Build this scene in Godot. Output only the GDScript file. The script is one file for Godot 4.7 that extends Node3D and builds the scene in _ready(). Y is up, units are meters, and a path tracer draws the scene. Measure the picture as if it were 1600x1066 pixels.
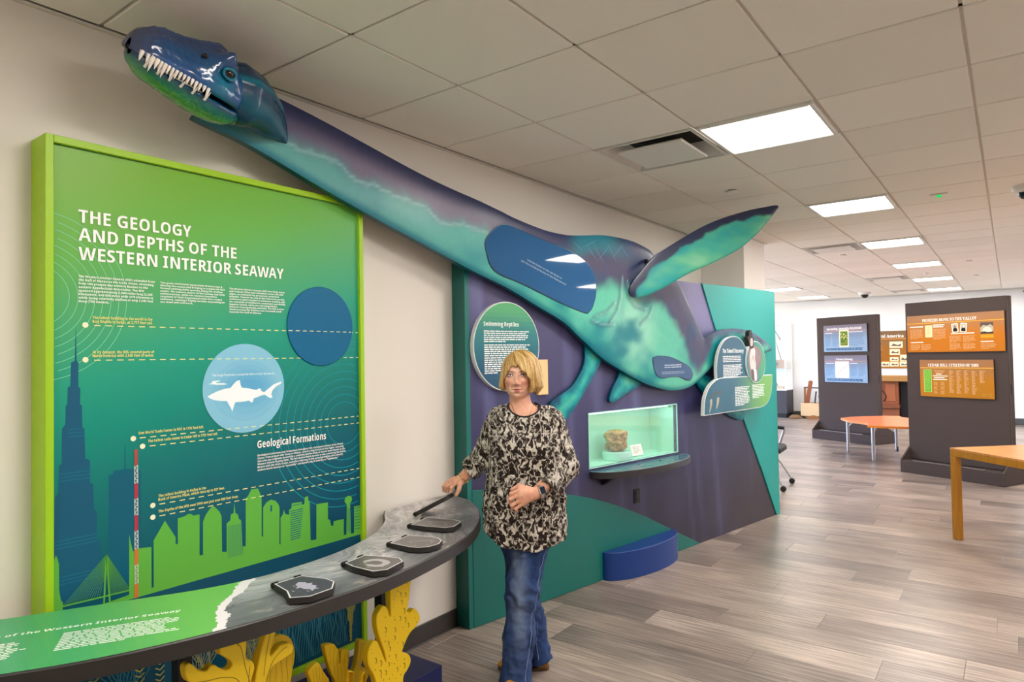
extends Node3D
# A museum gallery: a long-necked sea reptile sculpture over exhibit panels, a curved reading counter and a visitor.

const CEIL := 2.789
const TILE := 0.61

# ---------- mesh builder ----------
class Mb:
	var v := PackedVector3Array()
	var n := PackedVector3Array()
	var c := PackedColorArray()
	var t := PackedVector2Array()
	var ix := PackedInt32Array()
	var col := Color(1, 1, 1)
	var xf := Transform3D()

	func put(p: Vector3, nn: Vector3, uv := Vector2.ZERO) -> int:
		v.append(xf * p)
		n.append((xf.basis * nn).normalized())
		c.append(col)
		t.append(uv)
		return v.size() - 1

	func tri_i(a: int, b: int, d: int) -> void:
		var g := (v[b] - v[a]).cross(v[d] - v[a])
		if g.dot(n[a] + n[b] + n[d]) > 0.0:
			ix.append(a); ix.append(d); ix.append(b)
		else:
			ix.append(a); ix.append(b); ix.append(d)

	func quad_i(a: int, b: int, d: int, e: int) -> void:
		tri_i(a, b, d)
		tri_i(a, d, e)

	func face(pts: Array, nn: Vector3) -> void:
		var k := []
		for p in pts:
			k.append(put(p, nn))
		for i in range(1, k.size() - 1):
			tri_i(k[0], k[i], k[i + 1])

	func quad(a: Vector3, b: Vector3, d: Vector3, e: Vector3) -> void:
		var nn := (b - a).cross(e - a).normalized()
		var k := [put(a, nn, Vector2(0, 0)), put(b, nn, Vector2(1, 0)), put(d, nn, Vector2(1, 1)), put(e, nn, Vector2(0, 1))]
		quad_i(k[0], k[1], k[2], k[3])

	# box with chamfered edges
	func box(at: Vector3, s: Vector3, ch := 0.004, turn := Basis()) -> void:
		var keep := xf
		xf = xf * Transform3D(turn, at)
		var h := s * 0.5
		ch = minf(ch, minf(h.x, minf(h.y, h.z)) * 0.9)
		if ch < 0.0005:
			ch = 0.0
		for ax in 3:
			var b := (ax + 1) % 3
			var d := (ax + 2) % 3
			for sg in [-1.0, 1.0]:
				var q := []
				for m in [[-1, -1], [1, -1], [1, 1], [-1, 1]]:
					var p := Vector3()
					p[ax] = sg * h[ax]
					p[b] = m[0] * (h[b] - ch)
					p[d] = m[1] * (h[d] - ch)
					q.append(p)
				var nn := Vector3()
				nn[ax] = sg
				face(q, nn)
		if ch > 0.0:
			for ax in 3:
				var b := (ax + 1) % 3
				var d := (ax + 2) % 3
				for sb in [-1.0, 1.0]:
					for sd in [-1.0, 1.0]:
						var q := []
						for m in [[-1, 0], [1, 0], [1, 1], [-1, 1]]:
							var p := Vector3()
							p[ax] = m[0] * (h[ax] - ch)
							p[b] = sb * (h[b] - (ch if m[1] else 0.0))
							p[d] = sd * (h[d] - (0.0 if m[1] else ch))
							q.append(p)
						var nn := Vector3()
						nn[b] = sb
						nn[d] = sd
						face(q, nn.normalized())
			for sx in [-1.0, 1.0]:
				for sy in [-1.0, 1.0]:
					for sz in [-1.0, 1.0]:
						var nn := Vector3(sx, sy, sz)
						face([nn * Vector3(h.x, h.y - ch, h.z - ch), nn * Vector3(h.x - ch, h.y, h.z - ch), nn * Vector3(h.x - ch, h.y - ch, h.z)], nn.normalized())
		xf = keep

	func bar(a: Vector3, b: Vector3, w: float, d: float, up := Vector3.UP, ch := 0.003) -> void:
		var z := (b - a).normalized()
		var x := up.cross(z)
		if x.length() < 0.01:
			x = Vector3.RIGHT.cross(z)
		x = x.normalized()
		box((a + b) * 0.5, Vector3(w, d, a.distance_to(b)), ch, Basis(x, z.cross(x), z))

	# flat filled polygon in the xy plane at height z
	func poly(p: PackedVector2Array, z := 0.0, up := 1.0) -> void:
		var tr := Geometry2D.triangulate_polygon(p)
		var first := v.size()
		for q in p:
			put(Vector3(q.x, q.y, z), Vector3(0, 0, up), q)
		for i in range(0, tr.size(), 3):
			tri_i(first + tr[i], first + tr[i + 1], first + tr[i + 2])

	# plate with the outline p, its back at z = 0 and its front at depth, with a bevel on the front edge
	func plate(p: PackedVector2Array, depth: float, bevel := 0.003, back := true) -> void:
		var m := p.size()
		if m > 2 and Geometry2D.is_polygon_clockwise(p):
			p = p.duplicate()
			p.reverse()
		var nor := PackedVector2Array()
		var inn := PackedVector2Array()
		for i in m:
			var e1 := (p[i] - p[(i + m - 1) % m]).normalized()
			var e2 := (p[(i + 1) % m] - p[i]).normalized()
			var b := Vector2(e1.y + e2.y, -e1.x - e2.x)
			b = b.normalized() if b.length() > 0.05 else Vector2(e1.y, -e1.x)
			nor.append(b)
			inn.append(p[i] - b * bevel)
		poly(inn if bevel > 0.0 else p, depth)
		if back:
			poly(p, 0.0, -1.0)
		for i in m:
			var j := (i + 1) % m
			var e := (p[j] - p[i]).normalized()
			var f := Vector2(e.y, -e.x)
			var na := nor[i] if nor[i].dot(f) > 0.8 else f
			var nb := nor[j] if nor[j].dot(f) > 0.8 else f
			var a := Vector3(na.x, na.y, 0)
			var b := Vector3(nb.x, nb.y, 0)
			var top := depth - bevel
			quad_i(put(Vector3(p[i].x, p[i].y, 0), a), put(Vector3(p[j].x, p[j].y, 0), b), put(Vector3(p[j].x, p[j].y, top), b), put(Vector3(p[i].x, p[i].y, top), a))
			if bevel > 0.0:
				a.z = 1
				b.z = 1
				quad_i(put(Vector3(p[i].x, p[i].y, top), a), put(Vector3(p[j].x, p[j].y, top), b), put(Vector3(inn[j].x, inn[j].y, depth), b), put(Vector3(inn[i].x, inn[i].y, depth), a))

	# smooth sheet through rows of points; wrap closes each row
	func sheet(rows: Array, wrap := false, cols = null) -> void:
		var R := rows.size()
		var K: int = rows[0].size()
		var base := v.size()
		for i in R:
			for j in K:
				var a: Vector3 = rows[i][(j + 1) % K if wrap else mini(j + 1, K - 1)] - rows[i][(j + K - 1) % K if wrap else maxi(j - 1, 0)]
				var b: Vector3 = rows[mini(i + 1, R - 1)][j] - rows[maxi(i - 1, 0)][j]
				var g := a.cross(b)
				if g.length() < 1e-12:
					var i2 := clampi(i, 1, R - 2)
					g = (rows[i2][(j + 1) % K if wrap else mini(j + 1, K - 1)] - rows[i2][(j + K - 1) % K if wrap else maxi(j - 1, 0)]).cross(rows[i2 + 1][j] - rows[i2 - 1][j])
				if cols != null:
					col = cols[i][j]
				put(rows[i][j], g.normalized() if g.length() > 1e-14 else Vector3.UP, Vector2(j / float(K - 1), i / float(R - 1)))
		for i in R - 1:
			for j in (K if wrap else K - 1):
				var j2 := (j + 1) % K
				quad_i(base + i * K + j, base + i * K + j2, base + (i + 1) * K + j2, base + (i + 1) * K + j)

	# round tube along points with radii; ends closed with domes of one ring
	func tube(p: Array, r, sides := 12, caps := true) -> void:
		var rows := []
		var m := p.size()
		var x := Vector3()
		for i in m:
			var d: Vector3 = (p[mini(i + 1, m - 1)] - p[maxi(i - 1, 0)]).normalized()
			if i == 0:
				x = d.cross(Vector3.UP if absf(d.y) < 0.9 else Vector3.RIGHT).normalized()
			else:
				x = (x - d * x.dot(d)).normalized()
			var y := d.cross(x)
			var rad: float = r if r is float else r[i]
			if i == 0 and caps:
				rows.append(ring(p[0] - d * rad * 0.25, x, y, 0.0005, sides))
				rows.append(ring(p[0] - d * rad * 0.2, x, y, rad * 0.7, sides))
			rows.append(ring(p[i], x, y, rad, sides))
			if i == m - 1 and caps:
				rows.append(ring(p[i] + d * rad * 0.2, x, y, rad * 0.7, sides))
				rows.append(ring(p[i] + d * rad * 0.25, x, y, 0.0005, sides))
		outward(rows)

	func ring(at: Vector3, x: Vector3, y: Vector3, r: float, sides: int) -> Array:
		var o := []
		for k in sides:
			var a := TAU * k / sides
			o.append(at + x * cos(a) * r + y * sin(a) * r)
		return o

	# closed rings whose normals must look away from the ring centres
	func outward(rows: Array, cols = null) -> void:
		var i := rows.size() / 2
		var K: int = rows[0].size()
		var mid := Vector3()
		for q in rows[i]:
			mid += q / K
		var a: Vector3 = rows[i][1] - rows[i][K - 1]
		var b: Vector3 = rows[mini(i + 1, rows.size() - 1)][0] - rows[maxi(i - 1, 0)][0]
		if a.cross(b).dot(rows[i][0] - mid) < 0:
			var r2 := []
			var c2 := []
			for k in rows.size():
				var q: Array = rows[k].duplicate()
				q.reverse()
				r2.append(q)
				if cols != null:
					var w: Array = cols[k].duplicate()
					w.reverse()
					c2.append(w)
			rows = r2
			cols = c2 if cols != null else null
		sheet(rows, true, cols)

	# turned shape: profile of (radius, height) about the y axis
	func lathe(prof: Array, sides := 24) -> void:
		var rows := []
		for q in prof:
			rows.append(ring(Vector3(0, q.y, 0), Vector3.RIGHT, Vector3.BACK, maxf(q.x, 0.0004), sides))
		outward(rows)

	func ball(at: Vector3, r: Vector3, sides := 16) -> void:
		var rows := []
		for i in sides / 2 + 1:
			var a := -PI / 2 + PI * i / (sides / 2)
			var row := []
			for k in sides:
				var b := TAU * k / sides
				row.append(at + Vector3(cos(a) * cos(b), sin(a), cos(a) * sin(b)) * r)
			rows.append(row)
		outward(rows)

	func mesh() -> ArrayMesh:
		var a := []
		a.resize(Mesh.ARRAY_MAX)
		a[Mesh.ARRAY_VERTEX] = v
		a[Mesh.ARRAY_NORMAL] = n
		a[Mesh.ARRAY_COLOR] = c
		a[Mesh.ARRAY_TEX_UV] = t
		a[Mesh.ARRAY_INDEX] = ix
		var m := ArrayMesh.new()
		m.add_surface_from_arrays(Mesh.PRIMITIVE_TRIANGLES, a)
		return m


# ---------- flat print: shapes and lettering laid over each other in one frame ----------
class Print:
	var m := Mb.new()
	var z := 0.0
	var step := 0.00002
	static var letters := {}
	static var faces := {}

	func _init(frame: Transform3D, lift := 0.0004):
		m.xf = frame
		z = lift

	func poly(p, color: Color) -> void:
		m.col = color
		m.poly(p if p is PackedVector2Array else Print.pts(p), z)
		z += step

	static func pts(a: Array) -> PackedVector2Array:
		var o := PackedVector2Array()
		if a.size() and a[0] is Vector2:
			return PackedVector2Array(a)
		for i in range(0, a.size() - 1, 2):
			o.append(Vector2(a[i], a[i + 1]))
		return o

	func rect(x: float, y: float, w: float, h: float, color: Color) -> void:
		poly([x, y, x + w, y, x + w, y + h, x, y + h], color)

	func blend(x: float, y: float, w: float, h: float, nx: int, ny: int, f: Callable) -> void:   # a rectangle of smoothly varying ink
		var first := m.v.size()
		for j in ny + 1:
			for i in nx + 1:
				var q := Vector2(x + w * i / nx, y + h * j / ny)
				m.col = f.call(q)
				m.put(Vector3(q.x, q.y, z), Vector3(0, 0, 1), q)
		for j in ny:
			for i in nx:
				var a := first + j * (nx + 1) + i
				m.quad_i(a, a + 1, a + nx + 2, a + nx + 1)
		z += step

	static func oval(cx: float, cy: float, rx: float, ry: float, k := 48) -> PackedVector2Array:
		var o := PackedVector2Array()
		for i in k:
			o.append(Vector2(cx + rx * cos(TAU * i / k), cy + ry * sin(TAU * i / k)))
		return o

	func disc(cx: float, cy: float, rx: float, ry: float, color: Color, k := 48) -> void:
		poly(oval(cx, cy, rx, ry, k), color)

	func line(p: PackedVector2Array, w: float, color: Color, shut := false) -> void:
		m.col = color
		var k := p.size()
		for i in (k if shut else k - 1):
			var a := p[i]
			var b := p[(i + 1) % k]
			var e := (b - a).normalized()
			var f := Vector2(-e.y, e.x) * w * 0.5
			if shut or k > 2:
				a -= e * w * 0.2
				b += e * w * 0.2
			m.quad_i(m.put(Vector3(a.x - f.x, a.y - f.y, z), Vector3.BACK), m.put(Vector3(b.x - f.x, b.y - f.y, z), Vector3.BACK), m.put(Vector3(b.x + f.x, b.y + f.y, z), Vector3.BACK), m.put(Vector3(a.x + f.x, a.y + f.y, z), Vector3.BACK))
		z += step

	func dash(a: Vector2, b: Vector2, w: float, on: float, off: float, color: Color) -> void:
		m.col = color
		var e := (b - a).normalized()
		var L := a.distance_to(b)
		var s := 0.0
		while s < L:
			line(PackedVector2Array([a + e * s, a + e * minf(s + on, L)]), w, color)
			z -= step
			s += on + off
		z += step

	static func shape(s: String, face: String, bold: bool, fine: float) -> Array:
		var key := face + str(bold) + str(fine) + s
		if not letters.has(key):
			var fk := face + str(bold)
			if not faces.has(fk):
				var f := SystemFont.new()
				f.font_names = PackedStringArray([face])
				f.font_weight = 700 if bold else 400
				faces[fk] = f
			var t := TextMesh.new()
			t.font = faces[fk]
			t.font_size = 32
			t.pixel_size = 0.01
			t.depth = 0.0
			t.curve_step = fine
			t.text = s
			var a := t.get_mesh_arrays()
			letters[key] = [a[Mesh.ARRAY_VERTEX], a[Mesh.ARRAY_INDEX], t.get_aabb()]
		return letters[key]

	# lettering with its left end and baseline at (x, y), of the width w and with capitals of the height h; lean slants it
	func text(s: String, x: float, y: float, w: float, h: float, color: Color, bold := false, face := "Droid Sans", fine := 6.0) -> void:
		var ref := shape("H", face, bold, 6.0)
		var a := shape(s, face, bold, fine)
		var box: AABB = a[2]
		var rb: AABB = ref[2]
		var sy := h / rb.size.y
		var sx := w / box.size.x if w > 0 else sy
		m.col = color
		var first := m.v.size()
		for p in a[0]:
			m.put(Vector3(x + (p.x - box.position.x) * sx, y + (p.y - rb.position.y) * sy, z), Vector3.BACK)
		var id: PackedInt32Array = a[1]
		for i in range(0, id.size(), 3):
			m.tri_i(first + id[i], first + id[i + 1], first + id[i + 2])
		z += step

	# lettering too small to read: rows of words as fine bars
	func rows(x: float, y: float, w: float, pitch: float, count: int, color: Color, rng: RandomNumberGenerator, last := 0.6, fill := 0.5) -> void:
		m.col = color
		for i in count:
			var L := w * (last if i == count - 1 else rng.randf_range(0.86, 1.0))
			var s := 0.0
			while s < L - pitch * 0.6:
				var word := minf(pitch * rng.randf_range(0.9, 3.6), L - s)
				var yy := y - pitch * i
				m.quad_i(m.put(Vector3(x + s, yy, z), Vector3.BACK), m.put(Vector3(x + s + word, yy, z), Vector3.BACK), m.put(Vector3(x + s + word, yy + pitch * fill, z), Vector3.BACK), m.put(Vector3(x + s, yy + pitch * fill, z), Vector3.BACK))
				s += word + pitch * 0.38
		z += step


# ---------- scene helpers ----------
const ABOUT := {
	"wall_left": "long cream painted wall behind the green panel and the sculpture's neck", "wall_pier": "white pier at the end of the left wall, above the teal wedge",
	"wall_back": "bright white back wall behind the display boards", "wall_side": "white side wall with windows behind the exhibit wall", "wall_return": "white wall returning behind the pier",
	"wall_front": "cream wall behind the viewer", "wall_right": "plain white wall on the room's right, outside the picture", "floor": "grey-brown wood-look plank floor",
	"ceiling": "suspended ceiling of square off-white tiles", "baseboard_left": "dark vinyl baseboard along the left wall by the counter", "baseboard_back": "dark baseboard along the back wall",
	"trim_1": "thin metal wall angle where the left wall meets the ceiling", "trim_2": "thin metal wall angle round the pier and the back wall",
}
var cam: Camera3D
var names := {}
var mats := {}

static func L(hex: String) -> Color:
	return Color.html(hex).srgb_to_linear()

func numbered(s: String) -> String:
	if not names.has(s):
		names[s] = 0
		return s
	names[s] += 1
	return "%s_%03d" % [s, names[s]]

func tag(o: Node, label: String, category: String, group := "") -> Node:
	o.set_meta("label", label)
	o.set_meta("category", category)
	if group != "":
		o.set_meta("group", group)
	return o

func thing(called: String, label: String, category: String, at := Vector3.ZERO, turn := 0.0, group := "") -> Node3D:
	var o := Node3D.new()
	o.name = numbered(called)
	add_child(o)
	o.position = at
	o.rotation.y = turn
	tag(o, label, category, group)
	return o

func put(called: String, mesh, m: Material, parent: Node = null) -> MeshInstance3D:
	var o := MeshInstance3D.new()
	o.name = numbered(called) if parent == null else called
	o.mesh = mesh.mesh() if mesh is Mb else (mesh.m.mesh() if mesh is Print else mesh)
	o.material_override = m
	(self if parent == null else parent).add_child(o, true)
	return o

func struct(called: String, mesh, m: Material, parent: Node = null) -> MeshInstance3D:
	var o := put(called, mesh, m, parent)
	if parent == null:
		o.set_meta("kind", "structure")
		var said: String = ABOUT.get(called, "tall daylight window with a grey metal frame outside the picture")
		o.set_meta("label", said)
		o.set_meta("category", called.get_slice("_", 0))
	return o

func mat(hex: String, rough := 0.6, metal := 0.0, spec := 0.5) -> StandardMaterial3D:
	var key := "%s %s %s %s" % [hex, rough, metal, spec]
	if not mats.has(key):
		var m := StandardMaterial3D.new()
		m.albedo_color = Color.html(hex)
		m.roughness = rough
		m.metallic = metal
		m.metallic_specular = spec
		mats[key] = m
	return mats[key]

func ink(rough := 0.4, spec := 0.5) -> StandardMaterial3D:     # colour comes from the vertices
	var key := "ink %s %s" % [rough, spec]
	if not mats.has(key):
		var m := StandardMaterial3D.new()
		m.vertex_color_use_as_albedo = true
		m.roughness = rough
		m.metallic_specular = spec
		mats[key] = m
	return mats[key]

func noise(f: float, s := 0, octaves := 3) -> FastNoiseLite:
	var k := FastNoiseLite.new()
	k.noise_type = FastNoiseLite.TYPE_SIMPLEX_SMOOTH
	k.frequency = f
	k.seed = s
	k.fractal_octaves = octaves
	return k

func picture(w: int, h: int, f: Callable) -> ImageTexture:    # f(u, v) gives an sRGB colour
	var im := Image.create(w, h, false, Image.FORMAT_RGB8)
	for y in h:
		for x in w:
			im.set_pixel(x, y, f.call(x / float(w), y / float(h)))
	return ImageTexture.create_from_image(im)

func frame2(origin: Vector3, right: Vector3, up := Vector3.UP) -> Transform3D:   # x to the right, y up, z towards the reader
	return Transform3D(Basis(right, up, right.cross(up)), origin)

func smooth(p: PackedVector2Array, per := 4, shut := true) -> PackedVector2Array:  # Catmull-Rom through the points
	var o := PackedVector2Array()
	var k := p.size()
	for i in (k if shut else k - 1):
		var a := p[(i + k - 1) % k] if shut else p[maxi(i - 1, 0)]
		var b := p[i]
		var c := p[(i + 1) % k]
		var d := p[(i + 2) % k] if shut else p[mini(i + 2, k - 1)]
		for s in per:
			o.append(b.cubic_interpolate(c, a, d, s / float(per)))
	if not shut:
		o.append(p[k - 1])
	return o

func P(a: Array) -> PackedVector2Array:
	return Print.pts(a)

func shifted(p: PackedVector2Array, by: Vector2) -> PackedVector2Array:
	var o := PackedVector2Array()
	for q in p:
		o.append(q + by)
	return o

# pixel width of something of the size s at the point p, or 0 outside the frame (only used to decide which floor and ceiling pieces are worth a mesh of their own)
func seen_size(p: Vector3, s: float) -> float:
	var q := cam.transform.affine_inverse() * p
	if q.z > -0.3:
		return 0.0
	var f := 1042.0
	var x := q.x / -q.z * f
	var y := q.y / -q.z * f
	var pad := s / -q.z * f * 0.5
	if absf(x) > 800 + pad or absf(y) > 533 + pad:
		return 0.0
	return s / -q.z * f


func _ready() -> void:
	light_and_camera()
	room()
	geology_panel()
	counter()
	corals()
	exhibit_wall()
	reptile()
	visitor()
	gallery()


func light_and_camera() -> void:
	cam = Camera3D.new()
	cam.name = "camera"
	cam.position = Vector3(2.641, 1.564, 1.648)
	cam.rotation = Vector3(0.02355, 0.64132, -0.01679)
	cam.fov = 54.165
	cam.near = 0.05
	cam.far = 120.0
	add_child(cam)
	cam.current = true
	var env := Environment.new()
	env.background_mode = Environment.BG_SKY
	var sky := Sky.new()
	var sm := ProceduralSkyMaterial.new()
	sm.sky_top_color = Color(0.55, 0.7, 0.95)
	sm.sky_horizon_color = Color(0.88, 0.93, 1.0)
	sm.ground_horizon_color = Color(0.86, 0.86, 0.84)
	sm.ground_bottom_color = Color(0.78, 0.77, 0.74)
	sm.sky_energy_multiplier = 1.0
	sky.sky_material = sm
	env.sky = sky
	env.background_energy_multiplier = 13.0
	env.tonemap_mode = Environment.TONE_MAPPER_LINEAR
	env.tonemap_exposure = 1.38
	env.sdfgi_enabled = true
	env.ssao_enabled = true
	env.ssil_enabled = true
	var we := WorldEnvironment.new()
	we.name = "environment"
	we.environment = env
	add_child(we)

const LAMP_ENERGY := 1.75
const LAMP_GLOW := 6.0

func grid_x(i: float) -> float:
	return 0.675 + 0.6188 * i

func ceiling_panel_lamp(x: float, z: float, label: String) -> void:
	var t := thing("ceiling_light", label, "ceiling light", Vector3(x, CEIL, z), 0.0, "square ceiling light panels")
	var fr := Mb.new()
	for s in [-1, 1]:
		fr.box(Vector3(s * 0.287, 0.002, 0), Vector3(0.022, 0.03, 0.6), 0.003)
		fr.box(Vector3(0, 0.002, s * 0.287), Vector3(0.55, 0.03, 0.022), 0.003)
	put("frame", fr, mat("e8e6e2", 0.5), t)
	var g := StandardMaterial3D.new()
	if not mats.has("lamp"):
		g.albedo_color = Color(0.9, 0.9, 0.88)
		g.emission_enabled = true
		g.emission = Color(1.0, 0.98, 0.955)
		g.emission_energy_multiplier = LAMP_GLOW
		mats["lamp"] = g
	var d := Mb.new()
	d.box(Vector3(0, 0.006, 0), Vector3(0.553, 0.012, 0.553), 0.004)
	put("diffuser", d, mats["lamp"], t)
	var a := AreaLight3D.new()
	a.name = "area_light"
	a.area_size = Vector2(0.54, 0.54)
	a.light_color = Color(1.0, 0.975, 0.945)
	a.light_energy = LAMP_ENERGY
	a.shadow_enabled = true
	a.rotation.x = -PI / 2
	a.position.y = -0.012
	t.add_child(a)

func diffuser(x: float, z: float, label: String) -> void:
	var t := thing("air_diffuser", label, "air vent", Vector3(x, CEIL, z), 0.0, "square ceiling air diffusers")
	var white := mat("d9d5cf", 0.5)
	var pan := Mb.new()     # recess the plaque hangs in
	for s in [-1, 1]:
		pan.quad(Vector3(s * 0.285, 0.0, -0.285), Vector3(s * 0.285, 0.0, 0.285), Vector3(s * 0.22, 0.09, 0.22), Vector3(s * 0.22, 0.09, -0.22))
		pan.quad(Vector3(-0.285, 0.0, s * 0.285), Vector3(0.285, 0.0, s * 0.285), Vector3(0.22, 0.09, s * 0.22), Vector3(-0.22, 0.09, s * 0.22))
	put("recess", pan, white, t)
	var neck := Mb.new()
	neck.box(Vector3(0, 0.095, 0), Vector3(0.44, 0.01, 0.44), 0.0)
	put("duct_opening", neck, mat("2a2724", 0.9), t)
	var lip := Mb.new()
	for s in [-1, 1]:
		lip.box(Vector3(s * 0.292, 0.0, 0), Vector3(0.016, 0.012, 0.6), 0.002)
		lip.box(Vector3(0, 0.0, s * 0.292), Vector3(0.57, 0.012, 0.016), 0.002)
	put("frame", lip, white, t)
	var pl := Mb.new()
	pl.box(Vector3(0, -0.012, 0), Vector3(0.41, 0.016, 0.41), 0.006)
	put("plaque", pl, mat("e2ddd6", 0.5), t)

func room() -> void:
	var rng := RandomNumberGenerator.new()
	rng.seed = 11
	# walls
	var paint := mat("e6ded4", 0.62, 0.0, 0.4)
	var far := mat("e9e9ea", 0.7)
	var w := Mb.new()
	w.box(Vector3(-0.1, 1.45, -0.95), Vector3(0.2, 2.9, 8.7), 0.0)
	struct("wall_left", w, paint)
	w = Mb.new()
	w.box(Vector3(0.065, 1.45, -5.7), Vector3(0.77, 2.9, 0.73), 0.003)
	struct("wall_pier", w, mat("ece6df", 0.62))
	w = Mb.new()
	w.box(Vector3(4.4, 1.45, 3.4), Vector3(9.2, 2.9, 0.2), 0.0)
	struct("wall_front", w, paint)
	w = Mb.new()
	w.box(Vector3(8.6, 1.45, -6.15), Vector3(0.2, 2.9, 19.3), 0.0)
	struct("wall_right", w, far)
	w = Mb.new()
	w.box(Vector3(-2.35, 1.45, -5.75), Vector3(4.5, 2.9, 0.2), 0.0)
	struct("wall_return", w, far)
	# the back wall and the side wall behind the exhibit wall have tall windows outside the picture
	var k := 1
	w = Mb.new()
	w.box(Vector3(-0.5, 1.45, -15.7), Vector3(9.0, 2.9, 0.2), 0.0)
	w.box(Vector3(6.35, 0.075, -15.7), Vector3(4.7, 0.15, 0.2), 0.0)
	w.box(Vector3(6.35, 2.8, -15.7), Vector3(4.7, 0.2, 0.2), 0.0)
	for i in 4:
		w.box(Vector3([4.25, 5.66, 6.86, 8.14][i], 1.425, -15.7), Vector3([0.58, 0.16, 0.16, 1.12][i], 2.55, 0.2), 0.0)
	struct("wall_back", w, far)
	for i in 3:
		_window(k, Vector3(4.76 + 0.3 + 1.2 * i, 1.425, -15.7), Vector3(1, 0, 0), 1.04)
		k += 1
	w = Mb.new()
	w.box(Vector3(-4.6, 0.075, -10.6), Vector3(0.2, 0.15, 10.2), 0.0)
	w.box(Vector3(-4.6, 2.8, -10.6), Vector3(0.2, 0.2, 10.2), 0.0)
	for i in 5:
		w.box(Vector3(-4.6, 1.425, -5.75 - 2.4 * i), Vector3(0.2, 2.55, 0.5), 0.0)
	struct("wall_side", w, far)
	for i in 4:
		_window(k, Vector3(-4.6, 1.425, -6.95 - 2.4 * i), Vector3(0, 0, 1), 1.9)
		k += 1
	# baseboards
	var vinyl := mat("3a3431", 0.5)
	w = Mb.new()
	w.box(Vector3(0.006, 0.05, 0.34), Vector3(0.012, 0.1, 3.3), 0.003)
	w.box(Vector3(0.014, 0.004, 0.34), Vector3(0.02, 0.008, 3.3), 0.003)
	struct("baseboard_left", w, vinyl)
	w = Mb.new()
	w.box(Vector3(2.0, 0.06, -15.594), Vector3(13.0, 0.12, 0.012), 0.003)
	struct("baseboard_back", w, mat("4c4f52", 0.5))
	# wall angle under the ceiling edge
	w = Mb.new()
	w.box(Vector3(0.012, CEIL - 0.004, -0.95), Vector3(0.024, 0.006, 8.6), 0.001)
	w.box(Vector3(0.002, CEIL + 0.01, -0.95), Vector3(0.004, 0.03, 8.6), 0.0)
	struct("trim_1", w, mat("d8d2c8", 0.5))
	w = Mb.new()
	w.box(Vector3(0.462, CEIL - 0.004, -5.7), Vector3(0.024, 0.006, 0.77), 0.001)
	w.box(Vector3(2.0, CEIL - 0.004, -15.588), Vector3(13.0, 0.006, 0.024), 0.001)
	struct("trim_2", w, mat("d8d2c8", 0.5))
	ceiling(rng)
	floor_planks(rng)

func _window(k: int, at: Vector3, along: Vector3, width: float) -> void:
	var fr := Mb.new()
	var turn := Basis(along, Vector3.UP, along.cross(Vector3.UP))
	fr.xf = Transform3D(turn, at)
	for s in [-1, 1]:
		fr.box(Vector3(s * (width / 2 - 0.025), 0, 0), Vector3(0.05, 2.55, 0.1), 0.003)
		fr.box(Vector3(0, s * 1.25, 0), Vector3(width - 0.1, 0.05, 0.1), 0.003)
	var o := struct("window_%d" % k, fr, mat("8a8884", 0.4, 0.6))
	if not mats.has("window glass"):
		var glass := StandardMaterial3D.new()
		glass.transparency = BaseMaterial3D.TRANSPARENCY_ALPHA
		glass.albedo_color = Color(0.95, 0.98, 1.0, 0.06)
		glass.roughness = 0.02
		mats["window glass"] = glass
	var pane := Mb.new()
	pane.xf = fr.xf
	pane.box(Vector3.ZERO, Vector3(width - 0.1, 2.45, 0.008), 0.0)
	put("pane", pane, mats["window glass"], o)

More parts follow.
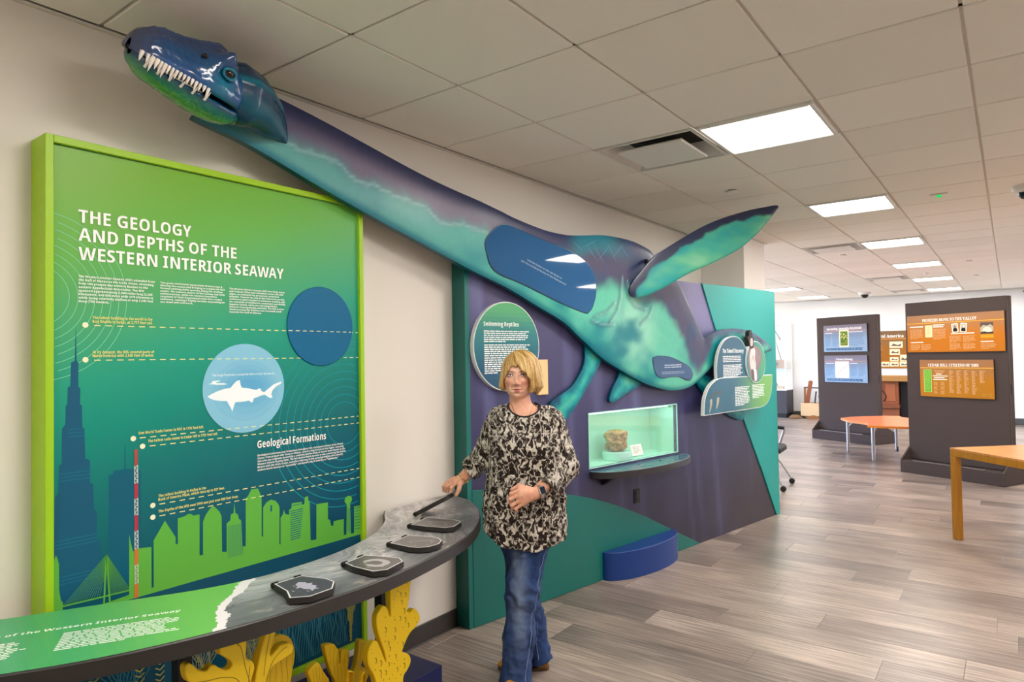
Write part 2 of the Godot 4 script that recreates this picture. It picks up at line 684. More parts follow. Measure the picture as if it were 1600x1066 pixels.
func ceiling(rng: RandomNumberGenerator) -> void:
	var slab := Mb.new()
	slab.box(Vector3(2.0, CEIL + 0.16, -6.15), Vector3(13.4, 0.1, 19.3), 0.0)
	var top := struct("ceiling", slab, mat("9a958d", 0.8))
	# lamps and vents by grid cell: column i between tees i and i+1, row j from z = -j*TILE to the next
	var lamp_cells := {}
	var words := ["square light panel nearest in the ceiling, beside the large air diffuser", "second square ceiling light panel from the front, beyond the near diffuser", "third square ceiling light panel, beside the smaller second diffuser", "fourth ceiling light panel of the long row, over the dark display boards", "fifth ceiling light panel of the long row, narrow from afar", "last ceiling light panel of the long row, against the back wall"]
	for k in 6:
		lamp_cells[Vector2i(1, 3 + 4 * k)] = words[k]
	lamp_cells[Vector2i(-3, 19)] = "ceiling light panel just above the top edge of the teal exhibit wall"
	lamp_cells[Vector2i(-3, 23)] = "small far ceiling light panel between the teal wall and the security dome"
	for k in range(-1, 6):
		for i in [4, 8]:
			lamp_cells[Vector2i(i, 3 + 4 * k)] = "square ceiling light panel right of or behind the visible light row"
	lamp_cells[Vector2i(1, -1)] = "square ceiling light panel overhead, in front of the tall green panel"
	lamp_cells[Vector2i(1, -5)] = "square ceiling light panel farther back over the room's near end"
	var vents := {Vector2i(0, 3): "large square ceiling air diffuser beside the nearest light panel", Vector2i(0, 11): "second square ceiling diffuser, beside the third light panel", Vector2i(0, 18): "third ceiling diffuser, far down the room by the fifth light", Vector2i(0, 23): "farthest ceiling diffuser, close to the back wall"}
	var bump := noise(0.9, 5, 3)
	var spk := picture(256, 256, func(u, v):
		var a := bump.get_noise_2d(u * 256.0, v * 256.0) * 0.5 + 0.5
		return Color(a, a, a))
	var tm := []
	for k in 3:
		var m := StandardMaterial3D.new()
		m.albedo_color = [Color.html("efe9df"), Color.html("ece6dc"), Color.html("f1ebe2")][k]
		m.roughness = 0.95
		m.metallic_specular = 0.2
		m.heightmap_enabled = true
		m.heightmap_texture = spk
		m.heightmap_scale = 0.12
		m.uv1_triplanar = true
		m.uv1_world_triplanar = true
		m.uv1_scale = Vector3(2.3, 2.3, 2.3)
		tm.append(m)
	var one := Mb.new()
	one.box(Vector3(0, 0.008, 0), Vector3(0.6188 - 0.012, 0.016, TILE - 0.012), 0.004)
	var tile := one.mesh()
	var edge := Mb.new()
	edge.box(Vector3(0, 0.008, 0), Vector3(0.64, 0.016, TILE - 0.012), 0.004)
	var edge_mesh := edge.mesh()
	var cells := []
	for j in range(-6, 26):
		for i in range(-8, 13):
			var c := Vector2i(i, j)
			var p := Vector3(grid_x(i + 0.5), CEIL, -TILE * (j + 0.5))
			if p.z < -15.5 or p.x > 8.4:
				continue
			if p.z > -5.9 and i < -1:
				continue
			if lamp_cells.has(c):
				ceiling_panel_lamp(p.x, p.z, lamp_cells[c])
				continue
			if vents.has(c):
				diffuser(p.x, p.z, vents[c])
				continue
			if p.x < 0.4 and p.z > -5.9 and p.z < -5.3:
				if i == -1:
					var sl := Mb.new()
					sl.box(Vector3(0, 0.008, 0), Vector3(0.222, 0.016, TILE - 0.012), 0.004)
					put("ceiling_tile", sl, tm[0], top).position = Vector3(0.562, CEIL, p.z)
				continue
			if p.z > -5.9 and i == -1:
				p.x = 0.349       # border tile beside the wall
			cells.append([seen_size(p, 0.6), p, i == -1 and p.z > -5.9])
	cells.sort_custom(func(a, b): return a[0] > b[0])
	var rest := Mb.new()
	for k in cells.size():
		var q: Vector3 = cells[k][1]
		if k < 290 and cells[k][0] > 10.0:
			var o := put("ceiling_tile", edge_mesh if cells[k][2] else tile, tm[rng.randi() % 3], top)
			o.position = q
		else:
			rest.box(q + Vector3(0, 0.008, 0), Vector3(0.607, 0.016, TILE - 0.012), 0.004)
	if rest.v.size():
		put("distant_tiles", rest, tm[0], top).set_meta("kind", "stuff")
	# tee grid behind the tiles
	var tee := Mb.new()
	for i in range(-8, 14):
		var z0 := 3.3 if i >= 0 else -5.9
		tee.box(Vector3(grid_x(i), CEIL + 0.013, (z0 - 15.5) / 2), Vector3(0.024, 0.006, z0 + 15.5), 0.0)
	for j in range(-6, 26):
		var x0 := -4.4 if -TILE * j < -5.9 else 0.0
		tee.box(Vector3((x0 + 8.5) / 2, CEIL + 0.013, -TILE * j), Vector3(8.5 - x0, 0.006, 0.024), 0.0)
	put("ceiling_grid", tee, mat("cfc8bd", 0.5), top)
	# small fittings
	var spots := [[Vector3(0.99, CEIL, -3.365), "round white sprinkler cover plate beyond the large diffuser, above the raised flipper"], [Vector3(0.97, CEIL, -7.64), "round sprinkler cover plate beside the second ceiling diffuser"], [Vector3(1.6, CEIL, -10.85), "round sprinkler cover plate between the fourth and fifth light panels"], [Vector3(2.216, CEIL, -9.5), "small sprinkler cover right of the light row, nearer of two"], [Vector3(2.218, CEIL, -11.82), "small sprinkler cover right of the light row, farther of two"]]
	for s in spots:
		var t := thing("sprinkler_cover", s[1], "sprinkler", s[0], 0.0, "ceiling sprinkler covers")
		var m := Mb.new()
		m.lathe([Vector2(0, -0.022), Vector2(0.036, -0.021), Vector2(0.042, -0.016), Vector2(0.043, -0.008), Vector2(0.034, -0.004)], 24)
		put("plate", m, mat("efeae4", 0.4), t)
		m = Mb.new()
		m.lathe([Vector2(0.034, -0.006), Vector2(0.03, 0.0), Vector2(0.03, 0.006)], 24)
		put("cup", m, mat("8b857d", 0.5), t)
	var ex := thing("occupancy_sensor", "small ceiling fitting with a green glowing lamp, right of the second light", "sensor", Vector3(2.224, CEIL, -4.557))
	var m1 := Mb.new()
	m1.box(Vector3(0, -0.006, 0), Vector3(0.12, 0.012, 0.05), 0.004)
	put("base", m1, mat("e4ddd6", 0.5), ex)
	m1 = Mb.new()
	m1.lathe([Vector2(0, -0.03), Vector2(0.016, -0.026), Vector2(0.02, -0.012), Vector2(0.02, -0.011)], 16)
	var gm := StandardMaterial3D.new()
	gm.albedo_color = Color(0.1, 0.6, 0.3)
	gm.emission_enabled = true
	gm.emission = Color(0.15, 0.9, 0.45)
	gm.emission_energy_multiplier = 0.6
	put("lamp", m1, gm, ex)
	for s in [[Vector3(2.77, CEIL, -4.69), "domed security camera cut by the right edge of the picture", 0.09], [Vector3(0.225, CEIL, -13.97), "dark domed security camera on the far ceiling above the display boards", 0.12]]:
		var t := thing("security_camera", s[1], "security camera", s[0], 0.0, "ceiling dome cameras")
		var m := Mb.new()
		var r: float = s[2]
		m.lathe([Vector2(r, 0.0), Vector2(r, -0.03), Vector2(r * 0.8, -0.05), Vector2(r * 0.62, -0.052)], 28)
		put("housing", m, mat("e6e0da", 0.4), t)
		m = Mb.new()
		m.lathe([Vector2(0, -0.05 - r * 0.6), Vector2(r * 0.35, -0.05 - r * 0.52), Vector2(r * 0.58, -0.05 - r * 0.2), Vector2(r * 0.62, -0.048)], 28)
		put("dome", m, mat("1c1a1a", 0.1), t)

func floor_planks(rng: RandomNumberGenerator) -> void:
	var sub := Mb.new()
	sub.box(Vector3(2.0, -0.06, -6.15), Vector3(13.4, 0.1, 19.3), 0.0)
	var base := struct("floor", sub, mat("5f5650", 0.7))
	var g1 := noise(0.012, 3, 4)
	var g2 := noise(0.06, 9, 2)
	var g3 := noise(0.005, 21, 2)
	var grain := picture(512, 512, func(u, v):
		var x: float = u * 512.0
		var y: float = v * 512.0
		# the streaks run along u; both sides are blended so that the picture repeats
		var a := g1.get_noise_2d(x * 0.35, y * 7.0) * 0.5 + g2.get_noise_2d(x * 0.3, y * 9.0) * 0.32 + g3.get_noise_2d(x, y * 0.8) * 0.22
		var b := g1.get_noise_2d((x - 512.0) * 0.35, y * 7.0) * 0.5 + g2.get_noise_2d((x - 512.0) * 0.3, y * 9.0) * 0.32 + g3.get_noise_2d(x - 512.0, y * 0.8) * 0.22
		a = lerpf(a, b, smoothstep(0.75, 1.0, u))
		var k := 0.78 + 0.46 * a
		return Color(k, k * 0.985, k * 0.965))
	var tones := ["b9a89f", "a89890", "c8b8ae", "9d8f88", "c0afa5", "b0a199", "bdaca1"]
	var pm := []
	for i in tones.size():
		var m := StandardMaterial3D.new()
		m.albedo_color = Color.html(tones[i])
		m.albedo_texture = grain
		m.roughness = 0.33
		m.metallic_specular = 0.5
		m.uv1_triplanar = true
		m.uv1_world_triplanar = true
		m.uv1_scale = Vector3(0.55, 1.0, 1.1)
		m.uv1_offset = Vector3(0.37 * i, 0.0, 0.23 * i)
		pm.append(m)
	var W := 0.2413
	var LEN := 1.2
	var cells := []
	for r in range(-4, 62):
		var z := -1.70 - W * (r - 6) + W * 0.5
		if z < -15.6 or z > 3.2:
			continue
		var left := 0.0 if z > -5.9 else -4.5
		var x := left - rng.randf() * LEN
		while x < 8.4:
			var a := maxf(x, left)
			var b := minf(x + LEN, 8.5)
			if b - a > 0.05:
				var p := Vector3((a + b) / 2, 0, z)
				cells.append([minf(seen_size(p, b - a), 4.0 * seen_size(p, W)), p, b - a, rng.randi() % tones.size()])
			x += LEN
	cells.sort_custom(func(q, s): return q[0] > s[0])
	var meshes := {}
	var rest := []
	for i in tones.size():
		rest.append(Mb.new())
	for k in cells.size():
		var c = cells[k]
		if k < 295 and c[0] > 10.0:
			var key := snappedf(c[2], 0.001)
			if not meshes.has(key):
				var m := Mb.new()
				m.box(Vector3(0, -0.005, 0), Vector3(c[2] - 0.0012, 0.01, W - 0.0012), 0.0012)
				meshes[key] = m.mesh()
			put("plank", meshes[key], pm[c[3]], base).position = c[1]
		else:
			rest[c[3]].box(c[1] + Vector3(0, -0.005, 0), Vector3(c[2] - 0.0012, 0.01, W - 0.0012), 0.0012)
	for i in rest.size():
		if rest[i].v.size():
			put("distant_planks", rest[i], pm[i], base).set_meta("kind", "stuff")


# ---------- the green framed panel about the seaway ----------
func geology_panel() -> void:
	var t := thing("exhibit_panel", "tall lime-framed wall panel about the geology and depths of the seaway", "exhibit panel", Vector3(0, 0, 0.148))
	var lime := mat("9cc90e", 0.45)
	var fr := Mb.new()
	var a := 0.67
	fr.box(Vector3(0.0635, 1.2625, a - 0.0125), Vector3(0.125, 2.125, 0.025), 0.002)
	fr.box(Vector3(0.0635, 1.2625, -a + 0.0125), Vector3(0.125, 2.125, 0.025), 0.002)
	fr.box(Vector3(0.0635, 2.3125, 0), Vector3(0.125, 0.025, 1.29), 0.002)
	fr.box(Vector3(0.0635, 0.2125, 0), Vector3(0.125, 0.025, 1.29), 0.002)
	put("frame", fr, lime, t)
	var bd := Mb.new()
	bd.box(Vector3(0.055, 1.2625, 0), Vector3(0.108, 2.08, 1.292), 0.0)
	put("board", bd, mat("0a5a6a", 0.5), t)
	# print: x from the inner left edge to the right, y is height above the floor
	var f := frame2(Vector3(0.1095, 0, 0.645), Vector3(0, 0, -1))
	var pr := Print.new(f)
	var stops := [[0.0, L("76ae33")], [0.16, L("66b04c")], [0.3, L("4aa870")], [0.42, L("1f9c7f")], [0.54, L("068c7b")], [0.66, L("027673")], [0.78, L("02636e")], [0.9, L("025468")], [1.0, L("034d66")]]
	pr.blend(0.0, 0.226, 1.29, 2.072, 20, 40, func(q: Vector2):
		var k := (2.298 - q.y) / 1.62 + (q.x - 0.45) * 0.17
		k = clampf(k, 0.0, 0.999)
		for i in stops.size() - 1:
			if k <= stops[i + 1][0]:
				return stops[i][1].lerp(stops[i + 1][1], (k - stops[i][0]) / (stops[i + 1][0] - stops[i][0]))
		return stops[-1][1])
	# fine rings
	for k in 9:
		_arcs(pr, Vector2(1.2, 1.264), 0.1 + 0.036 * k, L("0b93a0"), 0.004)
	for k in 8:
		_arcs(pr, Vector2(-0.05, 1.79), 0.1 + 0.026 * k, L("7fd0a2"), 0.0022)
	# dark towers
	var navy := L("0d5878")
	var lo := [0.069, 1.683, 0.066, 1.575, 0.055, 1.569, 0.053, 1.491, 0.045, 1.486, 0.044, 1.431, 0.039, 1.425, 0.038, 1.363, 0.028, 1.350, 0.027, 1.233, 0.019, 1.228, 0.017, 1.137, 0.008, 1.125, 0.005, 0.938, 0.004, 0.774]
	var ro := [0.161, 0.774, 0.159, 0.845, 0.145, 0.856, 0.144, 0.952, 0.132, 0.961, 0.133, 1.057, 0.124, 1.064, 0.122, 1.153, 0.112, 1.157, 0.112, 1.235, 0.098, 1.242, 0.095, 1.343, 0.089, 1.350, 0.088, 1.422, 0.082, 1.428, 0.083, 1.482, 0.077, 1.486, 0.077, 1.569, 0.072, 1.575, 0.070, 1.683]
	pr.poly(lo + ro, navy)
	pr.poly([0.171, 0.78, 0.171, 1.173, 0.186, 1.177, 0.188, 1.188, 0.222, 1.187, 0.224, 1.278, 0.226, 1.278, 0.227, 1.187, 0.266, 1.185, 0.274, 1.180, 0.278, 1.173, 0.277, 0.78], L("0a5d76"))
	for yy in [1.345, 1.2, 0.98, 0.86]:
		for k in 3:
			var w2: float = 0.042 if yy > 1.3 else (0.09 if yy > 1.1 else 0.12)
			pr.line(P([0.068 - w2 * 0.55, yy - 0.012 * k, 0.068 + w2 * 0.55, yy - 0.012 * k]), 0.0022, L("11718c"))
	# discs
	pr.disc(1.071, 1.718, 0.181, 0.181, L("08658f"), 64)
	# green skyline
	var g := L("62b544")
	var builds := [
		[0.237, 0.724, 0.238, 0.954, 0.242, 0.928, 0.251, 0.889, 0.256, 0.899, 0.314, 0.892, 0.314, 0.724],
		[0.322, 0.724, 0.322, 0.913, 0.363, 0.977, 0.402, 0.908, 0.402, 0.882, 0.411, 0.880, 0.410, 0.724],
		[0.410, 0.724, 0.411, 0.976, 0.439, 0.979, 0.448, 0.984, 0.455, 0.984, 0.464, 0.981, 0.470, 0.975, 0.495, 0.974, 0.494, 0.817, 0.508, 0.815, 0.507, 0.724],
		[0.507, 0.724, 0.509, 0.945, 0.520, 0.968, 0.534, 0.985, 0.550, 0.998, 0.565, 0.982, 0.576, 0.969, 0.585, 0.948, 0.586, 0.808, 0.606, 0.803, 0.605, 0.723],
		[0.605, 0.723, 0.606, 0.916, 0.622, 0.926, 0.624, 0.949, 0.636, 0.951, 0.639, 0.992, 0.644, 0.950, 0.654, 0.943, 0.659, 0.924, 0.669, 0.915, 0.673, 0.810, 0.688, 0.806, 0.687, 0.723],
		[0.687, 0.723, 0.690, 1.001, 0.700, 1.009, 0.710, 1.025, 0.716, 1.034, 0.745, 1.032, 0.752, 1.018, 0.757, 1.003, 0.762, 0.993, 0.761, 0.832, 0.768, 0.825, 0.767, 0.723],
		[0.767, 0.723, 0.769, 0.949, 0.784, 0.967, 0.805, 0.975, 0.827, 0.967, 0.841, 0.950, 0.847, 0.934, 0.845, 0.779, 0.851, 0.774, 0.850, 0.723],
		[0.850, 0.723, 0.852, 0.889, 0.863, 0.901, 0.869, 0.920, 0.875, 0.901, 0.894, 0.893, 0.892, 0.723],
		[0.892, 0.723, 0.894, 0.915, 0.906, 0.918, 0.908, 0.940, 0.958, 0.938, 0.961, 0.924, 0.972, 0.925, 0.975, 0.955, 0.992, 0.957, 0.994, 0.936, 1.001, 0.930, 1.004, 0.758, 1.035, 0.755, 1.034, 0.722],
		[1.034, 0.722, 1.037, 0.913, 1.100, 0.909, 1.099, 0.834, 1.111, 0.826, 1.117, 0.799, 1.130, 0.796, 1.131, 0.817, 1.190, 0.815, 1.189, 0.741, 1.204, 0.738, 1.203, 0.722],
		[1.203, 0.722, 1.209, 0.882, 1.228, 0.880, 1.231, 0.737, 1.250, 0.736, 1.250, 0.722],
		[1.250, 0.722, 1.252, 0.862, 1.289, 0.860, 1.289, 0.722],
		[0.0, 0.74, 0.0, 0.909, 0.005, 0.922, 0.010, 0.937, 0.015, 0.924, 0.019, 0.904, 0.019, 0.822, 0.024, 0.787, 0.031, 0.774, 0.028, 0.74]]
	for b in builds:
		pr.poly(b, g)
	pr.disc(1.218, 0.899, 0.022, 0.019, g, 20)
	pr.rect(0.313, 0.724, 0.01, 0.02, g)
	pr.rect(0.1, 0.724, 0.14, 0.012, g)
	var dk := L("04617a")
	for k in 22:      # window rows and dots
		var yy := 0.9 - k * 0.0058
		for j in 8:
			pr.rect(0.612 + 0.0085 * j, yy, 0.0045, 0.0026, dk)
			pr.z -= pr.step
	for k in 14:
		pr.rect(0.9, 0.905 - k * 0.0095, 0.066 - k * 0.0012, 0.0035, dk)
		pr.z -= pr.step
	for k in 8:
		pr.rect(1.256, 0.85 - k * 0.014, 0.03, 0.003, dk)
		pr.z -= pr.step
	pr.rect(0.911, 0.928, 0.045, 0.003, dk)
	pr.rect(0.803, 0.925, 0.008, 0.026, dk)
	for k in 3:
		pr.rect(1.213 + k * 0.0055, 0.75, 0.0018, 0.11, dk)
	# cable bridge
	pr.line(P([0.154, 0.724, 0.163, 0.9, 0.174, 0.724]), 0.0055, g)
	pr.line(P([0.028, 0.764, 0.24, 0.757]), 0.005, g)
	pr.line(P([0.1, 0.728, 0.24, 0.74]), 0.004, g)
	for k in 14:
		pr.line(P([0.03 + 0.0085 * k, 0.765, 0.162, 0.9 - 0.0035 * k]), 0.0011, g)
		pr.line(P([0.24 - 0.0048 * k, 0.758, 0.164, 0.9 - 0.0035 * k]), 0.0011, g)
	# radio tower in bands
	var bands := [[1.253, "a4524a"], [1.196, "c9d2d0"], [1.131, "b23a48"], [1.078, "c9d2d0"], [1.017, "b23a48"], [0.962, "c9d2d0"], [0.897, "d1763a"], [0.842, "c9cfb8"], [0.773, "d1763a"], [0.724, ""]]
	for k in 9:
		var top: float = bands[k][0]
		var bot: float = bands[k + 1][0]
		var cc := L(bands[k][1])
		if k in [1, 3, 5, 7]:
			var q := []
			var m := int((top - bot) / 0.009)
			for j in m + 1:
				q.append(Vector2(0.2565 if j % 2 else 0.267, top - (top - bot) * j / m))
			pr.line(PackedVector2Array(q), 0.0026, cc)
			pr.line(P([0.2565, top, 0.2565, bot]), 0.003, cc)
			pr.line(P([0.267, top, 0.267, bot]), 0.003, cc)
		else:
			pr.rect(0.2555, bot, 0.0125, top - bot, cc)
	# shark disc
	pr.disc(0.6915, 1.453, 0.1825, 0.1825, L("86c3dc"), 64)
	for k in 6:
		var e := k / 5.0
		pr.disc(0.6915 + 0.02 * e, 1.44 + 0.02 * e, 0.17 - 0.11 * e, 0.15 - 0.12 * e, L("86c3dc").lerp(L("5fabd3"), e), 48)
	pr.poly([0.529, 1.427, 0.545, 1.436, 0.569, 1.446, 0.597, 1.454, 0.626, 1.457, 0.638, 1.471, 0.651, 1.483, 0.666, 1.488, 0.668, 1.478, 0.670, 1.466, 0.676, 1.456, 0.706, 1.451, 0.741, 1.443, 0.750, 1.448, 0.761, 1.448, 0.764, 1.438, 0.777, 1.432, 0.795, 1.444, 0.823, 1.463, 0.861, 1.474, 0.858, 1.464, 0.837, 1.455, 0.818, 1.439, 0.811, 1.421, 0.817, 1.408, 0.806, 1.405, 0.790, 1.414, 0.779, 1.422, 0.763, 1.418, 0.728, 1.408, 0.725, 1.396, 0.719, 1.392, 0.706, 1.401, 0.684, 1.398, 0.646, 1.398, 0.642, 1.389, 0.637, 1.374, 0.633, 1.361, 0.627, 1.375, 0.615, 1.395, 0.610, 1.405, 0.584, 1.407, 0.556, 1.412, 0.537, 1.421], L("f2f8fb"))
	pr.poly([0.531, 1.476, 0.547, 1.479, 0.549, 1.487, 0.561, 1.488, 0.581, 1.489, 0.582, 1.486, 0.565, 1.483, 0.567, 1.478, 0.597, 1.477, 0.614, 1.473, 0.597, 1.471, 0.565, 1.472, 0.549, 1.475], L("f2f8fb"))
	var white := L("fbfdf8")
	pr.text("The large Ptychodus compared with a 6 foot tall person.", 0.549, 1.506, 0.282, 0.0085, white, false, "Droid Sans", 16.0)
	# dashed depth lines and their captions
	var cream := L("e9e6a4")
	for d in [[0.125, 1.696, 1.0], [0.125, 1.576, 1.0], [0.274, 1.293, 1.0], [0.309, 1.26, 1.0], [0.343, 1.042, 1.0], [0.343, 0.999, 1.0]]:
		pr.dash(Vector2(d[0], d[1]), Vector2(1.285, d[1] - 0.003), 0.0035, 0.021, 0.016, cream)
	for d in [[0.098, 1.697], [0.098, 1.578], [0.252, 1.293], [0.284, 1.262], [0.319, 1.042], [0.319, 0.999]]:
		pr.disc(d[0], d[1], 0.0095, 0.0095, L("f3f2cf"), 20)
	var cap := [["The tallest building in the world is the", 0.12, 1.7185, 0.2], ["Burj Khalifa in Dubai, at 2,717 feet tall.", 0.12, 1.705, 0.2], ["At its deepest, the WIS covered parts of", 0.12, 1.599, 0.206], ["North America with 2,500 feet of water.", 0.12, 1.5865, 0.206], ["One World Trade Center in NYC is 1776 feet tall.", 0.27, 1.306, 0.242], ["The tallest radio tower in Cedar Hill is 1731 feet tall.", 0.303, 1.2735, 0.267], ["The tallest building in Dallas is the", 0.339, 1.068, 0.182], ["Bank of America Plaza, which rises up to 921 feet.", 0.339, 1.0545, 0.259], ["The depths of the WIS over DFW was just over 800 feet deep.", 0.339, 1.0115, 0.317]]
	for q in cap:
		pr.text(q[0], q[1], q[2], q[3], 0.0098, L("efe98f"), true, "Droid Sans", 12.0)
	# heading and text
	pr.text("THE GEOLOGY", 0.077, 2.047, 0.391, 0.044, white, true, "Droid Sans", 3.0)
	pr.text("AND DEPTHS OF THE", 0.077, 1.984, 0.579, 0.044, white, true, "Droid Sans", 3.0)
	pr.text("WESTERN INTERIOR SEAWAY", 0.077, 1.919, 0.799, 0.044, white, true, "Droid Sans", 3.0)
	var cols := [[0.077, 1.866, 0.0121, 0.252, ["The Western Interior Seaway (WIS) extended from", "the Gulf of Mexico to the Arctic Ocean, stretching", "from the present-day western Rockies to the", "eastern Appalachian Mountains. The WIS", "spanned approximately 2,000 miles long (3,200", "kilometers) and 600 miles wide (970 kilometers),", "while being relatively shallow at only 2,500 feet", "deep (750 meters)."], [1, 0.985, 0.9, 0.85, 0.965, 0.985, 0.975, 0.385]],
		[0.349, 1.865, 0.0102, 0.254, ["Two great continental watersheds drained into it,", "diluting the waters and bringing in eroded silt that", "formed shifting delta systems along the shallow", "coasts. The eastern shores of the Seaway had little", "sedimentation, while the western boundary", "consisted of thick fragmented rocks that eroded", "sediment, making it highly variable depending on", "sea level and sediment."], [0.97, 1, 0.965, 1, 0.87, 0.95, 0.995, 0.49]],
		[0.623, 1.8625, 0.0105, 0.26, ["The Western Interior Seaway (WIS) was likely warm", "and tropical, filled with abundant marine life and", "algae, as indicated by preserved carbonate", "deposits. Towards the end of the Cretaceous period,", "continued uplift resulted in mountain building and", "the elevation of sandbanks (sandstone) and muddy", "lagoons (shale), while the low-lying basins", "between them gradually subsided. The WIS further", "divided across the Dakotas and retreated south", "towards the Gulf of Mexico."], [0.985, 0.955, 0.88, 0.985, 0.985, 1, 0.84, 0.975, 0.925, 0.555]],
		[0.743, 1.1655, 0.0122, 0.46, ["Geological Cretaceous rock formations throughout the continental interior of the United", "States, from present-day Texas to Alberta, record a long history of this region, revealing", "this area was originally covered by a relatively shallow body of marine water known as the", "Western Interior Seaway (WIS). The WIS divided North America in two, connecting the Gulf of", "Mexico with the Arctic Ocean, and when referring to this period geologists often identify", "eastern North America as \"Laramidia\" and western North America as \"Appalachia.\""], [0.965, 0.975, 0.99, 1, 0.965, 0.91]]]
	for q in cols:
		for k in q[4].size():
			pr.text(q[4][k], q[0], q[1] - q[2] * (k + 0.6) if q[0] < 0.7 else q[1] - q[2] * k, q[3] * q[5][k], q[2] * 0.66, white, true, "Droid Sans", 16.0)
	pr.text("Geological Formations", 0.743, 1.2, 0.348, 0.031, white, true, "Droid Sans", 4.0)
	# sea-bed drawings along the foot of the panel
	var rng := RandomNumberGenerator.new()
	rng.seed = 4
	var sk := L("8f9a86")
	var sk2 := L("3f7f93")
	for k in 46:
		var x := 0.72 + 0.0105 * k
		var h := rng.randf_range(0.12, 0.3)
		var q := []
		for j in 9:
			q.append(Vector2(x + sin(j * 1.3 + k) * 0.005, 0.245 + h * j / 8.0))
		pr.line(PackedVector2Array(q), rng.randf_range(0.003, 0.006), sk2)
		if k % 3 == 0:
			pr.line(P([x, 0.245 + h * 0.6, x + 0.012, 0.245 + h * 0.75, x + 0.013, 0.25 + h]), 0.0035, sk2)
	for fan in [[0.22, 0.24, 0.2, 0.4, sk2], [0.5, 0.24, 0.17, 0.36, L("9a9a72")], [0.7, 0.24, 0.13, 0.32, L("9a9a72")], [1.22, 0.24, 0.06, 0.28, L("a9a24e")]]:
		for k in 13:
			var an := lerpf(-0.8, 0.8, k / 12.0)
			var q := []
			for j in 12:
				var e := j / 11.0
				q.append(Vector2(fan[0] + sin(an * e) * fan[2] * e * 1.1 + 0.006 * sin(j * 2.0 + k), fan[1] + fan[3] * e * cos(an * 0.8)))
			pr.line(PackedVector2Array(q), 0.0036, fan[4])
		for k in 260:
			var an := rng.randf_range(-0.8, 0.8)
			var e := sqrt(rng.randf())
			pr.disc(fan[0] + sin(an * e) * fan[2] * e * 1.1, fan[1] + fan[3] * e * cos(an * 0.8), 0.0026, 0.0026, fan[4], 6)
			pr.z -= pr.step
	for k in 60:      # anemone
		var an := rng.randf_range(-1.2, 1.2)
		var b := Vector2(0.78 + rng.randf_range(-0.09, 0.09), 0.25)
		var q := []
		for j in 6:
			var e := j / 5.0
			q.append(b + Vector2(sin(an) * 0.07 * e + 0.006 * sin(j * 2.2 + k), 0.1 * e * cos(an)))
		pr.line(PackedVector2Array(q), 0.004, L("b9ae4a"))
	for q in [[0.27, 0.52], [0.34, 0.5], [0.4, 0.47], [0.12, 0.5]]:
		for j in 7:
			pr.line(P([q[0], q[1] - 0.02 * j, q[0] - 0.016, q[1] + 0.012 - 0.02 * j]), 0.004, L("b9ae4a"))
			pr.line(P([q[0], q[1] - 0.02 * j, q[0] + 0.016, q[1] + 0.012 - 0.02 * j]), 0.004, L("b9ae4a"))
	put("printed_graphic", pr, ink(0.38, 0.4), t)
	# a glossy insert disc with a dark rim
	var d := Mb.new()
	d.xf = f
	d.xf.origin += Vector3(0.0005, 0, 0)
	d.plate(shifted(Print.oval(0, 0, 0.181, 0.181, 64), Vector2(1.071, 1.718)), 0.006, 0.002)
	put("round_insert", d, mat("08658f", 0.3, 0.0, 0.35), t)
	var d2 := Print.new(f, 0.0075)
	d2.dash(Vector2(0.895, 1.695), Vector2(1.24, 1.694), 0.0035, 0.021, 0.016, cream)
	put("dashed_line", d2, ink(0.3), t)

func _arcs(pr: Print, c: Vector2, r: float, color: Color, w: float) -> void:
	var q := PackedVector2Array()
	for i in 97:
		var p := c + Vector2(cos(TAU * i / 96), sin(TAU * i / 96)) * r
		if p.x > 0.003 and p.x < 1.287 and p.y > 0.23:
			q.append(p)
		else:
			if q.size() > 1:
				pr.line(q, w, color)
				pr.z -= pr.step
			q = PackedVector2Array()
	if q.size() > 1:
		pr.line(q, w, color)
	else:
		pr.z += pr.step


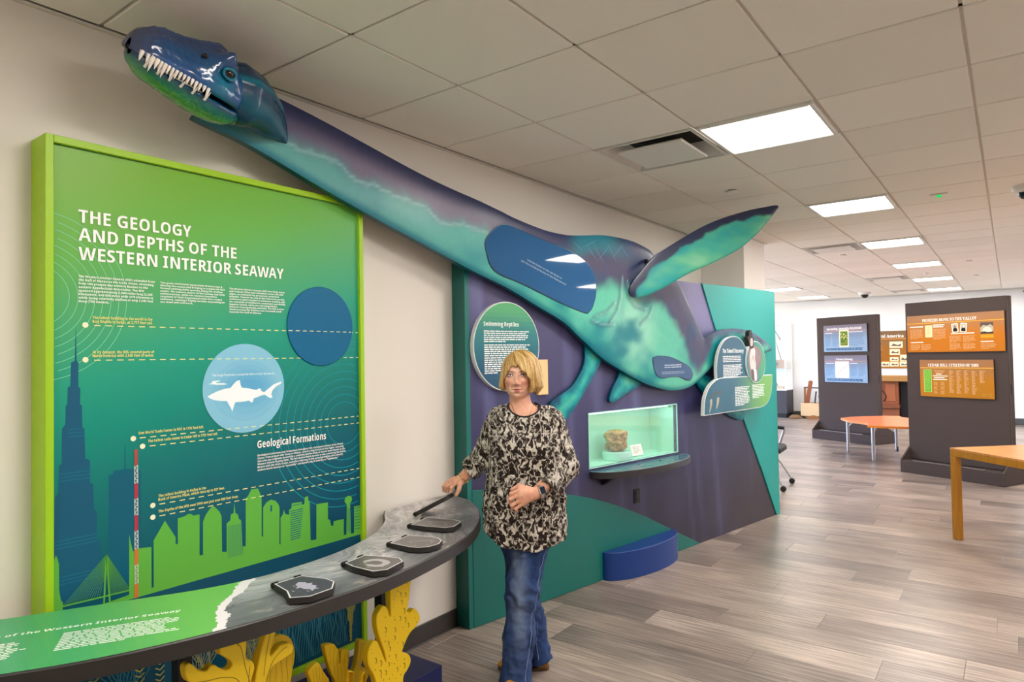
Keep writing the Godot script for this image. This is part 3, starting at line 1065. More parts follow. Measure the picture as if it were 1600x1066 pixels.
# ---------- curved reading counter ----------
func counter() -> void:
	var H := 0.775
	var t := thing("reading_counter", "curved black-edged reading counter with a rock print and five flip plaques", "counter")
	var fa := P([0.52, -1.14, 0.561, -1.061, 0.632, -0.943, 0.698, -0.800, 0.762, -0.600, 0.796, -0.43, 0.813, -0.27, 0.822, -0.118, 0.820, 0.001, 0.804, 0.150, 0.776, 0.313, 0.744, 0.465, 0.688, 0.634, 0.608, 0.784, 0.522, 0.907, 0.398, 1.042, 0.287, 1.133, 0.193, 1.189, 0.10, 1.215])
	var ba := P([0.012, 1.2, 0.012, 0.95, 0.012, 0.736, 0.100, 0.654, 0.190, 0.572, 0.285, 0.440, 0.345, 0.322, 0.393, 0.177, 0.418, 0.032, 0.424, -0.151, 0.405, -0.307, 0.354, -0.456, 0.265, -0.626, 0.170, -0.805, 0.104, -0.932, 0.03, -1.05])
	var front := smooth(fa, 4, false)
	var back := ba.slice(0, 3)
	back.append_array(smooth(ba.slice(2), 4, false).slice(1))
	var outline := front.duplicate()
	outline.append_array(back)
	var f := frame2(Vector3(0, H - 0.05, 0), Vector3(1, 0, 0), Vector3(0, 0, -1))
	var m := Mb.new()
	m.xf = f
	m.plate(outline, 0.05, 0.004)
	put("counter_top", m, mat("2b2725", 0.45), t)
	# rock print, drawn as layered strata that follow the curve
	var n1 := noise(3.2, 31, 4)
	var n2 := noise(9.0, 32, 3)
	var n3 := noise(1.5, 33, 2)
	var rock := picture(768, 1536, func(u, v):
		var q := Vector2(u * 1.2, v * 2.4 - 1.2)
		var c := Vector2(-0.55, 0.0)
		var r := q.distance_to(c)
		var th := (q - c).angle()
		var warp := n3.get_noise_2d(q.x, q.y) * 0.11 + n1.get_noise_2d(q.x, q.y) * 0.035
		var s := r + warp
		var band := n1.get_noise_2d(s * 6.5, th * 0.7) * 0.6 + n2.get_noise_2d(s * 9.0, th * 0.9) * 0.4
		var g := 0.66 + 0.30 * band
		var w := smoothstep(0.12, 0.4, n2.get_noise_2d(s * 3.0 + 4.0, th * 1.6)) * smoothstep(-0.1, 0.3, n1.get_noise_2d(q.x * 1.2 + 9.0, q.y * 1.2))
		var crack := smoothstep(0.03, 0.0, absf(n1.get_noise_2d(s * 2.2 + 2.0, th * 0.9))) * 0.16
		var edge := smoothstep(1.16, 1.32, r + warp * 0.6)
		g = lerpf(g, 0.40 + 0.08 * band, edge * 0.85) - crack
		g = lerpf(g, 0.84, w * (0.65 - 0.3 * edge))
		var cool := clampf(0.5 - q.y * 0.4, 0.0, 1.0)
		var col := Color(g * 1.03, g * 0.985, g * 0.99).lerp(Color(g * 0.88, g * 1.0, g * 1.03), cool * 0.6)
		return col.lerp(Color(g * 1.08, g * 1.0, g * 0.88), w * 0.5))
	var rm := StandardMaterial3D.new()
	rm.albedo_texture = rock
	rm.roughness = 0.33
	rm.uv1_scale = Vector3(1.0 / 1.2, 1.0 / 2.4, 1)
	rm.uv1_offset = Vector3(0, 0.5, 0)
	var inset := Geometry2D.offset_polygon(outline, -0.006)[0]
	var rp := Mb.new()
	rp.xf = f
	rp.poly(inset, 0.0505)
	put("rock_print", rp, rm, t)
	# green end of the print, with its torn white edge
	var rng := RandomNumberGenerator.new()
	rng.seed = 8
	var tl := smooth(P([0.405, -0.30, 0.43, -0.33, 0.511, -0.402, 0.574, -0.485, 0.656, -0.537, 0.720, -0.575, 0.80, -0.640]), 8, false)
	var tr := smooth(P([0.422, -0.25, 0.45, -0.285, 0.518, -0.368, 0.571, -0.446, 0.630, -0.493, 0.675, -0.500, 0.705, -0.534, 0.767, -0.572, 0.83, -0.585]), 8, false)
	for i in tl.size():
		tl[i] += Vector2(rng.randf_range(-0.005, 0.005), rng.randf_range(-0.005, 0.005))
	for i in tr.size():
		tr[i] += Vector2(rng.randf_range(-0.007, 0.007), rng.randf_range(-0.007, 0.007))
	var pr := Print.new(f, 0.051)
	var cutw := PackedVector2Array([Vector2(0.3, -0.2)])
	cutw.append_array(tr)
	cutw.append_array(PackedVector2Array([Vector2(0.95, -1.3), Vector2(-0.1, -1.3), Vector2(-0.1, -0.7)]))
	for p in Geometry2D.intersect_polygons(inset, cutw):
		pr.poly(p, L("f1ecee"))
	var cutg := PackedVector2Array([Vector2(0.28, -0.24)])
	cutg.append_array(tl)
	cutg.append_array(PackedVector2Array([Vector2(0.95, -1.3), Vector2(-0.1, -1.3), Vector2(-0.1, -0.7)]))
	var ga := L("1d9c6c")
	var gb := L("74c35a")
	for k in 24:      # strips of the green gradient, cut to the outline
		var y0 := -1.3 + k * 0.05
		var strip := P([-0.1, y0, 1.0, y0 - 0.25, 1.0, y0 - 0.2, -0.1, y0 + 0.05])
		for p in Geometry2D.intersect_polygons(inset, cutg):
			for q in Geometry2D.intersect_polygons(p, strip):
				pr.m.col = ga.lerp(gb, smoothstep(4.0, 19.5, k))
				pr.m.poly(q, pr.z)
	pr.z += pr.step
	var e := Vector2(0.5, 0.866)
	var tf := Transform3D(f.basis * Basis(Vector3(e.x, e.y, 0), Vector3(-e.y, e.x, 0), Vector3(0, 0, 1)), f * Vector3(0.281, -0.982, 0))
	pr.m.xf = tf
	var white := L("f6faf2")
	pr.text("Life of the Western Interior Seaway", -0.052, 0.0, 0.52, 0.019, white, true, "Droid Sans", 4.0)
	pr.rows(0.163, -0.045, 0.31, 0.0125, 11, white, rng, 0.55, 0.5)
	pr.rows(-0.19, -0.06, 0.28, 0.0125, 10, white, rng, 0.9, 0.5)
	put("green_print", pr, ink(0.33), t)
	# flip plaques, hinged along their inner edge
	var plq := [[0.5975, 0.247, 0.04, "fish"], [0.6045, -0.041, -0.13, "shell"], [0.541, -0.332, -0.2, "crab"], [0.388, -0.601, -0.26, "leaf"], [0.230, -0.790, -0.42, "bone"]]
	for k in 5:
		var q = plq[k]
		var o := Node3D.new()
		o.name = "flip_plaque"
		t.add_child(o, true)
		o.position = Vector3(q[0], H + 0.006, q[1])
		var d := Vector3(1, 0, tan(q[2])).normalized()
		var lift := 0.48 if k == 4 else 0.0
		var side := Vector3.UP.cross(d).normalized()
		var out := d * cos(lift) + Vector3.UP * sin(lift)
		o.basis = Basis(out, out.cross(side), side)
		if o.basis.determinant() < 0:
			o.basis.z *= -1
		_plaque(o, k)
	# bracket posts below
	var br := Mb.new()
	for z in [-0.43, 0.48]:
		br = Mb.new()
		br.box(Vector3(0.33, 0.42, z), Vector3(0.05, 0.61, 0.05), 0.003)
		br.box(Vector3(0.38, 0.705, z), Vector3(0.22, 0.036, 0.05), 0.003)
		put("support_post", br, mat("191716", 0.5), t)
	# plinth on the floor
	var pt := Mb.new()
	pt.xf = frame2(Vector3(0, 0, 0), Vector3(1, 0, 0), Vector3(0, 0, -1))
	pt.plate(P([0.02, -1.2, 0.45, -1.2, 0.45, 0.69, 0.02, 0.69]), 0.115, 0.003)
	tag(put("plinth", pt, mat("17235c", 0.5)), "low dark navy plinth on the floor beneath the curved counter", "plinth")

func _plaque(o: Node3D, k: int) -> void:
	# local: x outwards from the hinge, y up, z along the hinge
	var shapes := [[0.0, -0.055, 0.0, 0.055, 0.1, 0.09, 0.15, 0.088, 0.205, 0.04, 0.208, -0.05, 0.165, -0.1, 0.1, -0.07],
		[0.0, -0.055, 0.0, 0.055, 0.06, 0.075, 0.15, 0.09, 0.19, 0.06, 0.2, -0.045, 0.165, -0.085, 0.06, -0.075],
		[0.0, -0.066, 0.0, 0.066, 0.11, 0.085, 0.155, 0.075, 0.185, 0.05, 0.2, 0.0, 0.185, -0.05, 0.15, -0.08, 0.11, -0.085],
		[0.0, -0.072, 0.0, 0.072, 0.14, 0.08, 0.19, 0.062, 0.205, 0.042, 0.21, -0.045, 0.18, -0.075, 0.09, -0.08],
		[0.0, -0.07, 0.0, 0.07, 0.14, 0.08, 0.19, 0.062, 0.205, 0.04, 0.2, -0.045, 0.17, -0.075, 0.09, -0.08]]
	var p := P(shapes[k])
	var f := frame2(Vector3(0.006, 0, 0), Vector3(1, 0, 0), Vector3(0, 0, -1))
	var m := Mb.new()
	m.xf = f
	m.plate(p, 0.02, 0.001)
	put("plaque_board", m, mat("211c1a", 0.5), o)
	var pr := Print.new(f, 0.0203)
	var inn: PackedVector2Array = Geometry2D.offset_polygon(p, -0.002)[0]
	pr.poly(inn, L("e4e2e2"))
	inn = Geometry2D.offset_polygon(p, -0.0065)[0]
	var dark := [L("4c4a50"), L("5c5856"), L("625d5b"), L("6a6463"), L("6e6968")][k] as Color
	pr.poly(inn, dark)
	var pale := [L("b3afc0"), L("aaa6a6"), L("8d8886"), L("a39c99"), L("8f8a88")][k] as Color
	match k:
		0:
			pr.poly([0.055, 0.006, 0.075, 0.02, 0.09, 0.018, 0.1, 0.034, 0.11, 0.02, 0.135, 0.024, 0.15, 0.01, 0.165, 0.014, 0.158, 0.0, 0.168, -0.016, 0.15, -0.01, 0.13, -0.022, 0.11, -0.02, 0.104, -0.036, 0.09, -0.02, 0.07, -0.016], pale)
		1:
			pr.poly(smooth(P([0.05, 0.0, 0.07, 0.035, 0.11, 0.045, 0.15, 0.03, 0.16, -0.005, 0.145, -0.035, 0.11, -0.045, 0.085, -0.035, 0.1, -0.02, 0.125, -0.02, 0.135, 0.0, 0.12, 0.018, 0.09, 0.018, 0.075, 0.0, 0.065, -0.02]), 3), pale)
		2:
			for j in 7:
				pr.line(P([0.05 + 0.012 * j, -0.03 + 0.006 * j, 0.1 + 0.008 * j, 0.02 + 0.005 * j, 0.165, 0.03 - 0.008 * j]), 0.002, pale)
		3:
			for j in 6:
				pr.line(P([0.04, 0.0, 0.08 + 0.014 * j, 0.03 - 0.004 * j, 0.16, 0.045 - 0.018 * j]), 0.0018, pale)
		4:
			for j in 5:
				pr.line(P([0.03 + 0.01 * j, -0.04, 0.1 + 0.01 * j, 0.01, 0.18, 0.02 + 0.008 * j]), 0.0018, pale)
	for j in 4:
		pr.line(P([0.03 + 0.04 * j, -0.055 + 0.03 * (j % 2), 0.046 + 0.04 * j, -0.056 + 0.03 * (j % 2)]), 0.0022, L("cfcaca"))
	put("fossil_print", pr, ink(0.3), o)
	m = Mb.new()
	var hw: float = absf(shapes[k][1])
	for z in [-hw, hw - 0.022]:
		m = Mb.new()
		m.tube([Vector3(-0.002, 0.011, z), Vector3(-0.002, 0.011, z + 0.022)], 0.011, 12)
		put("hinge", m, mat("171412", 0.35, 0.4), o)


# ---------- yellow cut-out corals under the counter ----------
func corals() -> void:
	var yel := mat("f0c808", 0.5)
	var deep := L("8f7a06")
	# right: -z, up: y, reader's side: +x
	var sp := smooth(P([0.276, 0.72, 0.40, 0.72, 0.388, 0.60, 0.372, 0.519, 0.363, 0.494, 0.383, 0.479, 0.404, 0.488, 0.425, 0.475, 0.442, 0.441, 0.436, 0.424, 0.414, 0.408, 0.384, 0.396, 0.361, 0.375, 0.340, 0.345, 0.334, 0.326, 0.365, 0.313, 0.382, 0.288, 0.379, 0.264, 0.358, 0.242, 0.341, 0.228, 0.334, 0.175, 0.33, 0.118, 0.20, 0.118, 0.19, 0.18, 0.188, 0.255, 0.172, 0.302, 0.149, 0.342, 0.145, 0.387, 0.156, 0.414, 0.174, 0.428, 0.195, 0.424, 0.213, 0.390, 0.231, 0.347, 0.243, 0.323, 0.234, 0.367, 0.213, 0.422, 0.198, 0.467, 0.194, 0.509, 0.202, 0.534, 0.224, 0.552, 0.240, 0.551, 0.256, 0.533, 0.272, 0.504]), 3)
	var t := thing("sponge_coral", "tall yellow cut-out sponge coral with pits, at the counter's right end", "coral cutout", Vector3(0.53, 0, 0), 0.0, "yellow cutout corals")
	var f := frame2(Vector3(0, 0, 0), Vector3(0, 0, -1))
	var m := Mb.new()
	m.xf = f
	m.plate(sp, 0.03, 0.003)
	put("cutout", m, yel, t)
	var pr := Print.new(f, 0.0303)
	var rng := RandomNumberGenerator.new()
	rng.seed = 5
	var done := []
	for k in 900:
		var q := Vector2(rng.randf_range(0.14, 0.45), rng.randf_range(0.13, 0.72))
		var r: float = [0.0022, 0.003, 0.0085, 0.0105][rng.randi() % 4]
		var ok := Geometry2D.is_point_in_polygon(q, sp)
		for c in 6:
			ok = ok and Geometry2D.is_point_in_polygon(q + Vector2.from_angle(c) * (r + 0.007), sp)
		for d in done:
			if q.distance_to(d[0]) < r + d[1] + 0.007:
				ok = false
		if not ok or done.size() > 88:
			continue
		done.append([q, r])
		if r < 0.005:
			pr.disc(q.x, q.y, r, r * 1.1, deep, 8)
		else:      # engraved pit: a crescent groove
			var cr := PackedVector2Array()
			for j in 13:
				var a := -1.3 + 3.4 * j / 12.0
				cr.append(q + Vector2(cos(a) * r * 0.8, sin(a) * r * 1.25))
			for j in 13:
				var a := 2.1 - 3.4 * j / 12.0
				cr.append(q + Vector2(cos(a) * r * 0.8 - r * 0.38, sin(a) * r * 1.0))
			pr.poly(cr, deep)
		pr.z -= pr.step
	put("engraved_pits", pr, ink(0.6), t).set_meta("kind", "stuff")
	# branching coral
	var br := smooth(P([-0.612, 0.60, -0.622, 0.63, -0.621, 0.648, -0.610, 0.654, -0.597, 0.644, -0.586, 0.629, -0.566, 0.614, -0.552, 0.612, -0.543, 0.621, -0.529, 0.619, -0.515, 0.606, -0.496, 0.591, -0.481, 0.588, -0.472, 0.595, -0.474, 0.609, -0.486, 0.623, -0.507, 0.642, -0.512, 0.655, -0.50, 0.70, -0.45, 0.715, -0.423, 0.70, -0.421, 0.640, -0.421, 0.598, -0.401, 0.584, -0.392, 0.560, -0.400, 0.535, -0.404, 0.516, -0.392, 0.509, -0.384, 0.547, -0.375, 0.583, -0.367, 0.612, -0.356, 0.640, -0.340, 0.69, -0.315, 0.71, -0.310, 0.66, -0.330, 0.605, -0.333, 0.576, -0.316, 0.584, -0.299, 0.598, -0.281, 0.598, -0.259, 0.593, -0.245, 0.578, -0.249, 0.556, -0.275, 0.549, -0.297, 0.545, -0.322, 0.538, -0.343, 0.520, -0.355, 0.48, -0.36, 0.35, -0.35, 0.118, -0.52, 0.118, -0.50, 0.35, -0.53, 0.52, -0.57, 0.57]), 3)
	t = thing("branching_coral", "broad yellow cut-out branching coral in front, under the counter's middle", "coral cutout", Vector3(0.6, 0, 0), 0.0, "yellow cutout corals")
	m = Mb.new()
	m.xf = f
	m.plate(br, 0.03, 0.003)
	put("cutout", m, yel, t)
	pr = Print.new(f, 0.0303)
	for v in [[-0.46, 0.70, -0.455, 0.66, -0.44, 0.64, -0.425, 0.57, -0.41, 0.52], [-0.45, 0.655, -0.435, 0.68, -0.43, 0.70], [-0.325, 0.69, -0.335, 0.65, -0.35, 0.59, -0.36, 0.52], [-0.27, 0.585, -0.3, 0.575, -0.33, 0.55, -0.35, 0.5], [-0.59, 0.59, -0.55, 0.58, -0.5, 0.57, -0.45, 0.54, -0.42, 0.45], [-0.41, 0.57, -0.415, 0.53, -0.42, 0.48]]:
		pr.line(smooth(P(v), 5, false), 0.0026, deep)
	put("engraved_veins", pr, ink(0.6), t).set_meta("kind", "stuff")
	# tube corals behind
	var tubes := [["tube_coral", "yellow cut-out tube coral with two fluted stems, left of the tall sponge coral", 0.40, [0.095, 0.257, 0.076, 0.302, 0.057, 0.360, 0.042, 0.419, 0.050, 0.428, 0.085, 0.419, 0.097, 0.406, 0.113, 0.378, 0.116, 0.330, 0.122, 0.330, 0.127, 0.373, 0.141, 0.377, 0.162, 0.366, 0.167, 0.336, 0.161, 0.305, 0.148, 0.265, 0.139, 0.118, 0.09, 0.118]],
		["tube_coral", "short yellow cut-out tube coral with a slanted mouth, behind the green rail's foot", 0.42, [0.050, 0.280, 0.037, 0.313, 0.018, 0.345, -0.004, 0.383, -0.037, 0.375, -0.050, 0.359, -0.041, 0.334, -0.034, 0.30, -0.01, 0.118, 0.05, 0.118]],
		["tube_coral", "darker yellow cut-out tube coral against the panel's corner, rearmost of them", 0.30, [0.262, 0.193, 0.281, 0.235, 0.295, 0.299, 0.300, 0.332, 0.322, 0.330, 0.347, 0.314, 0.344, 0.281, 0.330, 0.262, 0.316, 0.228, 0.307, 0.200, 0.329, 0.206, 0.347, 0.185, 0.356, 0.164, 0.342, 0.145, 0.33, 0.118, 0.265, 0.118]],
		["tube_coral", "thin yellow cut-out finger coral sticking up in front of the fluted tubes", 0.55, [0.022, 0.118, 0.034, 0.362, 0.040, 0.366, 0.060, 0.358, 0.063, 0.352, 0.062, 0.30, 0.10, 0.30, 0.104, 0.325, 0.125, 0.318, 0.122, 0.118]],
		["tube_coral", "olive yellow cut-out leaf coral in shade behind the branching coral", 0.38, [-0.16, 0.118, -0.19, 0.30, -0.23, 0.40, -0.25, 0.47, -0.21, 0.52, -0.15, 0.53, -0.10, 0.50, -0.08, 0.43, -0.10, 0.33, -0.11, 0.118]]]
	for q in tubes:
		t = thing(q[0], q[1], "coral cutout", Vector3(q[2], 0, 0), 0.0, "yellow cutout corals")
		var p := smooth(P(q[3]), 3)
		m = Mb.new()
		m.xf = f
		m.plate(p, 0.024, 0.003)
		put("cutout", m, mat("e3b90c", 0.55), t)
		pr = Print.new(f, 0.0243)
		var b := Rect2(p[0], Vector2())
		for c in p:
			b = b.expand(c)
		for j in 7:
			var x := b.position.x + b.size.x * (j + 0.5) / 7.0
			var run := PackedVector2Array()
			for s in 40:
				var y := b.position.y + b.size.y * s / 39.0
				var pt := Vector2(x + 0.003 * sin(y * 60.0 + j), y)
				if Geometry2D.is_point_in_polygon(pt + Vector2(0.005, 0), p) and Geometry2D.is_point_in_polygon(pt - Vector2(0.005, 0), p) and Geometry2D.is_point_in_polygon(pt + Vector2(0, 0.01), p):
					run.append(pt)
				else:
					if run.size() > 2:
						pr.line(run, 0.0016, deep)
					run = PackedVector2Array()
			if run.size() > 2:
				pr.line(run, 0.0016, deep)
		put("engraved_flutes", pr, ink(0.6), t).set_meta("kind", "stuff")


# ---------- the angled exhibit wall ----------
# in its own frame: x runs along the wall from its near corner, y up, z towards the visitor
var EX := Transform3D()
const EX_LEN := 3.862
const EX_H := 2.155

func exhibit_wall() -> void:
	var a := Vector3(0.108, 0, -1.288)
	var right := Vector3(0.691, 0, -3.8).normalized()
	EX = frame2(a, right)
	var t := thing("exhibit_wall", "large angled exhibit wall in purple, navy and teal behind the woman", "exhibit wall", a, EX.basis.get_euler().y)
	var teal := mat("045a54", 0.4)
	var n0 := [1.076, 2.15, 0.785, 1.165]      # niche opening
	# front board in four pieces round the niche
	var m := Mb.new()
	for q in [[0.0, 0.0, n0[0], EX_H], [n0[1], 0.0, EX_LEN, EX_H], [n0[0], 0.0, n0[1], n0[2]], [n0[0], n0[3], n0[1], EX_H]]:
		m.box(Vector3((q[0] + q[2]) / 2, (q[1] + q[3]) / 2, -0.015), Vector3(q[2] - q[0], q[3] - q[1], 0.03), 0.0)
	put("front_board", m, mat("3f3f6a", 0.5), t)
	# body behind: plan polygon up to the room wall
	m = Mb.new()
	var inv := EX.affine_inverse()
	var plan := []
	for w in [Vector3(0.108, 0, -1.288), Vector3(0.006, 0, -1.297), Vector3(0.006, 0, -5.28), Vector3(0.76, 0, -5.28)]:
		var l: Vector3 = inv * w
		plan.append(l)
	plan.append(Vector3(EX_LEN, 0, -0.0))
	var lo := []
	var hi := []
	for q in plan:
		lo.append(Vector3(q.x, 0, q.z))
		hi.append(Vector3(q.x, EX_H, q.z))
	for i in 4:
		var p: Vector3 = lo[i]
		var q: Vector3 = lo[i + 1]
		var nn := (q - p).cross(Vector3.UP).normalized()
		if nn.dot((p + q) / 2 - Vector3(1.9, 0, -0.25)) < 0:
			nn = -nn
		m.face([p, q, hi[i + 1], hi[i]], nn)
	m.face(hi, Vector3.UP)
	put("side_and_top", m, teal, t)
	# print on the front
	var pr := Print.new(Transform3D(), 0.0005)
	var nz := noise(1.1, 41, 3)
	var ray := noise(2.2, 42, 2)
	var f := func(q: Vector2):
		var k := clampf((EX_H - q.y) / EX_H, 0.0, 1.0)
		var c := L("545179").lerp(L("3b3a64"), smoothstep(0.0, 0.45, k)).lerp(L("2b2739"), smoothstep(0.4, 0.95, k))
		c = c.lerp(L("41383f"), 0.75 * smoothstep(2.2, 3.6, q.x - 0.4 * q.y) * smoothstep(0.3, 0.7, k))
		c = c.lerp(L("958fc0"), 0.75 * smoothstep(2.0, 2.45, q.x) * smoothstep(1.45, 2.0, q.y))
		var s := ray.get_noise_2d(q.x * 1.6 + q.y * 0.16, q.y * 0.1) * 0.5 + 0.5
		c = c.lerp(L("7c80b8"), clampf(0.5 * smoothstep(0.55, 0.9, s) * (1.0 - 0.55 * k), 0, 1))
		return c.lerp(L("6d6794"), 0.2 * maxf(nz.get_noise_2d(q.x, q.y * 0.6), 0.0))
	for q in [[0.03, 0.0, n0[0], EX_H, 24, 40], [n0[1], 0.0, EX_LEN, EX_H, 40, 40], [n0[0], 0.0, n0[1], n0[2], 24, 16], [n0[0], n0[3], n0[1], EX_H, 24, 20]]:
		pr.blend(q[0], q[1], q[2] - q[0], q[3] - q[1], q[4], q[5], f)
		pr.z -= pr.step
	put("printed_graphic", pr, ink(0.38), t)
	m = Mb.new()
	m.box(Vector3(0.016, EX_H / 2, 0.001), Vector3(0.032, EX_H, 0.004), 0.0)
	put("edge_strip", m, mat("08706a", 0.4), t)
	m = Mb.new()
	var dome := smooth(P([0.033, 0.793, 0.3, 0.758, 0.812, 0.654, 1.204, 0.545, 1.644, 0.376, 2.055, 0.185, 2.446, 0.002]), 6, false)
	dome.append(Vector2(0.033, 0.002))
	m.plate(dome, 0.006, 0.0015)
	put("teal_hill", m, mat("056a62", 0.4), t)
	m = Mb.new()
	m.plate(P([2.56, EX_H, 2.767, 1.759, 2.997, 1.348, 3.217, 0.953, 3.542, 0.449, 3.802, 0.002, EX_LEN, 0.002, EX_LEN, EX_H]), 0.012, 0.002)
	put("teal_wedge", m, mat("06a09a", 0.34), t)
	# lit display niche
	m = Mb.new()
	var d := 0.26
	m.quad(Vector3(n0[0], n0[2], -d), Vector3(n0[1], n0[2], -d), Vector3(n0[1], n0[3], -d), Vector3(n0[0], n0[3], -d))
	m.quad(Vector3(n0[0], n0[2], 0), Vector3(n0[1], n0[2], 0), Vector3(n0[1], n0[2], -d), Vector3(n0[0], n0[2], -d))
	m.quad(Vector3(n0[0], n0[3], -d), Vector3(n0[1], n0[3], -d), Vector3(n0[1], n0[3], 0), Vector3(n0[0], n0[3], 0))
	m.quad(Vector3(n0[0], n0[2], 0), Vector3(n0[0], n0[2], -d), Vector3(n0[0], n0[3], -d), Vector3(n0[0], n0[3], 0))
	m.quad(Vector3(n0[1], n0[2], -d), Vector3(n0[1], n0[2], 0), Vector3(n0[1], n0[3], 0), Vector3(n0[1], n0[3], -d))
	put("niche_lining", m, mat("a5dfc9", 0.6), t)
	m = Mb.new()
	m.box(Vector3(1.613, n0[3] - 0.012, -0.07), Vector3(1.0, 0.012, 0.03), 0.003)
	var strip := StandardMaterial3D.new()
	strip.albedo_color = Color(0.9, 1, 0.95)
	strip.emission_enabled = true
	strip.emission = Color(0.85, 1.0, 0.93)
	strip.emission_energy_multiplier = 2.0
	put("light_strip", m, strip, t)
	var al := AreaLight3D.new()
	al.name = "niche_light"
	al.area_size = Vector2(1.0, 0.03)
	al.light_color = Color(0.86, 1.0, 0.94)
	al.light_energy = 0.08
	al.shadow_enabled = true
	al.rotation.x = -PI / 2
	al.position = Vector3(1.613, n0[3] - 0.022, -0.07)
	t.add_child(al)
	m = Mb.new()
	for q in [[n0[0], (n0[2] + n0[3]) / 2, 0.008, n0[3] - n0[2]], [n0[1], (n0[2] + n0[3]) / 2, 0.01, n0[3] - n0[2]], [1.613, n0[3], 1.08, 0.006], [1.613, n0[2], 1.08, 0.006]]:
		m.box(Vector3(q[0], q[1], 0.003), Vector3(q[2], q[3], 0.008), 0.001)
	put("niche_rim", m, mat("a9e0d2", 0.4), t)
	var glass := StandardMaterial3D.new()
	glass.transparency = BaseMaterial3D.TRANSPARENCY_ALPHA
	glass.albedo_color = Color(0.9, 1.0, 0.96, 0.05)
	glass.roughness = 0.03
	m = Mb.new()
	m.box(Vector3(1.613, 0.975, -0.004), Vector3(1.07, 0.376, 0.004), 0.0)
	put("niche_glass", m, glass, t)
	m = Mb.new()
	m.lathe([Vector2(0, 0.004), Vector2(0.005, 0.004), Vector2(0.006, 0.0)], 10)
	var screw := put("glass_clip", m, mat("2f4a44", 0.4), t)
	screw.position = Vector3(2.06, 1.15, 0.001)
	screw.rotation.x = PI / 2
	# things in and on the wall
	var g := "signs on the exhibit wall"
	_fossil(t.transform)
	_shelf(t.transform)
	var o := thing("wall_outlet", "small black power outlet low on the exhibit wall under the shelf", "outlet", EX * Vector3(1.606, 0.517, 0.0), t.rotation.y)
	m = Mb.new()
	m.box(Vector3(0, 0, 0.004), Vector3(0.07, 0.105, 0.007), 0.003)
	put("cover_plate", m, mat("0d0b0d", 0.4), o)
	for s in [-1, 1]:
		m = Mb.new()
		m.box(Vector3(0, s * 0.023, 0.009), Vector3(0.034, 0.032, 0.005), 0.002)
		put("socket", m, mat("1b181b", 0.35), o)
	# half-round blue step
	m = Mb.new()
	var p := PackedVector2Array()
	for i in 41:
		var an := PI * i / 40.0
		p.append(Vector2(1.625 + 0.43 * cos(an), -(0.008 + 0.158 * sin(an))))
	m.xf = Transform3D(Basis(Vector3(1, 0, 0), Vector3(0, 0, -1), Vector3(0, 1, 0)), Vector3(0, 0.001, 0))
	m.plate(p, 0.192, 0.003)
	var st := put("step_stool", m, mat("03347c", 0.42))
	st.transform = t.transform
	tag(st, "half-round royal blue step standing on the floor against the exhibit wall", "step")
	# square wooden flap behind the woman's head
	m = Mb.new()
	m.box(Vector3(0.62, 1.43, 0.013), Vector3(0.09, 0.225, 0.02), 0.002)
	var wd := put("wooden_flap", m, mat("f0cb92", 0.5))
	wd.transform = t.transform
	tag(wd, "small pale wooden flap on the exhibit wall behind the woman's hair", "panel")
	_oval_sign(t.transform)
	_discovery_sign(t.transform)

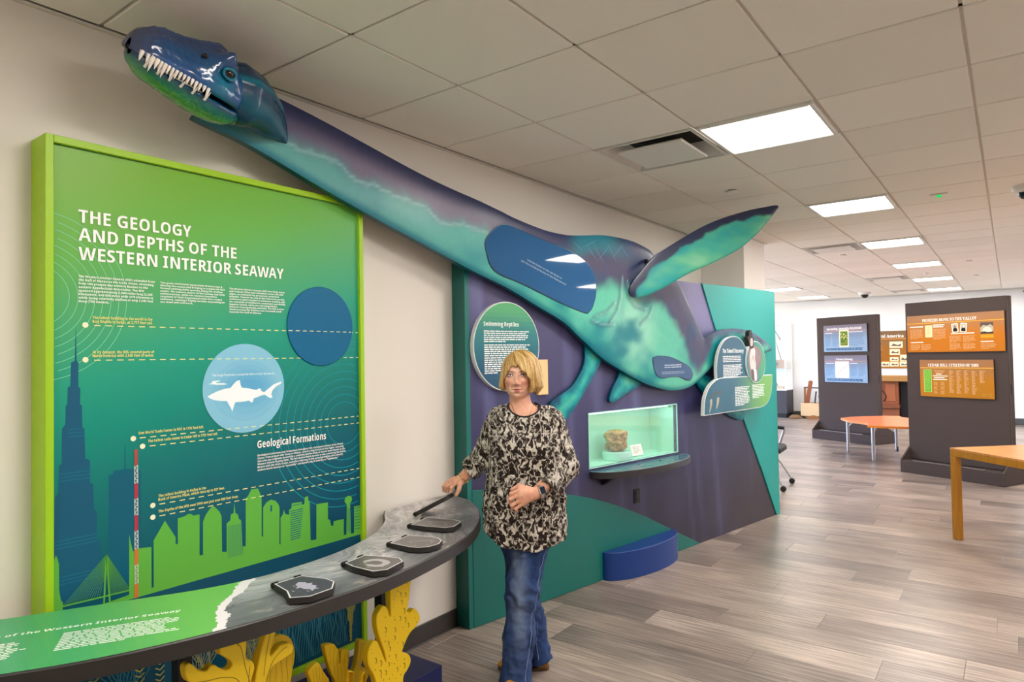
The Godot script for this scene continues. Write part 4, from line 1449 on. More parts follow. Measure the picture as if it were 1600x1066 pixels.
func _fossil(T: Transform3D) -> void:
	var base := T * Vector3(1.533, 0.786, -0.12)
	var turn := EX.basis.get_euler().y
	var s := thing("display_stand", "clear round acrylic stand under the fossil in the niche", "stand", base, turn)
	var gl := StandardMaterial3D.new()
	gl.albedo_color = Color(0.72, 0.93, 0.87)
	gl.roughness = 0.15
	var m := Mb.new()
	m.lathe([Vector2(0, 0), Vector2(0.105, 0.0), Vector2(0.108, 0.004), Vector2(0.108, 0.058), Vector2(0.105, 0.062), Vector2(0, 0.062)], 40)
	put("drum", m, gl, s)
	var fo := thing("fossil_vertebra", "brown fossil vertebra on a clear stand in the lit niche", "fossil", base + Vector3(0, 0.0625, 0), turn)
	var nz := noise(14.0, 51, 4)
	var nf := noise(40.0, 52, 3)
	var rows := []
	var cols := []
	for i in 29:
		var row := []
		var cr := []
		var v := i / 28.0
		for k in 48:
			var a := TAU * k / 48
			var r := 0.094 * pow(1.0 - pow(absf(v * 2.0 - 1.0), 7.0), 0.4)
			var waist := 1.0 - 0.10 * sin(PI * v)
			var dir := Vector3(cos(a), 0, sin(a))
			var p := Vector3(dir.x * r * waist, 0.155 * v, dir.z * r * waist * 0.85)
			var nn := nz.get_noise_3d(p.x, p.y, p.z)
			p += dir * (nn * 0.026 + nf.get_noise_3d(p.x, p.y, p.z) * 0.007)
			if i == 0 or i == 28:
				p = Vector3(0, 0.155 * v, 0)
			p.y += nz.get_noise_3d(p.x + 3.0, p.y, p.z) * 0.012 * v
			p.y = maxf(p.y, 0.0)
			row.append(p)
			var w := nf.get_noise_3d(p.x * 1.5, p.y * 1.5, p.z * 1.5)
			cr.append(L("7d5a36").lerp(L("c59a63"), clampf(0.35 + nn * 1.2 + w * 0.6 + v * 0.3, 0, 1)).lerp(L("35230f"), smoothstep(0.15, 0.5, -w)))
		rows.append(row)
		cols.append(cr)
	m = Mb.new()
	m.outward(rows, cols)
	put("bone", m, ink(0.75, 0.3), fo)
	var c := thing("label_card", "small white label card standing beside the fossil in the niche", "label card", T * Vector3(1.752, 0.787, -0.1), turn)
	m = Mb.new()
	m.box(Vector3(0, 0.045, 0), Vector3(0.14, 0.085, 0.006), 0.001, Basis(Vector3.RIGHT, -0.3))
	put("card", m, mat("f3e9e6", 0.5), c)
	var pr := Print.new(Transform3D(Basis(Vector3.RIGHT, -0.3), Vector3(0, 0.045, 0)), 0.0034)
	var rng := RandomNumberGenerator.new()
	rng.seed = 3
	pr.rows(-0.045, 0.022, 0.09, 0.011, 5, L("b58f8a"), rng, 0.6, 0.4)
	put("print", pr, ink(0.5), c)

func _shelf(T: Transform3D) -> void:
	var t := thing("half_round_shelf", "half-round dark-edged shelf with a blue stone print below the niche", "shelf", T * Vector3(1.65, 0.72, 0.0), EX.basis.get_euler().y)
	var p := PackedVector2Array()
	var q := PackedVector2Array()
	for i in 49:
		var an := PI * i / 48.0
		p.append(Vector2(0.57 * cos(an), -(0.002 + 0.217 * pow(sin(an), 0.85))))
		q.append(Vector2(0.562 * cos(an), -(0.003 + 0.209 * pow(sin(an), 0.85))))
	var f := Transform3D(Basis(Vector3(1, 0, 0), Vector3(0, 0, -1), Vector3(0, 1, 0)), Vector3())
	var m := Mb.new()
	m.xf = f
	m.plate(p, 0.045, 0.003)
	put("board", m, mat("2a2728", 0.4), t)
	var pr := Print.new(f, 0.0455)
	pr.poly(q, L("7fb4b5"))
	var inner := PackedVector2Array()
	for c in q:
		inner.append(Vector2(c.x * 0.982, c.y * 0.96 - 0.001))
	pr.poly(inner, L("3f6276"))
	var nz := noise(2.0, 61, 3)
	for k in 26:
		var run := PackedVector2Array()
		var y0 := -0.01 - 0.0075 * k
		for j in 30:
			var x := lerpf(-0.55, 0.55, j / 29.0)
			var c := Vector2(x, y0 + nz.get_noise_2d(x * 1.5, k * 0.4) * 0.035)
			if Geometry2D.is_point_in_polygon(c, inner):
				run.append(c)
		if run.size() > 3:
			pr.line(run, 0.0022 + 0.0015 * (k % 3), L(["587f92", "34566b", "6f93a0"][k % 3]))
	put("stone_print", pr, ink(0.22), t)
	for x in [-0.12, 0.14]:
		m = Mb.new()
		m.lathe([Vector2(0, 0.05), Vector2(0.008, 0.049), Vector2(0.009, 0.045)], 12)
		put("button", m, mat("141212", 0.4), t).position = Vector3(x, 0, 0.085)
	for x in [-0.43, 0.43]:
		m = Mb.new()
		m.xf = Transform3D(Basis(Vector3(0, 0, 1), Vector3(0, 1, 0), Vector3(-1, 0, 0)), Vector3(x + 0.02, 0, 0))
		m.plate(P([0.002, 0.0, 0.002, -0.06, 0.02, -0.06, 0.11, 0.0]), 0.04, 0.002)
		put("bracket", m, mat("1a1718", 0.5), t)

func _oval_sign(T: Transform3D) -> void:
	var t := thing("round_sign", "round green to blue sign headed Swimming Reptiles beside the woman's head", "sign", T * Vector3(0.309, 1.627, 0.0), EX.basis.get_euler().y)
	var m := Mb.new()
	m.plate(Print.oval(0, 0, 0.272, 0.272, 72), 0.03, 0.002)
	put("board", m, mat("e6eaea", 0.4), t)
	m = Mb.new()
	for k in 4:
		m.lathe([Vector2(0.001, 0), Vector2(0.02, 0)], 8)
	var pr := Print.new(Transform3D(), 0.0302)
	pr.poly(Print.oval(0, 0, 0.2715, 0.2715, 72), L("dfe6e4"))
	var disc := Print.oval(0, 0, 0.2665, 0.2665, 72)
	for k in 22:
		var y := -0.28 + k * 0.0255
		for p in Geometry2D.intersect_polygons(disc, P([-0.3, y, 0.3, y, 0.3, y + 0.0255, -0.3, y + 0.0255])):
			var e := k / 21.0
			pr.m.col = L("1f5575").lerp(L("2c7f86"), smoothstep(0.2, 0.65, e)).lerp(L("5cb377"), smoothstep(0.6, 1.0, e))
			pr.m.poly(p, pr.z)
	pr.z += pr.step
	var w := L("f2f7f4")
	pr.text("Swimming Reptiles", -0.19, 0.122, 0.285, 0.026, w, true, "Droid Sans", 4.0)
	var rng := RandomNumberGenerator.new()
	rng.seed = 6
	pr.rows(-0.19, 0.088, 0.385, 0.0123, 6, w, rng, 0.45, 0.55)
	pr.rows(-0.188, 0.005, 0.385, 0.0128, 14, w, rng, 0.28, 0.55)
	put("printed_text", pr, ink(0.3), t)

func _discovery_sign(T: Transform3D) -> void:
	var t := thing("discovery_sign", "three-lobed sign headed The Tidwell Discovery at the wall's right end", "sign", T * Vector3(2.955, 1.36, 0.0), EX.basis.get_euler().y)
	var o := Vector2(-3.0, -1.36)
	var dome := shifted(smooth(P([2.592, 1.35, 2.592, 1.46, 2.634, 1.58, 2.721, 1.668, 2.83, 1.703, 2.94, 1.703, 3.03, 1.664, 3.102, 1.59, 3.132, 1.49, 3.13, 1.35]), 4, false), o)
	var leaf := shifted(P([2.373, 1.064]), o)
	leaf.append_array(shifted(smooth(P([2.378, 1.12, 2.395, 1.20, 2.45, 1.28, 2.53, 1.33, 2.63, 1.358, 2.80, 1.36]), 4, false), o))
	leaf.append_array(shifted(P([3.561, 1.36]), o))
	leaf.append_array(shifted(smooth(P([3.558, 1.28, 3.53, 1.19, 3.47, 1.115, 3.38, 1.078, 3.26, 1.07]), 4, false), o))
	var man := shifted(Print.oval(3.243, 1.48, 0.178, 0.186, 60), o)
	var boards := [["dome_board", dome, 0.135, "1d5a74", "1f5f77"], ["leaf_board", leaf, 0.14, "24647b", "72b653"], ["round_board", man, 0.147, "227d78", "3fa06f"]]
	for b in boards:
		var m := Mb.new()
		m.xf.origin.z = 0.11
		m.plate(b[1], b[2] - 0.11, 0.002)
		put(b[0], m, mat("e3e8e8", 0.4), t)
	for x in [-0.3, 0.2]:
		var st := Mb.new()
		st.box(Vector3(x, -0.15, 0.06), Vector3(0.05, 0.2, 0.1), 0.0)
		put("standoff", st, mat("242429", 0.6), t)
	var w := L("f2f6f4")
	var rng := RandomNumberGenerator.new()
	rng.seed = 7
	for k in 3:
		var b = boards[k]
		var pr := Print.new(Transform3D(), b[2] + 0.0003)
		var inn: PackedVector2Array = Geometry2D.offset_polygon(b[1], -0.006)[0]
		var box := Rect2(inn[0], Vector2())
		for q in inn:
			box = box.expand(q)
		for j in 24:
			var x := box.position.x + box.size.x * j / 24.0
			var wd := box.size.x / 24.0
			for p in Geometry2D.intersect_polygons(inn, P([x, -1, x + wd, -1, x + wd, 1, x, 1])):
				pr.m.col = L(b[3]).lerp(L(b[4]), smoothstep(0.35, 0.95, j / 23.0))
				pr.m.poly(p, pr.z)
		pr.z += pr.step
		if k == 0:
			pr.text("The Tidwell Discovery", -0.305, 0.205, 0.35, 0.034, w, true, "Droid Sans", 5.0)
			pr.rows(-0.303, 0.172, 0.325, 0.0145, 4, w, rng, 0.95, 0.55)
			pr.rows(-0.303, 0.098, 0.325, 0.0135, 8, w, rng, 0.75, 0.55)
		elif k == 1:
			pr.rows(-0.125, -0.095, 0.255, 0.0138, 12, w, rng, 0.6, 0.55)
			pr.rows(0.178, -0.088, 0.235, 0.0138, 9, w, rng, 0.5, 0.55)
			# small sea reptile drawing
			var g := L("9a8d78")
			pr.poly(smooth(P([-0.59, -0.218, -0.545, -0.165, -0.49, -0.127, -0.43, -0.105, -0.37, -0.103, -0.31, -0.112, -0.255, -0.11, -0.212, -0.095, -0.19, -0.07, -0.186, -0.045, -0.205, -0.027, -0.24, -0.03, -0.275, -0.052, -0.272, -0.058, -0.238, -0.044, -0.214, -0.046, -0.206, -0.064, -0.225, -0.088, -0.27, -0.096, -0.33, -0.1, -0.35, -0.14, -0.4, -0.185, -0.47, -0.19, -0.54, -0.185]), 3), g)
			pr.poly(smooth(P([-0.5, -0.17, -0.505, -0.22, -0.54, -0.275, -0.545, -0.265, -0.53, -0.215, -0.53, -0.175]), 3), L("b7ac98"))
			pr.poly(smooth(P([-0.39, -0.16, -0.395, -0.2, -0.425, -0.245, -0.44, -0.25, -0.43, -0.21, -0.42, -0.165]), 3), L("b7ac98"))
			pr.line(P([-0.53, -0.165, -0.47, -0.135, -0.4, -0.118, -0.34, -0.118]), 0.012, L("5d5345"))
		else:
			# old photograph of a man in a hat, cut out as a silhouette
			pr.poly(smooth(P([0.10, 0.15, 0.115, 0.235, 0.2, 0.27, 0.3, 0.245, 0.345, 0.18, 0.335, 0.11, 0.28, 0.05, 0.27, -0.03, 0.24, -0.05, 0.18, -0.04, 0.12, 0.04]), 4), L("8d7478"))
			pr.poly(smooth(P([0.13, 0.16, 0.16, 0.235, 0.2, 0.252, 0.235, 0.22, 0.225, 0.15, 0.24, 0.08, 0.21, 0.03, 0.15, 0.05]), 3), L("ded3d0"))
			pr.poly(smooth(P([0.155, 0.06, 0.16, -0.02, 0.18, -0.045, 0.2, -0.03, 0.2, 0.04]), 3), L("5d494d"))
			pr.poly(smooth(P([0.205, 0.05, 0.21, -0.03, 0.225, -0.05, 0.25, -0.03, 0.245, 0.05]), 3), L("efe8e6"))
			for j in 8:
				pr.line(P([0.24 + 0.01 * j, 0.08 + 0.006 * j, 0.26 + 0.008 * j, 0.22 - 0.008 * j]), 0.004, L(["b9a5a6", "6f5a5e"][j % 2]))
			pr.line(P([0.165, 0.13, 0.19, 0.18, 0.21, 0.13]), 0.006, L("7d686b"))
		put(b[0].replace("board", "print"), pr, ink(0.3), t)
	# the man's head and hat rise above the round lobe
	var hat := Mb.new()
	hat.xf.origin.z = 0.11
	hat.plate(shifted(smooth(P([3.135, 1.60, 3.125, 1.66, 3.10, 1.695, 3.125, 1.71, 3.135, 1.75, 3.17, 1.765, 3.185, 1.735, 3.195, 1.70, 3.225, 1.695, 3.21, 1.67, 3.205, 1.61]), 3), o), 0.038, 0.001)
	put("hat_board", hat, mat("2c2629", 0.5), t)
	var fp := Print.new(Transform3D(), 0.1485)
	fp.poly(shifted(smooth(P([3.15, 1.625, 3.145, 1.665, 3.155, 1.69, 3.185, 1.69, 3.195, 1.66, 3.185, 1.625]), 3), o), L("cdbcb6"))
	put("hat_print", fp, ink(0.4), t)


# ---------- long-necked sea reptile sculpture ----------
var shape_points := PackedVector2Array()

func edge_distance(p: Vector2, poly: PackedVector2Array, shut := true) -> float:
	var best := 1e9
	var k := poly.size()
	for i in (k if shut else k - 1):
		var a := poly[i]
		var ab := poly[(i + 1) % k] - a
		var h := clampf((p - a).dot(ab) / ab.length_squared(), 0.0, 1.0)
		best = minf(best, (p - a - ab * h).length_squared())
	return sqrt(best)

# a cut-out board with a softly domed, painted front: place(s, y, height) gives the point, paint(s, y, edge distance) the colour
func relief(poly: PackedVector2Array, cell: float, place: Callable, dome: Callable, paint: Callable, edge: Color) -> Mb:
	var m := Mb.new()
	var box := Rect2(poly[0], Vector2())
	for q in poly:
		box = box.expand(q)
	box = box.grow(cell * 1.5)
	var nx := int(box.size.x / cell) + 1
	var ny := int(box.size.y / cell) + 1
	var pos := PackedVector3Array()
	var dist := PackedFloat32Array()
	for j in ny:
		for i in nx:
			var q := box.position + Vector2(i, j) * cell
			var d := edge_distance(q, poly)
			if not Geometry2D.is_point_in_polygon(q, poly):
				d = -d
			dist.append(d)
			pos.append(place.call(q.x, q.y, dome.call(maxf(d, 0.0))))
	var nor := PackedVector3Array()
	for j in ny:
		for i in nx:
			var dx := pos[j * nx + mini(i + 1, nx - 1)] - pos[j * nx + maxi(i - 1, 0)]
			var dy := pos[mini(j + 1, ny - 1) * nx + i] - pos[maxi(j - 1, 0) * nx + i]
			nor.append(dx.cross(dy).normalized())
	var node := {}
	for j in ny - 1:
		for i in nx - 1:
			var a := j * nx + i
			var ids := [a, a + 1, a + nx + 1, a + nx]
			var lo := 1e9
			var hi := -1e9
			for k in ids:
				lo = minf(lo, dist[k])
				hi = maxf(hi, dist[k])
			if hi < -cell * 1.5:
				continue
			if lo > 0.0 and lo > cell * 0.05:
				var w := []
				for k in ids:
					if not node.has(k):
						var q := box.position + Vector2(k % nx, k / nx) * cell
						m.col = paint.call(q.x, q.y, dist[k])
						node[k] = m.put(pos[k], nor[k])
					w.append(node[k])
				m.quad_i(w[0], w[1], w[2], w[3])
				continue
			var c0 := box.position + Vector2(i, j) * cell
			for p in Geometry2D.intersect_polygons(poly, PackedVector2Array([c0, c0 + Vector2(cell, 0), c0 + Vector2(cell, cell), c0 + Vector2(0, cell)])):
				var tr := Geometry2D.triangulate_polygon(p)
				var first := m.v.size()
				for q in p:
					var d := edge_distance(q, poly)
					m.col = paint.call(q.x, q.y, d)
					var u: Vector2 = (q - c0) / cell
					var nn := nor[a].lerp(nor[a + 1], u.x).lerp(nor[a + nx].lerp(nor[a + nx + 1], u.x), u.y)
					m.put(place.call(q.x, q.y, dome.call(d)), nn)
				for k in range(0, tr.size(), 3):
					m.tri_i(first + tr[k], first + tr[k + 1], first + tr[k + 2])
	# sides and back
	m.col = edge
	var k := poly.size()
	var turn := -1.0 if Geometry2D.is_polygon_clockwise(poly) else 1.0
	for i in k:
		var a := poly[i]
		var b := poly[(i + 1) % k]
		var e := (b - a).normalized() * turn
		var mid := (a + b) * 0.5
		var out: Vector3 = (place.call(mid.x + e.y * 0.01, mid.y - e.x * 0.01, 0.0) - place.call(mid.x, mid.y, 0.0)).normalized()
		var h: float = dome.call(0.0)
		m.face([place.call(a.x, a.y, 0.0), place.call(b.x, b.y, 0.0), place.call(b.x, b.y, h), place.call(a.x, a.y, h)], out)
	var tb := Geometry2D.triangulate_polygon(poly)
	for i in range(0, tb.size(), 3):
		var q := [poly[tb[i]], poly[tb[i + 1]], poly[tb[i + 2]]]
		var w := []
		for c in q:
			w.append(place.call(c.x, c.y, 0.0))
		m.face(w, -(EX.basis.z))
	return m

func reptile() -> void:
	var t := thing("reptile_sculpture", "giant blue-green long-necked sea reptile sculpture stretching along the wall", "sculpture")
	var top := smooth(P([-1.52, 2.70, -1.358, 2.691, -1.097, 2.655, -0.826, 2.608, -0.497, 2.548, -0.255, 2.512, 0.024, 2.479, 0.222, 2.439, 0.326, 2.413, 0.478, 2.385, 0.618, 2.365, 0.76, 2.358, 0.862, 2.361, 0.998, 2.376, 1.176, 2.398, 1.362, 2.401, 1.534, 2.391, 1.698, 2.359, 1.762, 2.333, 1.859, 2.257, 2.089, 2.150, 2.245, 1.964, 2.44, 1.715]), 4, false)
	var hind := smooth(P([2.47, 1.69, 2.581, 1.729, 2.760, 1.764, 2.998, 1.778, 3.277, 1.751, 3.542, 1.667, 3.649, 1.609, 3.640, 1.579, 3.474, 1.555, 3.160, 1.538, 2.879, 1.519, 2.720, 1.50, 2.60, 1.455, 2.47, 1.395, 2.322, 1.322]), 4, false)
	var low := smooth(P([2.25, 1.30, 2.142, 1.284, 1.991, 1.281, 1.823, 1.307, 1.629, 1.355, 1.372, 1.450, 1.150, 1.547, 0.985, 1.648, 0.90, 1.70, 0.767, 1.785, 0.533, 1.877, 0.248, 1.988, -0.073, 2.078, -0.313, 2.142, -0.678, 2.236, -1.037, 2.334, -1.392, 2.442, -1.60, 2.485, -1.635, 2.495]), 4, false)
	var body := top.duplicate()
	body.append_array(hind)
	body.append_array(low)
	var off := 0.035
	var place := func(s: float, y: float, h: float) -> Vector3:
		# along the exhibit wall for s > 0; before that it swings round to run beside the room wall
		var z := off + h
		if s > 0.15:
			return EX * Vector3(s, y, z)
		var w := EX * Vector3(0.15, y, 0)
		var wall := Vector3(w.x - 0.0, y, w.z)
		if s > -0.15:       # bend
			var e := (0.15 - s) / 0.3
			var ang := 0.18 * (1.0 - e)
			var run := 0.15 - s
			var dir := Vector3(-sin(lerpf(0.18, 0.0, e * 0.5)), 0, cos(lerpf(0.18, 0.0, e * 0.5)))
			var nn := Vector3(cos(ang), 0, sin(ang))
			return wall + dir * run + nn * z
		var d := Vector3(-sin(0.09), 0, cos(0.09)) * 0.3
		return wall + d + Vector3(0, 0, -0.15 - s) + Vector3(1, 0, 0) * z
	var dome := func(d: float) -> float:
		return 0.036 + 0.014 * sqrt(1.0 - pow(1.0 - clampf(d / 0.12, 0.0, 1.0), 2.0))
	var back := top.duplicate()
	back.append_array(hind.slice(0, 25))
	var n1 := noise(1.6, 71, 3)
	var n2 := noise(6.0, 72, 3)
	var n3 := noise(22.0, 73, 2)
	var navy := L("2a3257")
	var plum := L("4b4866")
	var lav := L("82788f")
	var deep := L("0e6f84")
	var aqua := L("178f8e")
	var mint := L("5fc2a6")
	var pale := L("9edcc0")
	var creases := [P([1.38, 2.12, 1.37, 1.98, 1.33, 1.88, 1.24, 1.79]), P([1.44, 2.10, 1.46, 1.98, 1.54, 1.92, 1.66, 1.90]), P([1.30, 1.93, 1.22, 1.87, 1.08, 1.83]), P([1.05, 1.80, 1.15, 1.775, 1.28, 1.78]), P([1.75, 1.92, 1.70, 1.85, 1.60, 1.79])]
	var paint := func(s: float, y: float, d: float) -> Color:
		var db := edge_distance(Vector2(s, y), back, false)
		var wob := n1.get_noise_2d(s, y * 1.4) * 0.05 + n2.get_noise_2d(s, y) * 0.02
		var w := 0.168
		if s > 0.2:
			w = lerpf(0.155, 0.36, smoothstep(0.3, 1.05, s)) - 0.08 * smoothstep(1.5, 1.75, s)
		if s > 2.35:
			w = lerpf(0.28, 0.055, smoothstep(2.3, 2.65, s))
		var k := smoothstep(w + 0.05, w - 0.05, db + wob)     # 1 on the dark back
		# back colours
		var c := navy.lerp(plum, smoothstep(0.0, 0.10, db + wob * 0.4))
		if s < 0.5:
			c = c.lerp(lav, 0.75 * smoothstep(0.04, 0.13, db) * smoothstep(0.5, -0.2, s))
			c = c.lerp(navy, 0.5 * smoothstep(-0.9, -1.5, s))
		else:
			c = c.lerp(L("2f4a6e"), 0.8 * smoothstep(0.12, 0.5, n1.get_noise_2d(s * 1.5 + 5.0, y * 1.5) + 0.22))
			c = c.lerp(L("19808f"), 0.7 * smoothstep(0.12, 0.03, absf(y - 2.25 + 0.1 * sin(s * 4.0))) * smoothstep(0.75, 0.95, s) * smoothstep(1.5, 1.2, s))
		# belly colours
		var q := 0.8 * n1.get_noise_2d(s * 0.9 + 20.0, y * 1.3 + 3.0) + 0.12 * n2.get_noise_2d(s * 0.6, y * 0.8)
		var b := aqua.lerp(mint, smoothstep(-0.35, 0.25, q))
		b = b.lerp(pale, 0.85 * smoothstep(0.4, 0.05, Vector2(s - 1.5, (y - 1.75) * 1.1).length()) * smoothstep(-0.5, 0.3, q + 0.2))
		b = b.lerp(deep, 0.6 * smoothstep(0.15, 0.5, -q))
		if s < 0.5:
			b = b.lerp(L("4ba5a6"), 0.6).lerp(lav, 0.25 * smoothstep(0.0, -1.0, s))
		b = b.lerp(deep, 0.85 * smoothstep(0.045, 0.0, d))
		c = b.lerp(c, k)
		# light seam between back and belly on the neck
		if s < 0.35:
			c = c.lerp(L("9fd0d0"), 0.45 * smoothstep(0.014, 0.0, absf(db + wob - w - 0.012)))
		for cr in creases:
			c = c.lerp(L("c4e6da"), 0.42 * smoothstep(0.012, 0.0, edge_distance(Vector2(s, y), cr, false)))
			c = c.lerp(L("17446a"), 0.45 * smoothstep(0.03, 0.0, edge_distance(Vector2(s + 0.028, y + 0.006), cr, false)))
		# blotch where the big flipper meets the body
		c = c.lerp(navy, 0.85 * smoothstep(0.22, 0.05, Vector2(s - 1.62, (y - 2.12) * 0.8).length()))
		var g := 1.0 + 0.05 * n3.get_noise_2d(s, y)
		return Color(c.r * g, c.g * g, c.b * g)
	var skin := ink(0.34, 0.4)
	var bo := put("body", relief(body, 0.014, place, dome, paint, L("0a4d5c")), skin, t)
	# sparkling light net on the shoulder
	var sp := Mb.new()
	var at := [[0.93, 2.28, 1.12, 2.36], [0.97, 2.34, 1.1, 2.21], [1.04, 2.36, 1.17, 2.2], [1.1, 2.2, 1.26, 2.35], [1.2, 2.36, 1.32, 2.22], [1.27, 2.24, 1.4, 2.36], [1.36, 2.35, 1.46, 2.26], [0.86, 2.32, 0.95, 2.27]]
	for q in at:
		for j in 10:
			var e := j / 10.0
			var a := Vector2(q[0], q[1]).lerp(Vector2(q[2], q[3]), e)
			var b := Vector2(q[0], q[1]).lerp(Vector2(q[2], q[3]), e + 0.1)
			var f := (b - a).orthogonal().normalized() * 0.0016 * (1.2 - absf(e - 0.5) * 2.0)
			sp.col = L("5f9fb8")
			var quad := []
			for c in [a - f, b - f, b + f, a + f]:
				quad.append(place.call(c.x, c.y, dome.call(maxf(edge_distance(c, body), 0.0)) + 0.0012))
			sp.face(quad, EX.basis.z)
	put("light_streaks", sp, skin, bo)
	# inset screens
	var scr := smooth(P([0.101, 2.166, 0.088, 2.236, 0.134, 2.298, 0.195, 2.345, 0.252, 2.360, 0.325, 2.352, 0.427, 2.330, 0.596, 2.298, 0.775, 2.267, 0.931, 2.222, 1.027, 2.165, 1.079, 2.086, 1.082, 1.981, 1.046, 1.892, 1.005, 1.854, 0.965, 1.846, 0.764, 1.894, 0.559, 1.954, 0.366, 2.012, 0.209, 2.050, 0.134, 2.094]), 4)
	var scr2 := smooth(P([1.721, 1.525, 1.759, 1.549, 1.825, 1.553, 1.943, 1.544, 2.082, 1.510, 2.216, 1.462, 2.265, 1.404, 2.240, 1.359, 2.184, 1.353, 2.077, 1.380, 2.007, 1.387, 1.920, 1.385, 1.827, 1.383, 1.754, 1.424]), 4)
	var k := 0
	for q in [scr, scr2]:
		var m := Mb.new()
		m.xf = EX
		m.xf.origin += EX.basis.z * (off + 0.02)
		m.plate(q, 0.034, 0.001)
		var o := put("window_panel", m, mat("1d3a5c" if k == 0 else "2a4468", 0.2), t)
		var gl := Mb.new()
		gl.xf = EX
		gl.xf.origin += EX.basis.z * (off + 0.0545)
		gl.poly(Geometry2D.offset_polygon(q, -0.006)[0], 0.0)
		put("glass_face", gl, mat("235f93" if k == 0 else "2f5680", 0.03), o)
		var pr := Print.new(EX, off + 0.0552)
		if k == 0:
			var tilt := Transform3D(Basis(Vector3.BACK, -0.30), Vector3(0.43, 2.155, off + 0.0552))
			pr.m.xf = EX * tilt
			pr.z = 0.0
			pr.text("Use the button on the rail below to", 0.0, 0.0, 0.32, 0.011, L("c9dbe9"), false, "Droid Sans", 12.0)
			pr.text("see the vertebral bones of the Plesiosaurus", -0.05, -0.024, 0.42, 0.011, L("c9dbe9"), false, "Droid Sans", 12.0)
		else:
			var rng := RandomNumberGenerator.new()
			rng.seed = 2
			pr.rows(1.87, 1.475, 0.25, 0.016, 2, L("b9cbe0"), rng, 0.9, 0.5)
			pr.rows(1.83, 1.425, 0.33, 0.012, 2, L("9fb6d2"), rng, 0.95, 0.35)
		put("printed_text", pr, ink(0.3), o)
		k += 1
	# flippers lying on the wall
	var fl := [[[1.035, 1.66, 1.017, 1.510, 0.909, 1.375, 0.797, 1.317, 0.687, 1.265, 0.661, 1.180, 0.70, 1.12, 0.77, 1.11, 0.85, 1.16, 0.927, 1.225, 1.028, 1.325, 1.122, 1.43, 1.22, 1.56, 1.15, 1.63], 0.0], [[1.44, 1.47, 1.38, 1.40, 1.319, 1.327, 1.281, 1.257, 1.292, 1.233, 1.342, 1.232, 1.424, 1.26, 1.504, 1.290, 1.661, 1.345, 1.66, 1.42], 0.0], [[2.40, 1.34, 2.47, 1.39, 2.592, 1.372, 2.743, 1.302, 2.953, 1.181, 3.172, 1.055, 3.191, 0.985, 3.13, 0.962, 2.946, 1.01, 2.736, 1.10, 2.536, 1.22], 0.0]]
	for q in fl:
		var p := smooth(P(q[0]), 4)
		var pl := func(s: float, y: float, h: float) -> Vector3:
			return EX * Vector3(s, y, 0.004 + h)
		var dm := func(d: float) -> float:
			return 0.022 + 0.005 * sqrt(1.0 - pow(1.0 - clampf(d / 0.04, 0.0, 1.0), 2.0))
		var pn := func(s: float, y: float, d: float) -> Color:
			var e := n2.get_noise_2d(s * 1.4, y * 1.4) * 0.03
			var c := L("0b6f85").lerp(L("17a39f"), smoothstep(0.01, 0.05, d + e)).lerp(mint, 0.85 * smoothstep(0.04, 0.09, d + e))
			return c.lerp(L("123c62"), 0.8 * smoothstep(0.03, -0.04, s - 0.62 * y + 0.02 + e) if s < 1.25 else 0.0)
		put("flipper", relief(p, 0.014, pl, dm, pn, L("0a3f52")), skin, t)
	# the raised front flipper stands out from the wall on its own board
	var base := EX * Vector3(1.51, 0, 0.125)
	var dir := EX.basis.x.rotated(Vector3.UP, -deg_to_rad(26.0))
	if dir.dot(EX.basis.z) < 0:
		dir = EX.basis.x.rotated(Vector3.UP, deg_to_rad(26.0))
	var rf := frame2(base, dir)
	var rp := smooth(P([1.208, 2.700, 1.060, 2.676, 0.929, 2.647, 0.713, 2.581, 0.545, 2.513, 0.379, 2.425, 0.216, 2.331, 0.125, 2.275, 0.020, 2.169, -0.057, 2.077, -0.080, 2.021, -0.062, 1.985, -0.022, 1.975, 0.054, 1.988, 0.196, 2.047, 0.366, 2.135, 0.454, 2.175, 0.620, 2.242, 0.834, 2.343, 0.965, 2.436, 1.055, 2.514, 1.164, 2.631]), 4)
	var rtop := smooth(P([1.215, 2.70, 1.060, 2.676, 0.929, 2.647, 0.713, 2.581, 0.545, 2.513, 0.379, 2.425, 0.216, 2.331, 0.125, 2.275, 0.020, 2.169, -0.057, 2.077, -0.085, 2.021]), 4, false)
	var rpl := func(s: float, y: float, h: float) -> Vector3:
		return rf * Vector3(s, y, h)
	var rdm := func(d: float) -> float:
		return 0.018 + 0.006 * sqrt(1.0 - pow(1.0 - clampf(d / 0.05, 0.0, 1.0), 2.0))
	var rpn := func(s: float, y: float, d: float) -> Color:
		var db := edge_distance(Vector2(s, y), rtop, false)
		var e := n2.get_noise_2d(s * 0.8, y * 1.2) * 0.022
		var q := 0.7 * n1.get_noise_2d(s * 1.1 + 9.0, y * 1.9) + 0.1 * n2.get_noise_2d(s, y)
		var c := L("25a09c").lerp(L("57b792"), smoothstep(-0.3, 0.25, q)).lerp(L("86c9a2"), 0.7 * smoothstep(0.1, 0.45, q))
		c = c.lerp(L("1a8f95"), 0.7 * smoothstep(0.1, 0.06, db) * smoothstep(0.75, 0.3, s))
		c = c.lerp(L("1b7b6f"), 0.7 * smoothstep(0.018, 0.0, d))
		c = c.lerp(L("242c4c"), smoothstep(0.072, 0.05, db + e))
		return c
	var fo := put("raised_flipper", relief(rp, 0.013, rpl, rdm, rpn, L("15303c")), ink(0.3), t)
	var br := Mb.new()
	var c0 := rf * Vector3(0.1, 2.2, 0.0)
	br.bar(c0, EX * Vector3(1.66, 2.26, 0.09), 0.025, 0.025)
	br.bar(rf * Vector3(0.02, 2.1, 0.0), EX * Vector3(1.6, 2.1, 0.07), 0.03, 0.03)
	put("mounting_arm", br, mat("15171c", 0.5), fo)
	_reptile_head(t, n1, n2)

